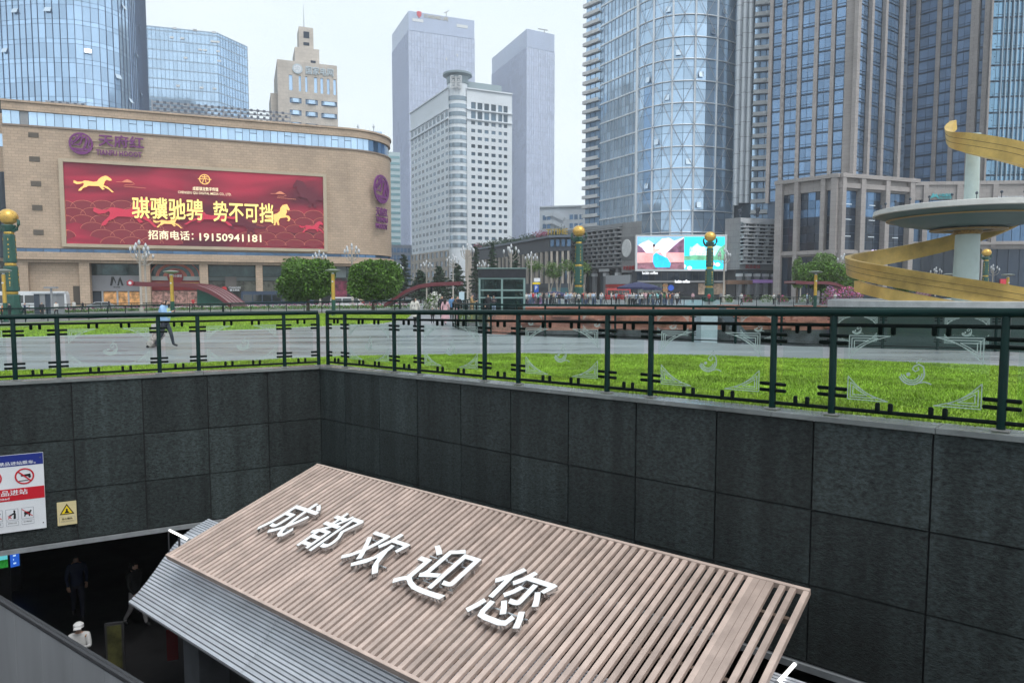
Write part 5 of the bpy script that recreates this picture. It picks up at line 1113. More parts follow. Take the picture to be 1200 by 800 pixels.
# LED screen
fs_ = Face(col(746.5, 173.5), col(850, 172)); ls = thing('led_screen', 'curved LED screen with a dancer by a lake and a turquoise landscape', 'screen', fs_.pt(fs_.L/2, GZ))
(sa, zt), (sb, zb_) = fs_.hit(746.5, 277.3), fs_.hit(850, 315.5)
def lm_(n, c, e=.75, **k): return M(n, c, .4, emit=e, **k)
mbf = MB(); mbf.fprism(fs_.mat(0, 0), [(sa-.3, zb_-.4), (sb+.3, zb_-.4), (sb+.3, zt+.4), (sa-.3, zt+.4)], -1.2, 0); mbf.build('cabinet', whit, ls)
def poly_l(pl, mat, name, o): mb = MB(); P2 = [V((*fs_.hit(*p), 0)) for p in pl]; tr = geometry.tessellate_polygon([P2]); mb.add([fs_.mat(0, 0, o) @ p for p in P2], [t_ for t_ in tr]); return mb.build(name, mat, ls)
poly_l([(747, 277.5), (801.5, 277.5), (801.5, 315.3), (747, 315.3)], lm_('led_sky', (.16, .42, .80), ns=.12, na=.3), 'left_picture', .01)
poly_l([(747, 288), (753, 284), (760, 281), (768, 287), (776, 279.5), (784, 278.5), (790, 282), (801.5, 278), (801.5, 296), (747, 296)], lm_('led_snow', (.72, .70, .82), ns=.35, na=.3), 'snow_mountain', .02)
poly_l([(781, 296.5), (790, 288), (796, 283), (801.5, 279), (801.5, 297)], lm_('led_rock', (.20, .09, .16), .6, ns=.6, na=.6), 'dark_slope', .03)
poly_l([(747, 287), (752, 290), (757, 296), (747, 296)], MATS['led_rock'], 'dark_slope', .03)
poly_l([(747, 296), (801.5, 296), (801.5, 309), (747, 309)], lm_('led_pink', (.72, .34, .34), ns=.25, na=.3), 'pink_lake', .04)
poly_l([(747, 308), (801.5, 307), (801.5, 315.3), (747, 315.3)], lm_('led_shore', (.22, .10, .13), .6, ns=.8, na=.7), 'shore', .05)
poly_l([(766, 291), (769, 296), (774, 299), (782, 302), (786, 309), (785, 313.5), (768, 313.5), (765, 307), (765.5, 298)], lm_('led_blue', (.01, .42, .85), 1.0, ns=.5, na=.25), 'blue_dress', .06)
poly_l([(775, 297), (777, 289), (780, 285), (781, 289), (780, 302)], lm_('led_veil', (.85, .88, .95)), 'white_veil', .065)
poly_l([(764.5, 289), (766.8, 288.6), (768, 291.5), (773, 291), (778, 287), (773, 293), (768.6, 296), (765.5, 299)], lm_('led_skin', (.75, .45, .40)), 'dancer_torso', .07)
poly_l([(765, 286.5), (767, 285.8), (768, 287.5), (767, 289.3), (765.2, 289.3)], lm_('led_hair', (.02, .012, .015), .2), 'dancer_head', .075)
poly_l([(802, 277.5), (849.5, 277.5), (849.5, 315.3), (802, 315.3)], lm_('led_turq', (.02, .60, .82), .9, ns=.1, na=.2), 'right_picture', .01)
poly_l([(808, 296), (812, 289), (817, 285), (822, 289), (830, 291), (838, 287), (849.5, 290), (849.5, 301), (808, 300)], lm_('led_ltmt', (.42, .72, .80), ns=.6, na=.35), 'pale_mountain', .02)
poly_l([(802, 300), (815, 299), (849.5, 300), (849.5, 305), (802, 305)], lm_('led_grn', (.12, .38, .22), .7, ns=.6, na=.5), 'far_shore', .03)
for x, y in ((804, 312), (811, 314), (838, 309), (844, 310)): poly_l([(x-3+3*math.cos(j*.7), y+2.4*math.sin(j*.7)) for j in range(9)], lm_('led_flower', (.85, .62, .70)), 'blossom', .035)
poly_l([(838, 300), (843, 291), (849.5, 286), (849.5, 302)], MATS['led_grn'], 'right_hill', .04)
for body_, x0, x1, yy in (('川藏秘境', 808, 826, 291.5), ('梦幻之旅', 808, 838, 297)): a, z = fs_.hit(x0, yy); b, _ = fs_.hit(x1, yy); text('lettering', body_, lm_('led_wht', (.75, .88, .9)), ls, fs_.mat((a+b)/2, z, .05), b-a, 1.1, .02, .02)
# shops under the screen
us = thing('arcade_under_screen', 'dark glass shop arcade below the LED screen', 'building', fs_.pt(fs_.L/2, GZ))
fu = shift(fs_, -2.0); zu = fs_.hit(800, 317)[1]
body(us, [xy(fu.pt(-1, 0)), xy(fu.pt(fu.L+2, 0)), away(fu.B, 12), away(fu.A, 12)], GZ, zu, M('arcade_dark', (.03, .035, .045), .4), 'core'); 
nn_ = 14
for k in range(nn_): pane(us, fu, fu.L*(k+.05)/nn_, fu.L*(k+.95)/nn_, fu.hit(800, 328)[1], zu-.3, g_dark, .05, 'window', .06, .004)
rect(us, fu, (747, 331), (850, 329), M('arcade_beam', (.30, .30, .31), .5), 'beam', .05, 1.2)
nb = (('shop', 747, 776, (.10, .12, .11)), ('shop', 777, 782, (.4, .3, .2)), ('shop', 783, 816, (.02, .022, .03)), ('shop', 818, 828, (.35, .25, .18)), ('shop', 829, 850, (.30, .22, .16)))
for k, (nm, a, b, c_) in enumerate(nb): rect(us, fu, (a, 345), (b, 332), M('shopfront%d' % k, c_, .4, ns=1.2, na=.6, emit=.15), 'shopfront', .05, .3)
led_txt = M('lit_white', (.9, .92, .95), .4, emit=.9)
for x0, x1, y in ((752, 770, 319.8), (790, 807, 329.8)): a, z = fu.hit(x0, y); b, _ = fu.hit(x1, y); text('lettering', 'luckin coffee', led_txt, us, fu.mat((a+b)/2, z, 1.25), b-a, .75, .015, .08)
mb = MB(); s, z = fu.hit(786, 337.2); mb.fprism(fu.mat(s, z, .32), [(.75*math.cos(j*.5), .75*math.sin(j*.5)) for j in range(13)], 0, .1); mb.build('round_sign', M('sign_blue', (.03, .10, .5), .4, emit=.4), us)
for y, r in ((334.5, 3.4), (339.5, 3.4)):
    pl = [(779.5+r*math.cos(j*.52), y+1.9*math.sin(j*.52)) for j in range(12)]; P2 = [V((*fu.hit(*p), 0)) for p in pl]; mb = MB(); mb.add([fu.mat(0, 0, .35) @ p for p in P2], [tuple(range(12))]); mb.build('burger_picture', M('burger', (.55, .28, .12), .5, ns=2, na=.5), us)
# right louvred block
rb_ = thing('louvred_side_block', 'grey tiled block with staggered white louvres right of the LED screen', 'building', (*xy(col(880, 180)), GZ))
f5 = Face(col(848, 173), col(866, 170)); f6 = Face(col(866, 170), col(917, 174)); z5 = f5.hit(860, 255.5)[1]; z6 = f6.hit(880, 262)[1]; zl6 = f6.hit(880, 309)[1]; zs6 = f6.hit(880, 316)[1]
body(rb_, [xy(f5.A), xy(f5.B), away(f5.B, 14), away(f5.A, 14)], zs6, z5, tile, 'tiled_wall'); body(rb_, [xy(f6.A), xy(f6.B), away(f6.B, 14), away(f6.A, 14)], zs6, z5-.8, conc, 'wall')
nr = 11; hrow = (z6-zl6)/nr; lw = M('louvre_white', (.50, .51, .53), .5, ns=.3, na=.12, rnd=.08)
for k in range(nr+1):
    z = zl6+hrow*k; tp = 1-.012*(nr-k); L = f6.L*tp; ubox('louvre', lw, rb_, f6.pt(L/2, z, .6), (L, 1.2, .28), f6.rz)
    if k == nr: break
    if k % 3 == 1:
        for j in range(4): a = L*(j+.25+.12*((k//3) % 2))/4; ubox('square_box', lw, rb_, f6.pt(a, z+hrow/2, .5), (1.0, .9, hrow), f6.rz); pane(rb_, f6, a-.28, a+.28, z+.22, z+hrow-.2, dk, .98, 'square_hole')
    else:
        for j in range(4): a = L*(j+.06)/4; pane(rb_, f6, a, a+L/4*.2, z+.2, z+hrow-.2, g_dark, .15); ubox('louvre_block', lw, rb_, f6.pt(a+L/4*.38, z+hrow/2, .5), (L/4*.3, .7, hrow-.3), f6.rz); pane(rb_, f6, a+L/4*.55, a+L/4*.9, z+.2, z+hrow-.2, g_dark, .35)
body(rb_, inset([xy(f6.A), xy(f6.B), away(f6.B, 12), away(f6.A, 12)], -1.2), z6+.2, z6+1.2, lw, 'parapet')
text('lettering', '民吉金城', redl, rb_, f6.mat(*f6.hit(882, 312.3), .05), 4.2, 1.0, .02, .15)
f7 = shift(f6, -1.5); body(rb_, [xy(f5.A-f5.n*1.5), xy(f7.A), xy(f7.B), away(f7.B, 10), away(f5.A, 10)], GZ, zs6, MATS['podium_shade'], 'ground_core')
for k in range(7): pane(rb_, f7, f7.L*(k+.06)/7, f7.L*(k+.94)/7, f7.hit(880, 328)[1], zs6-.3, M('podium_glass', (.22, .27, .30), .1), .1); 
for k in range(5): ubox('column_head', whit, rb_, f6.pt(f6.L*(k+.1)/5, zs6-1.3, -.4), (1.2, 1.2, .7), f6.rz); ubox('column', conc, rb_, f6.pt(f6.L*(k+.1)/5, (zs6-1.65+GZ)/2, -.4), (.9, .9, zs6-1.65-GZ), f6.rz)
rect(rb_, f7, (848, 333), (877, 328.5), M('brown_fascia', (.26, .16, .11), .5), 'fascia', .1, 1.7); rect(rb_, f7, (877.5, 331.5), (900, 328), M('purple_sign2', (.30, .18, .45), .5, emit=.2), 'shop_sign', .1, 1.8); rect(rb_, f7, (877, 345), (898, 333), conc, 'ground_wall', .1, .5)
for i, (px, s_) in enumerate(((862, .8), (883, 1.0))):
    p = f5.pt(f5.hit(px, 256)[0], z5, -2); mb = MB(); mb.lathe([(.3, 0), (.3, 1.2), (.5, 1.3), (.6, 2.0), (.2, 2.3)], 8, p); mb.tube([p+V((-.8, 0, .2)), p+V((.6, 0, 2.8))], .1, 5); mb.build('roof_spotlight', dk, rb_)
# ----------------------------------------------------------------- tan tower and podium at right
tp = thing('pilaster_tower', 'tall tan stone tower of narrow pilasters and blue glass bays', 'building', (*xy(col(990, 190)), GZ))
stone = brickmat('tower_stone', (.355, .325, .315), (.33, .30, .29), (.25, .23, .22), .2, 1.2, .9, .03, bump=.1)
g_bay = M('bay_glass', (.17, .275, .43), .06, metal=.6, rnd=.18, island=.15, ns=.04, na=.3); span = M('spandrel', (.08, .12, .18), .3, metal=.3)
def bay_wall(th, A_, B_, z0, z1, fh, pil, sub, cap, npil, glass=g_bay, pilm=stone, proud=.9):
    """pilasters at the given fractions; glass with spandrel lines in between"""
    ff_ = Face(A_, B_); cnt = [0]; mbp = MB()
    for a, w_ in pil: ubox('pilaster', pilm, th, ff_.pt(a, (z0+z1)/2, proud/2-.1), (w_*.82, proud, z1-z0), ff_.rz)
    for (a, wa), (b, wb) in zip(pil, pil[1:]):
        s0, s1 = a+wa/2, b-wb/2; n = max(1, round((s1-s0)/sub)); ds = (s1-s0)/n; z = z0
        while z < z1-.5:
            h = min(fh, z1-z)
            for k in range(n):
                if cnt[0] < cap and z < 80: pane(th, ff_, s0+k*ds+.05, s0+(k+1)*ds-.05, z+.42, z+h-.05, glass, -.25, 'glass_pane', .08, .006); cnt[0] += 1
                else: mbp.box(None, (ds-.1, .08, h-.5), mw=Matrix.Translation(ff_.pt(s0+(k+.5)*ds, z+(h+.4)/2, -.25)) @ Matrix.Rotation(ff_.rz+random.uniform(-.006, .006), 4, 'Z'))
            z += fh
    if mbp.v: mbp.build('glazing', glass, th, kind='stuff')
    mb = MB(); z = z0
    while z < z1-.5: mb.box(ff_.pt(ff_.L/2, z+.2, -.1), (ff_.L-.1, .16, .16), ff_.rz); mb.box(ff_.pt(ff_.L/2, z+.95, -.14), (ff_.L-.1, .12, .07), ff_.rz); z += fh
    mb.build('floor_lines', span, th, kind='stuff')
A_, B_, C_ = col(897, 177), col(997, 166), col(1053, 179); zt = 95.; zp = at_y(980, 203, 150).z
body(tp, inset([A_, B_, C_, away(C_, 30), away(A_, 30)], .6), GZ, zt, span, 'core')
f8 = Face(A_, B_); fr8 = lambda ff_, x: ff_.hit(x, 150)[0]
bay_wall(tp, A_, B_, zp-3, zt, 3.15, [(fr8(f8, x), w_) for x, w_ in ((901.5, .9), (916, .9), (935, .9), (954, 1.0), (973.5, 1.0), (993.5, 2.4))], 1.6, 190, 0)
f9 = Face(B_, C_); bay_wall(tp, B_, C_, zp-3, zt, 3.15, [(fr8(f9, x), w_) for x, w_ in ((999.5, 1.6), (1015, 1.3), (1031, 1.3), (1051, 1.6))], 1.6, 110, 0)
t4 = thing('finned_glass_wing', 'long tan and blue glass wing behind the golden spiral at right', 'building', (*xy(col(1130, 200)), GZ))
A_, B_, C_ = col(1046, 199), col(1153, 181), col(1330, 176); body(t4, inset([A_, B_, C_, away(C_, 30), away(A_, 30)], .6), GZ, zt, span, 'core')
fA = Face(A_, B_); zq = fA.hit(1100, 222)[1]
bay_wall(t4, A_, B_, zq, zt, 3.15, [(fr8(fA, x), w_) for x, w_ in ((1050, 1.4), (1071.5, 1.0), (1096, 1.0), (1115, 1.0), (1138, 2.2), (1152, 1.3))], 1.9, 160, 0, glass=M('wing_glass', (.28, .41, .60), .06, metal=.5, rnd=.18, island=.15, ns=.04, na=.25))  # wing glass brighter than the tower's, offsetting the shaded corner by colour
fB = Face(B_, C_); zq2 = fB.hit(1180, 224)[1]
bay_wall(t4, B_, C_, zq2, zt, 3.9, [(fr8(fB, x), w_) for x, w_ in ((1155, .5), (1215, 1.4), (1325, 1.4))], 1.6, 140, 0, glass=M('fin_glass', (.17, .30, .42), .06, metal=.75, rnd=.3, island=.25))
mb = MB()
for k in range(30): mb.box(fB.pt(1.5+k*1.1, (zq2+zt)/2, .15), (.16, .5, zt-zq2), fB.rz)
mb.build('glass_fins', M('pale_fin', (.42, .52, .6), .3, metal=.4), t4, kind='stuff')
# podium of the wing
f10 = Face(col(1066, 164), col(1300, 160)); pz = lambda y: f10.hit(1100, y)[1]; ztp = pz(217)
rr = []
for a, b in ((1070, 1080), (1085, 1118), (1125, 1140), (1146, 1160), (1168, 1218), (1226, 1270)):
    rr.append((f10.hit(a, 260)[0], f10.hit(b, 260)[0], pz(283), pz(234)))
lowr = [(f10.hit(a, 310)[0], f10.hit(b, 310)[0], GZ+.1, pz(292)) for a, b in ((1066.5, 1120), (1124, 1150), (1156, 1250))]
mb = MB(); wall_open(mb, f10, 0, f10.L, GZ, ztp, rr+lowr, .9); mb.build('podium_wall', stone, t4); body(t4, [xy(f10.A-f10.n*1.0), xy(f10.B-f10.n*1.0), away(f10.B, 14), away(f10.A, 14)], GZ, ztp-.6, span, 'podium_core'); body(t4, inset([xy(f10.A), xy(f10.B), away(f10.B, 14), away(f10.A, 14)], -.4), ztp, ztp+.8, stone, 'podium_cap')
for r in rr:
    n = max(1, round((r[1]-r[0])/1.7)); ds = (r[1]-r[0])/n
    for k in range(n):
        for q in range(2): pane(t4, f10, r[0]+ds*k+.06, r[0]+ds*(k+1)-.06, r[2]+(r[3]-r[2])*q/2+.06, r[2]+(r[3]-r[2])*(q+1)/2-.06, g_navy, -.6, 'podium_window', .08, .005)
for r in lowr:
    n = max(1, round((r[1]-r[0])/2.6)); ds = (r[1]-r[0])/n
    for k in range(n): pane(t4, f10, r[0]+ds*k+.06, r[0]+ds*(k+1)-.06, r[2], r[3], g_dark, -.6, 'shop_window', .08, .004)
for x in (1083, 1122, 1143, 1164, 1222): ubox('pier', stone, t4, f10.pt(f10.hit(x, 260)[0], (pz(290)+ztp)/2, .2), (1.1, .5, ztp-pz(290)), f10.rz)
ubox('ledge', stone, t4, f10.pt(f10.L/2, pz(286), .35), (f10.L, .7, .5), f10.rz)
tealg = M('teal_sign', (.06, .32, .36), .4, emit=.15); s, z = f10.hit(1094, 230); mb = MB(); mb.fprism(f10.mat(s, z, .05), [(-.9, -.6), (-.2, .7), (.2, .3), (.6, .6), (1.1, -.6), (.3, -.1)], 0, .2); mb.build('logo_sign', tealg, t4)
text('lettering', '大陆集团', tealg, t4, f10.mat(*f10.hit(1107, 228.8), .05), 2.9, .75, .02, .15); text('lettering', 'DALU GROUP', tealg, t4, f10.mat(*f10.hit(1107, 232.3), .05), 2.9, .4, .01, .15)
text('lettering', '中国出口信用保险', M('silver_sign', (.6, .62, .66), .3, metal=.5), t4, f10.mat(*f10.hit(1188, 232), .05), 7.6, 1.0, .02, .2)
rect(t4, f10, (1171, 334), (1179, 327), M('sign_red3', (.5, .03, .05), .5, emit=.25), 'red_sign', .1, .5)
# podium of the tower, corner at px 980
pd = thing('stone_podium', 'tan stone podium with tall dark glass bays below the pilaster tower', 'building', (*xy(col(985, 160)), GZ))
Pa, Pb, Pc, Pd, Pe = col(908, 161), col(934, 155.5), col(952, 152.5), col(980, 150), col(1068, 158); ztp = zp
body(pd, inset([Pa, Pd, Pe, away(Pe, 10), away(Pa, 10)], 1.0), GZ, ztp-.5, span, 'core'); body(pd, inset([Pa, Pd, Pe, away(Pe, 12), away(Pa, 12)], .0), ztp-.6, ztp, stone, 'parapet')
fP, fQ = Face(Pa, Pd), Face(Pd, Pe)
for ff_, xs, ytop, ybot, wins in ((fP, ((911.5, 1.6), (934.5, .9), (965.5, .9), (978.5, 1.3)), 219, 293, None), (fQ, ((981.5, 1.0), (1007.5, 1.3), (1036, 1.2), (1064.5, 1.3)), 223, 290, None)):
    hz_ = lambda x, y: ff_.hit(x, y)[1]
    zb1, zb0 = ff_.hit(980, 292)[1], ff_.hit(980, 296)[1]; zw1 = ff_.hit(980, 222)[1]
    pil = [(ff_.hit(x, 250)[0], w_) for x, w_ in xs]
    rr = [(a+wa/2, b-wb/2, zb1, zw1) for (a, wa), (b, wb) in zip(pil, pil[1:])]; lo_ = [(a+wa/2, b-wb/2, GZ+.1, zb0-.6) for (a, wa), (b, wb) in zip(pil, pil[1:])]
    mb = MB(); wall_open(mb, ff_, 0, ff_.L, GZ, ztp-.6, rr+lo_, .8); mb.build('wall', stone, pd)
    for a, w_ in pil: ubox('pilaster', stone, pd, ff_.pt(min(max(a, w_/2), ff_.L-w_/2), (GZ+ztp)/2-.3, .45), (w_, .9, ztp-GZ+.6), ff_.rz)
    for r in rr:
        n = max(1, round((r[1]-r[0])/1.7)); ds = (r[1]-r[0])/n; nz = 7; dz = (r[3]-r[2])/nz
        for k in range(n):
            for q in range(nz): pane(pd, ff_, r[0]+ds*k+.05, r[0]+ds*(k+1)-.05, r[2]+dz*q+.04, r[2]+dz*(q+1)-.04, g_dark if (q < 4 or random.random() < .3) else g_navy, -.5, 'glass_pane', .08, .006)
        if ff_ is fQ:
            ubox('bay_head', stone, pd, ff_.pt((r[0]+r[1])/2, zw1+.9, .2), (r[1]-r[0]+.6, .9, 1.0), ff_.rz)
            for q in (1.6, 3.6, 5.4): ubox('lit_tube', M('pale_tube', (.65, .72, .78), .4, emit=.3), pd, ff_.pt((r[0]+r[1])/2+.3, r[2]+dz*q, -.3), (1.7, .1, .12), ff_.rz)
    for r in lo_:
        n = max(1, round((r[1]-r[0])/2)); ds = (r[1]-r[0])/n
        for k in range(n): pane(pd, ff_, r[0]+ds*k+.05, r[0]+ds*(k+1)-.05, r[2], r[3], g_dark, -.5, 'shop_window', .08, .005)
    ubox('ledge', stone, pd, ff_.pt(ff_.L/2, (zb1+zb0)/2-.2, .3), (ff_.L, .6, .7), ff_.rz); ubox('cornice', stone, pd, ff_.pt(ff_.L/2, ztp-.5, .5), (ff_.L+.4, 1.1, .8), ff_.rz)
text('lettering', '美宁酒店', M('lit_lilac', (.7, .6, .85), .4, emit=.6), pd, fQ.mat(*fQ.hit(1024.5, 295.5), .7), 3.4, .95, .02, .15)
# ================================================================= sunken square, railings beyond, spiral, street furniture
redrock = M('red_rock', (.40, .17, .12), .8, ns=.6, na=.45, bump=1, bs=2.2, dist=.25, stretch=(1, 1, 2))
n = len(SUNK); mb = MB(); mr = MB()
for i in range(n):
    a, b = SUNK[i], SUNK[(i+1) % n]; far = (a[1]+b[1])/2 > 65
    z0 = -2.9 if far else -6.5
    (mr if far else mb).quad((*a, z0), (*b, z0), (*b, g(*b)), (*a, g(*a)))
    if far: mb.quad((*a, -6.5), (*b, -6.5), (*b, -2.9), (*a, -2.9), 1)
o = mb.build('sunken_square_wall', [M('pit_grey', (.10, .11, .11), .7, ns=1), M('sunken_shopfront', (.05, .055, .06), .2, ns=.5, na=.8)]); o['kind'] = 'structure'
rw = thing('red_rock_wall', 'rough red sandstone wall across the sunken square', 'wall', (20, 86, -2.9)); mr.build('rock_face', redrock, rw)
v4, f4 = cdt([SUNK], []); mb = MB(); mb.v = [(p.x, p.y, -6.5) for p in v4]; mb.f = [tuple(f) for f in f4 if poly_in((sum(v4[i].x for i in f)/3, sum(v4[i].y for i in f)/3), SUNK)]; mb.m = [0]*len(mb.f)
o = mb.build('sunken_square_floor', M('sunken_floor', (.16, .165, .17), .35, ns=.4, na=.3)); o['kind'] = 'structure'
for i in range(70):                                    # rock ledges of the red wall
    x = random.uniform(0, 45); z = random.uniform(-2.7, -.1); mb = MB(); w_, h_ = random.uniform(1.2, 3.6), random.uniform(.25, .7)
    P_ = [(x+random.uniform(-.3, .3)-w_/2, z-h_/2), (x+w_/2, z-h_/2+random.uniform(-.1, .1)), (x+w_/2+random.uniform(-.4, 0), z+h_/2), (x-w_/2+random.uniform(0, .4), z+h_/2)]
    yb = 84+(x-1)*.143 if x < 15 else 86 if x < 15.1 else 86+.033*(x-15) if x < 30 else 86.5-.031*(x-30); mb.fprism(Matrix(((1, 0, 0, 0), (0, 0, -1, yb+.1), (0, 1, 0, 0), (0, 0, 0, 1))), P_, 0, random.uniform(.25, .7)); mb.build('rock_ledge', redrock, rw)
for i, (px, c_) in enumerate(((1006, (.5, .6, .9)), (1030, (.4, .42, .8)), (1048, (.85, .75, .45)), (1066, (.85, .8, .5)), (985, (.75, .8, .85)), (1090, (.5, .6, .8)))):
    p = at_y(px, 391.5, 80); ls2 = thing('sunken_shop_sign', 'lit shop sign in the sunken square, number %s from the left' % ('two', 'three', 'four', 'five', 'one', 'six')[i], 'sign', (p.x, p.y+.2, -6.5), 'lit signs of the sunken shops')
    mb = MB(); mb.box((p.x, p.y, p.z), (1.6, .2, .7)); mb.build('sign_box', M('lit_sign%d' % i, c_, .4, emit=.9), ls2); mb = MB(); mb.box((p.x, p.y+.2, (p.z-6.5)/2-.2), (1.7, .15, 6.5+p.z-.3)); mb.build('sign_wall', dk, ls2)
p = at_y(838, 382, 70); es = thing('pale_stair_block', 'pale blue stair block rising from the sunken square', 'stairs', (p.x, p.y, -6.5))
mb = MB(); mb.box((p.x-1.0, p.y, -3.4), (1.6, 3, 6.2)); mb.build('stair_wall', M('pale_blue_panel', (.42, .50, .55), .5, ns=.8, na=.1), es)
for k in range(14): ubox('step', conc, es, (p.x+.2+k*.32, p.y, -.6-k*.38), (.34, 2.6, .38))
mb = MB(); mb.bar((p.x, p.y-1.4, .2), (p.x+4.6, p.y-1.4, -5), .08, .9); mb.build('balustrade', M('dark_glass_panel', (.10, .12, .14), .2), es)
# railings further away
def rail_path(pts, spacing, label, hh=1.29, orn=False, pegs=False, r=.05):
    P2 = resample(pts, spacing); th = thing('glass_railing', label, 'railing', (*P2[len(P2)//2], g(*P2[len(P2)//2])))
    for i, p in enumerate(P2):
        z = g(*p); mb = MB(); mb.lathe([(.045, 0), (.045, hh)], 6, (*p, z)); mb.build('post', green, th, smooth=True)
        if i == len(P2)-1: break
        q = P2[i+1]; z2 = g(*q); ff_ = Face(p, q)
        if ff_.n.dot(ff_.A) > 0: ff_ = Face(q, p); z, z2 = z2, z
        for h_, nm, rr_ in ((hh, 'handrail', r), (hh-.155, 'upper_rail', .022), (.085, 'lower_rail', .022)):
            mb = MB(); mb.tube([ff_.pt(0, z+h_), ff_.pt(ff_.L, z2+h_)], rr_, 6); mb.build(nm, green if rr_ > .03 else dgreen, th, smooth=True)
        mb = MB(); mb.fprism(ff_.mat(0, 0), [(.12, z+.19), (ff_.L-.12, z2+.19), (ff_.L-.12, z2+hh-.25), (.12, z+hh-.25)], -.005, .005); gp = mb.build('glass_pane', rglass, th)
        if orn and i % 2 == 0: mb = MB(); ornament(mb, ff_.mat(.18, z+.22, .007), ff_.L-.36, hh-.5); mb.build('etched_ornament', etch, gp)
        if pegs:
            mb = MB()
            for e in (.06, ff_.L-.06):
                for h_ in (.25, .335, hh-.375, hh-.29): mb.bar(ff_.pt(e-.05, z+h_), ff_.pt(e+.05, z+h_), .03, .03)
            mb.build('clamps', dgreen, th, kind='stuff')
    return th
rail_path(SUNK_NEAR+[(30, 19.8)], 1.55, 'green glass railing along the near edge of the sunken square', orn=True, pegs=True)
rail_path([(-3.2, 38), (-3.4, 52), (-2.4, 70), (1, 84)], 2.1, 'green glass railing down the left side of the sunken square')
rail_path([(1, 84), (15, 86), (30, 86.5), (46, 86)], 2.3, 'thin dark railing along the far edge of the sunken square', 1.1, r=.06)
rail_path([(48, 92), (75, 90)], 2.3, 'thin dark railing behind the spiral column at far right', 1.1, r=.04)
lf = [at_g(*p) for p in [(-140, 385), (0, 378.5), (150, 372), (300, 368), (484, 365.5)]]
rail_path([xy(p) for p in lf], 1.9, 'green glass railing between the left lawn and the flower bed', 1.15, r=.085)
lf2 = [at_g(*p) for p in [(-60, 368), (100, 365.5), (190, 364)]]
rail_path([xy(p) for p in lf2], 2.2, 'farther green railing beyond the left flower bed', 1.15)
# ----------------------------------------------------------------- golden spiral monument
SX, SY = at_y(1131, 341, 60).x, 60.
gold = M('gilded_metal', (.60, .41, .12), .36, metal=.45, ns=.5, na=.3, bump=.15, bs=3, rnd=.05); pale_g = M('pale_green_shaft', (.44, .54, .53), .5, ns=.6, na=.1, bump=.04, bs=5); seam_m = M('gold_seam', (.10, .065, .02), .6)
mon = thing('spiral_monument', 'golden spiral ribbon winding round a pale column with a saucer disc', 'monument', (SX, SY, -6.5))
mb = MB(); mb.lathe([(10.2, -6.5), (10.2, .2), (10.7, .3), (10.7, 1.05), (10.3, 1.12), (9.6, 1.05), (9.4, .4), (.5, .4)], 64, (SX, SY, 0)); mb.m = []
mb.m = [(0 if (i//64) in (0,) else 1) for i in range(len(mb.f))]; mb.build('plinth', [M('plinth_green', (.02, .05, .045), .4, ns=1), M('basin_stone', (.42, .44, .45), .4, ns=1, na=.2)], mon, smooth=True)
zd = at_y(1131, 250.5, 60).z
mb = MB(); mb.lathe([(.98, .3), (.95, 4), (.9, zd-1.4)], 32, (SX, SY, 0)); mb.build('lower_shaft', pale_g, mon, smooth=True)
mb = MB(); mb.lathe([(1.0, zd-1.75), (1.06, zd-1.65), (1.06, zd-1.15), (1.0, zd-1.1)], 32, (SX, SY, 0)); mb.build('gold_collar', M('collar_gold', (.25, .16, .05), .5, metal=.5, ns=5, na=.6), mon, smooth=True)
zt_ = at_y(1135, 157, 60).z
mb = MB(); mb.lathe([(.56, zd), (.5, zt_)], 28, (SX+.15, SY, 0)); mb.build('upper_shaft', pale_g, mon, smooth=True)
mb = MB(); RD_ = 7.15; mb.lathe([(.9, zd-1.42), (2.2, zd-1.32), (5, zd-.85), (RD_-.5, zd-.18), (RD_, zd-.02)], 72, (SX, SY, 0)); di = mb.build('disc_underside', M('disc_green', (.045, .095, .09), .5, ns=.8, na=.15), mon, smooth=True)
mb = MB(); mb.lathe([(RD_-.02, zd-.03), (RD_+.12, zd+.02), (RD_+.05, zd+.42), (RD_-.3, zd+.5), (.6, zd+.52)], 72, (SX, SY, 0)); mb.build('disc_rim', M('rim_stone', (.52, .52, .50), .5, ns=.9, na=.15), mon, smooth=True)
mb = MB()
for k in range(56):
    a = k*2*math.pi/56
    for rr_, w_ in ((RD_-1.1, .5), (2.3, .3)):
        zz = zd-.43 if rr_ > 4 else zd-1.38; x, y = SX+rr_*math.cos(a), SY+rr_*math.sin(a); mb.box((x, y, zz), (.3 if rr_ > 4 else 1.1, .7 if rr_ > 4 else .27, .1), a)
mb.build('gold_relief', M('relief_gold', (.26, .17, .06), .5, metal=.5), di, kind='stuff')
for k in range(26):
    a = k*2*math.pi/26+.1; x, y = SX+(RD_-.5)*math.cos(a), SY+(RD_-.5)*math.sin(a); mb = MB(); mb.tube([(x, y, zd+.5), (x, y, zd+.9)], .03, 5); mb.lathe([(.09, .85), (.12, .95), (.06, 1.05)], 6, (x, y, zd)); mb.build('nozzle', dk, mon)
keys = [(-75, 10.2, -1.6), (-40, 10.1, -.6), (0, 9.9, .95), (45, 9.8, 2.4), (90, 9.65, 3.75), (135, 9.0, 4.6), (180, 8.3, 5.55), (225, 7.7, 7.3), (270, 6.9, 10.0), (315, 6.3, 11.3), (345, 4.9, 12.5), (375, 3.7, 13.3), (405, 2.75, 14.0), (450, 2.05, 14.6), (490, 1.95, 15.7), (530, 1.6, 16.5)]
def interp(t, k): return float(np.interp(t, [q[0] for q in keys], [q[k] for q in keys]))
def smooth_i(t, k): return sum(interp(t+d_, k) for d_ in (-24, -16, -8, 0, 8, 16, 24))/7
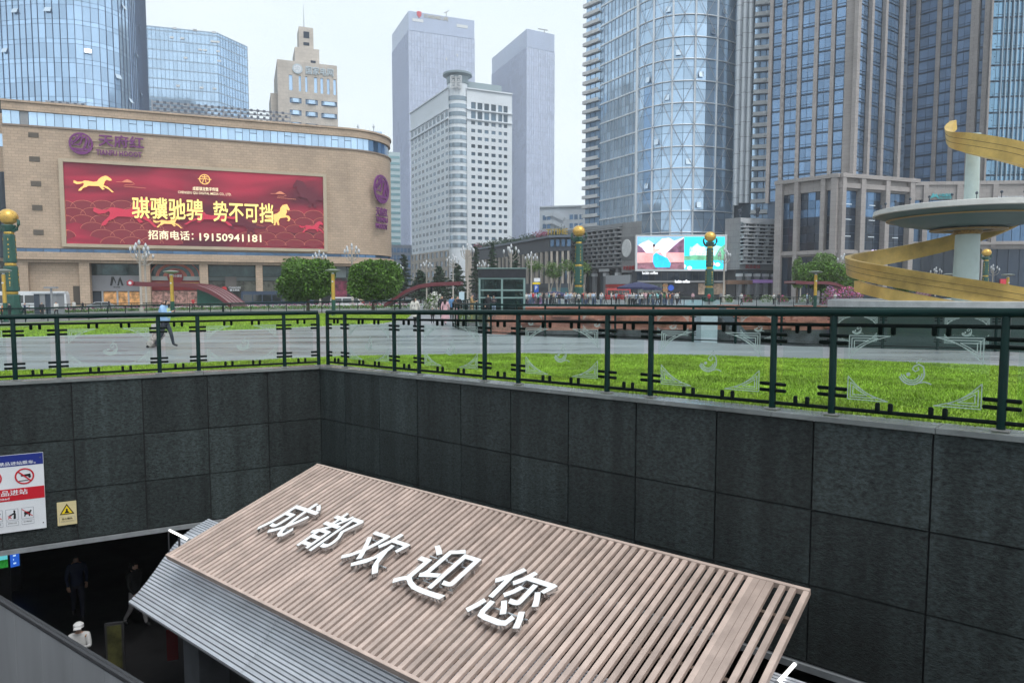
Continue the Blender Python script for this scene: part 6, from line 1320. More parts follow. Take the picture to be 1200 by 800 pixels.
def ribbon(t0, t1, hz, th_, zoff, roff, nm, mat, step=4, slant=0):
    mb = MB(); ts = np.arange(t0, t1+.1, step); vs = []
    for t in ts:
        r_, z_ = smooth_i(t, 1)+roff, smooth_i(t, 2)+zoff; a = -math.pi/2-R(t); h_ = hz(t)
        for dr, dz in ((0, -h_/2), (0, h_/2), (-th_, h_/2), (-th_, -h_/2)): vs.append((SX+(r_+dr+slant*dz)*math.cos(a), SY+(r_+dr+slant*dz)*math.sin(a), z_+dz))
    k = len(ts); fs = [(4*i+j, 4*i+(j+1) % 4, 4*i+4+(j+1) % 4, 4*i+4+j) for i in range(k-1) for j in range(4)]+[(0, 3, 2, 1), (4*k-4, 4*k-3, 4*k-2, 4*k-1)]
    mb.add(vs, fs); return mb.build(nm, mat, mon, smooth=True)
hgt = lambda t: float(np.interp(t, (-60, 0, 90, 200, 300, 400, 500), (1.6, 1.6, 1.55, 1.45, 1.8, 1.6, .8)))
ribbon(-75, 510, hgt, .5, 0, 0, 'gold_ribbon', gold, slant=.12)
rs_ = ribbon(-75, 95, lambda t: .9, .45, -1.45, -.25, 'gold_ribbon', gold)
for zo in (-.18, .25): ribbon(-75, 505, lambda t: .03, .02, zo, .018+.12*zo, 'ribbon_seam', seam_m)
# ----------------------------------------------------------------- totem columns
tgreen = M('totem_green', (.012, .075, .055), .4, ns=2, na=.25); tgold = M('totem_gold', (.62, .40, .08), .35, metal=.6, ns=2, na=.2); ballm = M('ball_gold', (.72, .44, .10), .3, metal=.55, ns=1.2, na=.25)
def totem(loc, H, label):
    th = thing('totem_column', label, 'column', loc, 'totem columns round the square'); u = H/100.
    def seg(z0, z1, w0, w1, nm, mat, n=8):
        mb = MB(); mb.lathe([(w0*u*.9, z0*u), (w0*u, (z0+1)*u), (w1*u, (z1-1)*u), (w1*u*.9, z1*u)], n, (0, 0, 0)); return mb.build(nm, mat, th, local=True)
    seg(0, 20, 7.0, 6.6, 'base_drum', tgreen); seg(20, 23, 5.2, 5.2, 'gold_ring', tgold, 12); s1_ = seg(23, 47, 6.6, 6.0, 'lower_drum', tgreen); seg(47, 50, 4.8, 4.8, 'gold_ring', tgold, 12); s2_ = seg(50, 77, 5.6, 4.9, 'upper_drum', tgreen); seg(77, 79.5, 4.2, 4.2, 'gold_ring', tgold, 12); seg(79.5, 86, 4.8, 6.2, 'capital', tgreen); seg(86, 88, 3.5, 3.2, 'gold_ring', tgold, 12)
    mb = MB(); mb.lathe([(8.2*u*math.sin(max(.05, math.pi*j/14)), 93.5*u-7.4*u*math.cos(math.pi*j/14)) for j in range(14)]+[(.05*u, 100.9*u)], 20, (0, 0, 0)); mb.build('gold_ball', ballm, th, smooth='full', local=True)
    for sx in (1, -1):
        mb = MB(); mb.tube([(sx*4*u, 0, 80*u), (sx*7.5*u, 0, 82*u), (sx*9.5*u, 0, 86*u), (sx*9.5*u, 0, 90*u), (sx*8*u, 0, 91*u)], [1.6*u, 1.6*u, 1.4*u, 1.2*u, .6*u], 6); mb.build('scroll', tgreen, th, smooth=True, local=True)
        mb = MB(); mb.tube([(sx*7*u, 0, 2*u), (sx*9*u, 0, 3*u), (sx*10*u, 0, 6*u), (sx*8.5*u, 0, 8*u), (sx*7.5*u, 0, 6*u)], [1.5*u, 1.6*u, 1.6*u, 1.2*u, .8*u], 6); mb.build('base_scroll', tgreen, th, smooth=True, local=True)
    for par, z0, z1, w_ in ((s2_, 53, 74, 5.2), (s1_, 26, 44, 6.2)):
        mb = MB()
        for a in range(0, 8, 2):
            an = a*math.pi/4+math.pi/8; d_ = w_*u*.965
            for k in range(5):
                zz = z0+(z1-z0)*(k+random.uniform(.3, .7))/5
                mb.box((d_*math.cos(an), d_*math.sin(an), zz*u), (.05, random.uniform(.5, 1.5)*u, random.uniform(1.0, 3.2)*u), an)
        mb.build('gold_characters', tgold, par, kind='stuff', local=True)
    return th
for px, ytop, Y, lab in ((14, 246, 86, 'green totem column with golden ball at the far left edge'), (678, 265, 116, 'green totem column with golden ball in front of the louvred podium'), (831, 272, 122, 'green totem column with golden ball in front of the LED screen'), (1154, 292, 128, 'green totem column seen beside the pale shaft of the spiral')):
    c_ = col(px, Y); z0 = g(c_.x, c_.y); totem((c_.x, c_.y, z0), at_y(px, ytop, Y).z-z0, lab)
# ----------------------------------------------------------------- gold bollard lamps
def bollard(loc, H, label):
    th = thing('plaza_lamp', label, 'lamp', loc, 'gold pole lamps on the square')
    for nm, pr, mt in (('base', [(.24, 0), (.24, .08), (.17, .12), (.17, H*.36)], tgreen), ('pole', [(.16, H*.36), (.145, H*.9)], tgold), ('neck', [(.1, H*.9), (.1, H*.94)], alum), ('cap', [(.2, H*.93), (.62, H*.965), (.66, H*.985), (.3, H)], M('cap_olive', (.30, .33, .30), .5))):
        mb = MB(); mb.lathe(pr, 16); mb.build(nm, mt, th, smooth=True, local=True)
    mb = MB(); mb.box((0, -.17, H*.74), (.12, .1, .12)); mb.build('camera_box', whit, th, local=True)
    return th
for px, yt, Y, lab in ((5, 315.5, 62, 'gold pole lamp at the left edge in front of the totem'), (201.5, 317, 62, 'gold pole lamp in front of the red arched shop'), (390.5, 315.5, 60, 'gold pole lamp between the two clipped round trees'), (955.5, 317.5, 72, 'gold pole lamp left of the golden spiral'), (1112, 320.5, 78, 'gold pole lamp just left of the pale shaft'), (1180.5, 321, 78, 'gold pole lamp near the right edge')):
    c_ = col(px, Y); z0 = g(c_.x, c_.y); bollard((c_.x, c_.y, z0), at_y(px, yt, Y).z-z0, lab)
# ----------------------------------------------------------------- magnolia street lamps
lampw = M('lamp_white', (.48, .50, .52), .35); lpole = M('lamp_pole', (.36, .33, .29), .5, ns=2, na=.1)
def streetlamp(loc, H, label, src=[None]):
    if src[0]:
        o = copy_tree(src[0][0], None, loc, random.uniform(0, 1.5), label); s = H/src[0][1]; o.scale = (s, s, s); return o
    th = thing('street_lamp', label, 'lamp', loc, 'magnolia cluster street lamps'); src[0] = (th, H); u = H/9.5
    mb = MB(); mb.lathe([(.28*u, 0), (.28*u, .5*u), (.16*u, .7*u), (.12*u, 7*u), (.16*u, 7.1*u), (.08*u, 8.4*u)], 10); mb.build('pole', lpole, th, smooth=True, local=True)
    buds = [(0, 0, 8.75)]
    for ring_, (rr_, zz, n_) in enumerate(((1.15, 7.9, 4), (.75, 8.35, 3))):
        for k in range(n_):
            a = 2*math.pi*k/n_+ring_*.5; x, y = rr_*u*math.cos(a), rr_*u*math.sin(a); mb = MB(); mb.tube([(0, 0, (zz-1.1)*u), (x*.5, y*.5, (zz-.95)*u), (x*.95, y*.95, (zz-.5)*u), (x, y, zz*u)], .05*u, 5); mb.build('arm', lpole, th, smooth=True, local=True); buds.append((rr_*math.cos(a), rr_*math.sin(a), zz))
    for x, y, z in buds:
        mb = MB(); mb.lathe([(.04*u, 0), (.11*u, .05*u), (.18*u, .24*u), (.16*u, .44*u), (.02*u, .68*u)], 10, (x*u, y*u, z*u)); mb.build('lamp_bud', lampw, th, smooth='full', local=True)
    return th
for px, yt, Y, lab in ((165, 280, 93, 'magnolia street lamp in front of the grey fascia shop'), (171, 290, 100, 'magnolia street lamp half hidden beside the red arched shop'), (375, 292, 108, 'magnolia street lamp above the left clipped tree'), (413, 284, 96, 'magnolia street lamp between the clipped trees'), (466, 307, 140, 'small magnolia street lamp right of the right clipped tree'), (500, 304, 150, 'magnolia street lamp among the pines below the hotel'), (531, 297, 118, 'magnolia street lamp left of the tall mast lamp'), (548, 284, 122, 'tall magnolia street lamp just left of the glass kiosk'), (566, 304, 150, 'magnolia street lamp behind the left end of the kiosk'), (599, 285, 100, 'magnolia street lamp rising behind the glass kiosk'), (622.5, 294, 118, 'magnolia street lamp by the blue parking sign'), (848, 290, 112, 'magnolia street lamp right of the LED screen totem'), (938, 308, 150, 'magnolia street lamp left of the round green tree'), (988, 296, 122, 'magnolia street lamp behind the left end of the spiral'), (1096, 312, 150, 'magnolia street lamp seen under the saucer disc'), (1162.5, 309, 150, 'magnolia street lamp right of the pale shaft')):
    c_ = col(px, Y); z0 = max(-1.2, g(c_.x, c_.y)) if poly_in(xy(c_), PLAZA) else -1.2; streetlamp((c_.x, c_.y, z0), at_y(px, yt, Y).z-z0, lab)
# ----------------------------------------------------------------- vegetation
def leaves(name, P_, size, mat, parent=None, flat=.0, kind=None, label=None, world=True):
    n = len(P_); base = np.array(WL[parent]) if (parent and world) else np.zeros(3)
    u = rng.normal(size=(n, 3)); u /= np.linalg.norm(u, axis=1)[:, None]; v_ = rng.normal(size=(n, 3)); v_ -= (v_*u).sum(1)[:, None]*u; v_ /= np.linalg.norm(v_, axis=1)[:, None]
    s = rng.uniform(.6, 1.3, n)[:, None]*size; P_ = P_-base
    vs = np.stack([P_-u*s, P_+v_*s*.55, P_+u*s, P_-v_*s*.55], 1)
    me = bpy.data.meshes.new(name); me.vertices.add(n*4); me.vertices.foreach_set('co', vs.ravel()); me.loops.add(n*4); me.loops.foreach_set('vertex_index', np.arange(n*4)); me.polygons.add(n); me.polygons.foreach_set('loop_start', np.arange(0, n*4, 4)); me.update(calc_edges=True)
    me.materials.append(mat); o = bpy.data.objects.new(name, me); COL.objects.link(o)
    if parent: o.parent = parent
    if kind: o['kind'] = kind
    if label: o['label'] = label
    return o
leaf_g = M('leaf_green', (.08, .165, .024), .5, island=.5, ns=1.6, na=.45, spec=.3); leaf_d = M('leaf_dark', (.030, .062, .034), .55, island=.4, ns=.5, na=.3, spec=.3); leaf_y = M('leaf_light', (.11, .19, .05), .5, island=.4, spec=.3); bark = M('bark', (.10, .075, .055), .9, ns=4, na=.3, bump=.5, bs=20)
def blob(n, c_, r, pw=2.6, clump=60, rough=.3):
    """points near the surface of a lumpy clipped crown plus some inside"""
    d_ = rng.normal(size=(n, 3)); d_ /= np.linalg.norm(d_, axis=1)[:, None]
    nrm = (np.abs(d_)**pw).sum(1)**(1/pw); q = d_/nrm[:, None]
    cl = rng.normal(size=(clump, 3)); cl /= np.linalg.norm(cl, axis=1)[:, None]; amp = rng.uniform(-1, 1, clump)
    lump = np.clip((d_ @ cl.T-.80)/.2, 0, 1) @ amp
    rad = np.where(rng.random(n) < .66, 1-rng.random(n)*.2, .45+.5*rng.random(n)); rad = rad*(1+rough*np.clip(lump, -1, 1.)*.55)
    return q*rad[:, None]*np.array(r)+np.array(c_)
def tree(label, px, Y, ytop, ybot, wpx, n, mat, size, pw=2.6, trunk=.14, group=None, name='round_tree', depth=None):
    c_ = col(px, Y); zg = g(c_.x, c_.y) if poly_in(xy(c_), PLAZA) else -1.2; z1, z0 = at_y(px, ytop, Y).z, at_y(px, ybot, Y).z; w_ = wpx/F*Y/2
    th = thing(name, label, 'tree', (c_.x, c_.y, zg), group); ch = (z1-z0)/2
    leaves('crown', blob(n, (c_.x, c_.y, z0+ch), (w_, depth or w_, ch), pw), size, mat, th)
    mb = MB(); mb.tube([(c_.x, c_.y, zg), (c_.x+.05, c_.y, z0+ch*.3), (c_.x, c_.y, z0+ch)], [trunk*1.4, trunk, trunk*.5], 7)
    for k in range(5): a = k*1.3; mb.tube([(c_.x, c_.y, z0+ch*.25), (c_.x+w_*.5*math.cos(a), c_.y+w_*.5*math.sin(a), z0+ch*1.1)], [trunk*.6, trunk*.2], 5)
    mb.build('trunk', bark, th, smooth=True); return th
tree('large clipped round tree left of the gold pole lamp', 360.5, 74, 303.5, 351.5, 63, 14000, leaf_g, .15, 3.3)
tree('large clipped round tree right of the gold pole lamp', 437, 74, 303.5, 351, 64, 14000, leaf_g, .15, 3.3)
tree('wide rounded green tree left of the golden spiral', 962, 105, 307, 342, 52, 7000, leaf_g, .18, 2.4)
tree('small light tree behind the wide rounded tree', 965, 118, 294, 330, 30, 2600, leaf_y, .2, 2)
tree('small light tree on the left of the wide rounded tree', 934, 112, 303, 340, 14, 1500, leaf_y, .18, 2)
tree('young tree in front of the stone podium by the spiral', 1010, 118, 297, 318, 26, 2400, leaf_y, .2, 2)
tree('dark rounded tree showing inside the lower spiral loop', 1060, 104, 317, 342, 30, 3600, leaf_g, .17, 2.4)
tree('rounded tree touching the left end of the spiral', 1000, 110, 312, 342, 20, 2600, leaf_g, .17, 2.4)
def pine(label, px, Y, ytop, wpx, n=5200, dense=1.0):
    c_ = col(px, Y); zg = -1.2 if not poly_in(xy(c_), PLAZA) else g(c_.x, c_.y); z1 = at_y(px, ytop, Y).z; H = z1-zg; w_ = wpx/F*Y/2; th = thing('pine_tree', label, 'tree', (c_.x, c_.y, zg), 'pines below the hotel')
    mb = MB(); mb.tube([(c_.x, c_.y, zg), (c_.x, c_.y, z1)], [.22, .04], 6); P_ = []
    nb_ = 34
    for k in range(nb_):
        t_ = .18+.8*k/nb_; L = w_*(1.05-t_)*random.uniform(.7, 1.15)+.15; a = k*2.4; z = zg+H*t_; e = V((c_.x+L*math.cos(a), c_.y+L*math.sin(a), z-.12*L+.1)); mb.tube([(c_.x, c_.y, z), e], [.06, .02], 4)
        m_ = int(n/nb_); t2_ = rng.random(m_)**.7; P_.append(np.c_[c_.x+(e.x-c_.x)*t2_, c_.y+(e.y-c_.y)*t2_, z+(e.z-z)*t2_]+rng.normal(size=(m_, 3))*np.array([.28, .28, .12])*(.4+L*.25))
    leaves('crown', np.concatenate(P_), .24, leaf_d, th); mb.build('trunk', bark, th, smooth=True)
for a in (('tall pointed pine right of the shopping centre', 474, 165, 297, 30), ('pine behind the red arched canopy, below the hotel', 493, 160, 316, 44), ('broad pine left of the white hotel podium lamps', 515, 158, 311, 40), ('dark pine left of the kiosk', 536, 150, 308, 40), ('tall dark pine behind the left end of the kiosk', 558, 175, 287, 22), ('tall dark pine in front of the colonnaded block', 577, 172, 283, 24), ('narrow pine right of the kiosk lamp', 604, 165, 288, 18)): pine(*a)
def tuft_tree(label, px, Y, ytop, lean):
    c_ = col(px, Y); zg = -1.2; z1 = at_y(px, ytop, Y).z; th = thing('slender_tree', label, 'tree', (c_.x, c_.y, zg), 'slender trees before the colonnaded block'); mb = MB(); P_ = []
    for k in range(4):
        e = V((c_.x+lean+random.uniform(-1.6, 1.6), c_.y+random.uniform(-1, 1), z1-random.uniform(0, 2.6))); mb.tube([(c_.x, c_.y, zg), (c_.x+(e.x-c_.x)*.35, c_.y, zg+(e.z-zg)*.5), e], [.16, .11, .05], 5); P_.append(rng.normal(size=(260, 3))*np.array([.62, .62, .5])+np.array(e))
    leaves('crown', np.concatenate(P_), .2, leaf_y, th); mb.build('trunk', M('pale_bark', (.34, .30, .25), .9), th, smooth=True)
for k, (px, yt, ln_) in enumerate(((630, 308, 0), (643, 312, .5), (655, 309, -.5), (668, 307, .4), (684, 310, 0))): tuft_tree(('slender pale-trunked tree by the blue parking sign', 'slender pale-trunked tree left of the dark glass corner', 'slender pale-trunked tree before the glass corner of the colonnaded block', 'slender pale-trunked tree just left of the middle totem', 'slender pale-trunked tree just right of the middle totem')[k], px, 168, yt, ln_)
# planting on the colonnaded block's roof, flower beds: uncountable leaves
ff_ = Face(col(553, 250), col(643, 188)); zt = at_y(643, 276, 188).z; P_ = []
for k in range(60):
    s = random.uniform(0, ff_.L); h_ = random.uniform(.6, 2.2); p = ff_.pt(s, zt+h_*.5, -random.uniform(1, 5)); P_.append(rng.normal(size=(70, 3))*np.array([1.1, 1.1, h_*.35])+np.array(p))
o = leaves('roof_planting', np.concatenate(P_), .25, leaf_d, kind='stuff'); tag(o, 'green shrubs growing along the colonnaded block roof', 'shrubs')
P_ = [rng.normal(size=(200, 3))*np.array([1.2, 1, .5])+np.array(ff_.pt(s, zt+.9, -1.5)) for s in (3, ff_.L-9, ff_.L-5)]
o = leaves('roof_blossom', np.concatenate(P_), .2, M('magenta_leaf', (.33, .06, .14), .6, island=.4), kind='stuff'); tag(o, 'magenta bougainvillea among the roof shrubs', 'flowers')
def bed(name, pts, w_, h_, n, mats, label):
    pts = [V(p).to_2d() for p in pts]
    for j, (mt, frac, dz) in enumerate(mats):
        m_ = int(n*frac); seg = rng.integers(0, len(pts)-1, m_); t_ = rng.random(m_); A2 = np.array([xy(p) for p in pts]); q = A2[seg]*(1-t_[:, None])+A2[seg+1]*t_[:, None]+rng.normal(size=(m_, 2))*w_*.4
        z = np.array([g(a, b) for a, b in q])+rng.random(m_)**.6*h_*(.8 if dz == 0 else 1)+dz; o = leaves(name if j == 0 else 'flower_heads', np.c_[q, z], .11 if j == 0 else .08, mt, kind='stuff'); tag(o, label if j == 0 else label.replace('leaves', 'blossoms'), 'plants' if j == 0 else 'flowers')
pink = M('petal_pink', (.62, .12, .30), .6, island=.35); lil = M('petal_lilac', (.50, .28, .52), .6, island=.3); wht = M('petal_white', (.70, .70, .66), .6, island=.15)
bed('flower_bed', [at_g(*p) for p in [(-60, 370), (120, 365), (300, 362), (480, 361)]], 3.0, .5, 16000, ((leaf_g, .75, 0), (pink, .1, .15), (wht, .15, .1)), 'low leaves of the long flower bed behind the left railing')
def mound(label, px, Y, ytop, wpx, mats, n=2600):
    c_ = col(px, Y); zg = g(c_.x, c_.y); z1 = at_y(px, ytop, Y).z; th = thing('flower_mound', label, 'flowers', (c_.x, c_.y, zg), 'flower mounds on the square'); w_ = wpx/F*Y/2
    for j, (mt, fr_2) in enumerate(mats): leaves('foliage' if j == 0 else 'blossom', blob(int(n*fr_2), (c_.x, c_.y, zg+.1), (w_*(1+.02*j), w_*.6, z1-zg-.1), 2), .13, mt, th)
for a in (('pink and purple flower mound left of the spiral', 975, 96, 335.5, 26, ((leaf_g, .4), (pink, .3), (lil, .3))), ('magenta flower mound touching the spiral left end', 997, 98, 334, 30, ((leaf_g, .3), (pink, .5), (lil, .2))), ('white flower mound left of the walking group', 510, 78, 344.5, 26, ((leaf_g, .35), (wht, .65))), ('lilac flower arch behind the crowd left of the middle totem', 626, 100, 342, 20, ((leaf_g, .3), (lil, .7)))): mound(*a)
for k, (px, w_) in enumerate(((852, 16), (876, 14), (900, 18), (918, 12), (945, 16))): mound('low clipped flower clump in front of the arcade, %s from the left' % ('first', 'second', 'third', 'fourth', 'fifth')[k], px, 118, 345, w_, ((leaf_g, .7), (pink if k % 2 else wht, .3)), 900)
# ================================================================= entrances, kiosk, vehicles, people
rose = M('rose_shell', (.22, .125, .13), .5, ns=.6, na=.15); dkred = M('rose_stripe', (.15, .035, .045), .5)
def arch_canopy(label, pts, Y, wd, wedge=None):
    P_ = [at_y(px, py, Y) for px, py in pts]; z0 = g(P_[0].x, Y); th = thing('arched_entrance_canopy', label, 'canopy', (P_[len(P_)//2].x, Y, z0), 'arched entrance canopies')
    D = []                                       # smooth the outline
    for a, b in zip(P_, P_[1:]): D += [a+(b-a)*k/4 for k in range(4)]
    D.append(P_[-1]); D = [D[0]]+[(D[i-1]+D[i]*2+D[i+1])/4 for i in range(1, len(D)-1)]+[D[-1]]
    def stripx(y0, y1, t0, t1, mat, nm):
        mb = MB(); vs = [p+V((0, dy, dz)) for p in D for dy, dz in ((y0, t0), (y0, t1), (y1, t1), (y1, t0))]; k = len(D)
        mb.add(vs, [(4*i+j, 4*i+(j+1) % 4, 4*i+4+(j+1) % 4, 4*i+4+j) for i in range(k-1) for j in range(4)]+[(0, 3, 2, 1), (4*k-4, 4*k-3, 4*k-2, 4*k-1)]); mb.build(nm, mat, th)
    stripx(0, wd, -.12, .12, rose, 'shell'); stripx(-.12, 0, -.22, .2, dkred, 'front_edge'); stripx(wd, wd+.12, -.22, .2, dkred, 'rear_edge')
    for q in (.25, .5, .75): stripx(wd*q-.06, wd*q+.06, .12, .2, dkred, 'stripe')
    if wedge:
        mb = MB(); pl = [at_y(px, py, Y+.4) for px, py in wedge]; n = len(pl); mb.add(pl+[p+V((0, wd-.8, 0)) for p in pl], [tuple(range(n)), tuple(range(2*n-1, n-1, -1))]+[(i, n+i, n+(i+1) % n, (i+1) % n) for i in range(n)]); mb.build('green_wedge', tgreen, th)
    for k in (1, 3):
        p = D[len(D)*k//4]; mb = MB(); mb.tube([(p.x, Y+wd/2, z0-.2), (p.x, Y+wd/2, p.z-.1)], .12, 6); mb.build('strut', dk, th)
    return th
arch_canopy('red arched metro canopy with green wedge in front of the shopping centre', [(149, 332), (175, 333.5), (205, 333), (228, 335), (245, 341), (258, 348.5), (270, 358)], 72, 4, [(231, 337), (246, 343.5), (258, 351), (266, 358.5), (231, 358.5)])
arch_canopy('red arched metro canopy right of the clipped trees', [(450, 358), (462, 350), (476, 341), (490, 335.5), (508, 332.8), (540, 332)], 82, 4)
arch_canopy('red arched metro canopy before the wide rounded tree', [(932, 330.5), (950, 331.5), (968, 331), (980, 333), (992, 338), (1004, 346)], 100, 4)
arch_canopy('pale red arched canopy between the spiral loops', [(1088, 347), (1096, 338), (1106, 335), (1120, 334.5), (1150, 334.5)], 112, 4)
for p in ((153, 331.5),):
    c_ = at_y(*p, 71.7); ms_ = thing('metro_sign', 'round red metro sign at the tip of the left arched canopy', 'sign', c_); mb = MB(); mb.fprism(Matrix(((1, 0, 0, c_.x), (0, 0, -1, c_.y), (0, 1, 0, c_.z), (0, 0, 0, 1))), [(.32*math.cos(j*.39), .32*math.sin(j*.39)) for j in range(16)], 0, .1); mb.build('disc', M('metro_red', (.38, .05, .07), .5), ms_)
    mb = MB(); mb.fprism(Matrix(((1, 0, 0, c_.x), (0, 0, -1, c_.y-.1), (0, 1, 0, c_.z), (0, 0, 0, 1))), [(.16*math.cos(j*.39), .16*math.sin(j*.39)) for j in range(16)], 0, .02); mb.build('disc_centre', white_p, ms_)
# glass lift kiosk
Y = 60; xl, xr = at_y(562, 341, Y).x, at_y(614.5, 341, Y).x; zk = at_y(590, 315, Y).z; zk2 = at_y(590, 325.5, Y).z; zg = g((xl+xr)/2, Y); kd = 3.2
ki = thing('glass_lift_kiosk', 'mint framed glass lift kiosk with a black display band', 'kiosk', ((xl+xr)/2, Y+kd/2, zg)); mint = M('mint_frame', (.21, .32, .31), .4, ns=1)
for x in (xl, (xl+xr)/2, xr):
    for y in (Y, Y+kd): ubox('frame_post', mint, ki, (x, y, (zg+zk2)/2), (.16, .16, zk2-zg))
for z in (zg+.12, zg+1.35, zk2-1.05, zk2-.06):
    for y in (Y-.01, Y+kd+.01): ubox('frame_beam', mint, ki, ((xl+xr)/2, y, z), (xr-xl, .12, .12))
    for x in (xl-.01, xr+.01): ubox('frame_beam', mint, ki, (x, Y+kd/2, z), (.12, kd, .12))
kg = clear_glass('kiosk_glass', (.62, .72, .72), .0)
for k in range(2):
    for y in (Y+.03, Y+kd-.03):
        for z0, z1 in ((zg+.2, zg+1.28), (zg+1.42, zk2-1.12), (zk2-.98, zk2-.13)): ubox('glass_pane', kg, ki, (xl+(xr-xl)*(k*.5+.25), y, (z0+z1)/2), ((xr-xl)/2-.18, .02, z1-z0))
for x in (xl+.03, xr-.03): ubox('side_pane', kg, ki, (x, Y+kd/2, (zg+zk2)/2), (.02, kd-.2, zk2-zg-.3))
mb = MB(); mb.box(((xl+xr)/2, Y+kd/2, (zk+zk2)/2), (xr-xl+.25, kd+.25, zk-zk2)); mb.build('display_band', M('display_black', (.02, .022, .03), .35, ns=3, na=.3), ki); ubox('roof_trim', mint, ki, ((xl+xr)/2, Y+kd/2, zk+.04), (xr-xl+.4, kd+.4, .08))
ubox('lift_shaft', M('lift_dark', (.09, .115, .12), .4), ki, ((xl+xr)/2+.3, Y+kd*.6, (zg+zk2)/2-.1), (1.6, 1.4, zk2-zg-.3))
# ----------------------------------------------------------------- vehicles
tyre = M('tyre', (.015, .015, .016), .8); rim = M('wheel_rim', (.4, .41, .42), .4, metal=.6); carglass = M('car_glass', (.02, .025, .03), .06, spec=.9); headl = M('headlight', (.7, .72, .72), .2); taill = M('tail_light', (.35, .02, .02), .3)
def vehicle(name, label, cat, loc, rz, L, W, prof, paint, windows, wheels, wr=.34, extra=(), group='vehicles on the street'):
    th = thing(name, label, cat, loc, group); th.rotation_euler.z = rz
    mb = MB(); n = len(prof); ar = sum(prof[i][0]*prof[(i+1) % n][1]-prof[(i+1) % n][0]*prof[i][1] for i in range(n)); pr = prof if ar > 0 else prof[::-1]
    zb = min(p[1] for p in pr); zt2 = max(p[1] for p in pr); nar = lambda z: W/2*(1-.16*max(0, (z-zb)/(zt2-zb)-.55))
    vs = [(x, -nar(z), z) for x, z in pr]+[(x, nar(z), z) for x, z in pr]
    mb.add(vs, [tuple(range(n)), tuple(range(2*n-1, n-1, -1))]+[(i, n+i, n+(i+1) % n, (i+1) % n) for i in range(n)]); mb.build('body', paint, th, local=True)
    for pl in windows:
        for s_ in (-1, 1):
            mb = MB(); mb.add([(x, s_*(nar(z)+.012), z) for x, z in pl], [tuple(range(len(pl)))[::s_]]); mb.build('side_window', carglass, th, local=True)
    for x in wheels:
        for s_ in (-1, 1):
            mw = Matrix.Translation((x, s_*(W/2-.09), wr)) @ Matrix.Rotation(math.pi/2, 4, 'X'); mb = MB(); mb.lathe([(wr*.6, -.11), (wr*.95, -.1), (wr, -.05), (wr, .05), (wr*.95, .1), (wr*.6, .11)], 16); mb.v = [tuple(mw @ V(p)) for p in mb.v]; wo = mb.build('wheel', tyre, th, smooth=True, local=True)
            mb = MB(); mb.lathe([(wr*.2, -.115), (wr*.62, -.115), (wr*.62, .115), (wr*.2, .115)], 12); mb.v = [tuple(mw @ V(p)) for p in mb.v]; mb.build('rim', rim, wo, local=True)
    for x, z, mt, nm in extra:
        for s_ in (-1, 1): mb = MB(); mb.box((x, s_*W*.36, z), (.08, W*.16, .16)); mb.build(nm, mt, th, local=True)
    return th
busw = M('bus_white', (.62, .64, .66), .35, ns=.6, na=.1); busn = M('bus_navy', (.03, .05, .09), .3); wp = M('car_white', (.66, .67, .68), .3); redp = M('bus_red', (.45, .05, .05), .35); sil_p = M('car_silver', (.40, .42, .45), .3, metal=.4); blk_p = M('car_black', (.02, .02, .025), .25)
busprof = [(-5.7, .35), (5.7, .35), (5.78, 1.2), (5.72, 2.6), (5.55, 3.02), (-5.6, 3.02), (-5.75, 2.7)]
def buswin(n): return [[(-5.5+i*10.6/n+.08, 1.35), (-5.5+(i+1)*10.6/n-.08, 1.35), (-5.5+(i+1)*10.6/n-.08, 2.45), (-5.5+i*10.6/n+.08, 2.45)] for i in range(n)]
carprof = [(-2.2, .32), (2.2, .32), (2.25, .62), (2.1, .82), (1.1, .98), (.45, 1.42), (-1.0, 1.46), (-1.9, 1.02), (-2.25, .92)]
carwin = [[(.95, .98), (.42, 1.36), (-.2, 1.38), (-.2, .96)], [(-.28, .96), (-.28, 1.39), (-1.0, 1.40), (-1.6, 1.02)]]
vanprof = [(-2.5, .35), (2.5, .35), (2.55, .9), (2.2, 1.15), (1.6, 1.95), (1.3, 2.08), (-2.35, 2.08), (-2.55, 1.2)]
vanwin = [[(2.0, 1.2), (1.5, 1.9), (.7, 1.92), (.7, 1.2)], [(.6, 1.2), (.6, 1.92), (-.8, 1.92), (-.8, 1.2)], [(-.9, 1.2), (-.9, 1.92), (-2.25, 1.9), (-2.3, 1.2)]]
HL = ((2.22, .7, headl, 'headlight'), (-2.24, .85, taill, 'tail_light')); HB = ((5.76, .8, headl, 'headlight'), (-5.74, .9, taill, 'tail_light'))
def road(px, Y): c_ = col(px, Y); return (c_.x, c_.y, -1.2)
rzm = MALL.rz
vehicle('city_bus', 'white roofed dark bus half hidden behind the left clipped tree', 'bus', road(325, 118), rzm, 11.5, 2.5, busprof, busn, buswin(7), (-3.6, 3.6), .48, HB)
o = vehicle('city_bus', 'white and dark bus in front of the stone infill wall at far left', 'bus', road(25, 101), rzm, 11.5, 2.5, busprof, busw, buswin(7), (-3.6, 3.6), .48, HB)
vehicle('minibus', 'white minibus between the clipped trees', 'van', road(406, 112), rzm, 5.1, 1.95, vanprof, wp, vanwin, (-1.6, 1.6), .36, ((2.5, .8, headl, 'headlight'), (-2.52, .9, taill, 'tail_light')))
vehicle('red_car', 'red car partly behind the right clipped tree', 'car', road(430, 114), rzm+math.pi, 4.5, 1.8, carprof, redp, carwin, (-1.35, 1.35), .33, HL)
vehicle('parked_car', 'white car below the tea shop sign', 'car', road(258, 116), rzm, 4.5, 1.8, carprof, wp, carwin, (-1.35, 1.35), .33, HL)
vehicle('parked_car', 'silver car left of the arched canopy, by the grey fascia shop', 'car', road(122, 106), rzm, 4.5, 1.8, carprof, sil_p, carwin, (-1.35, 1.35), .33, HL)
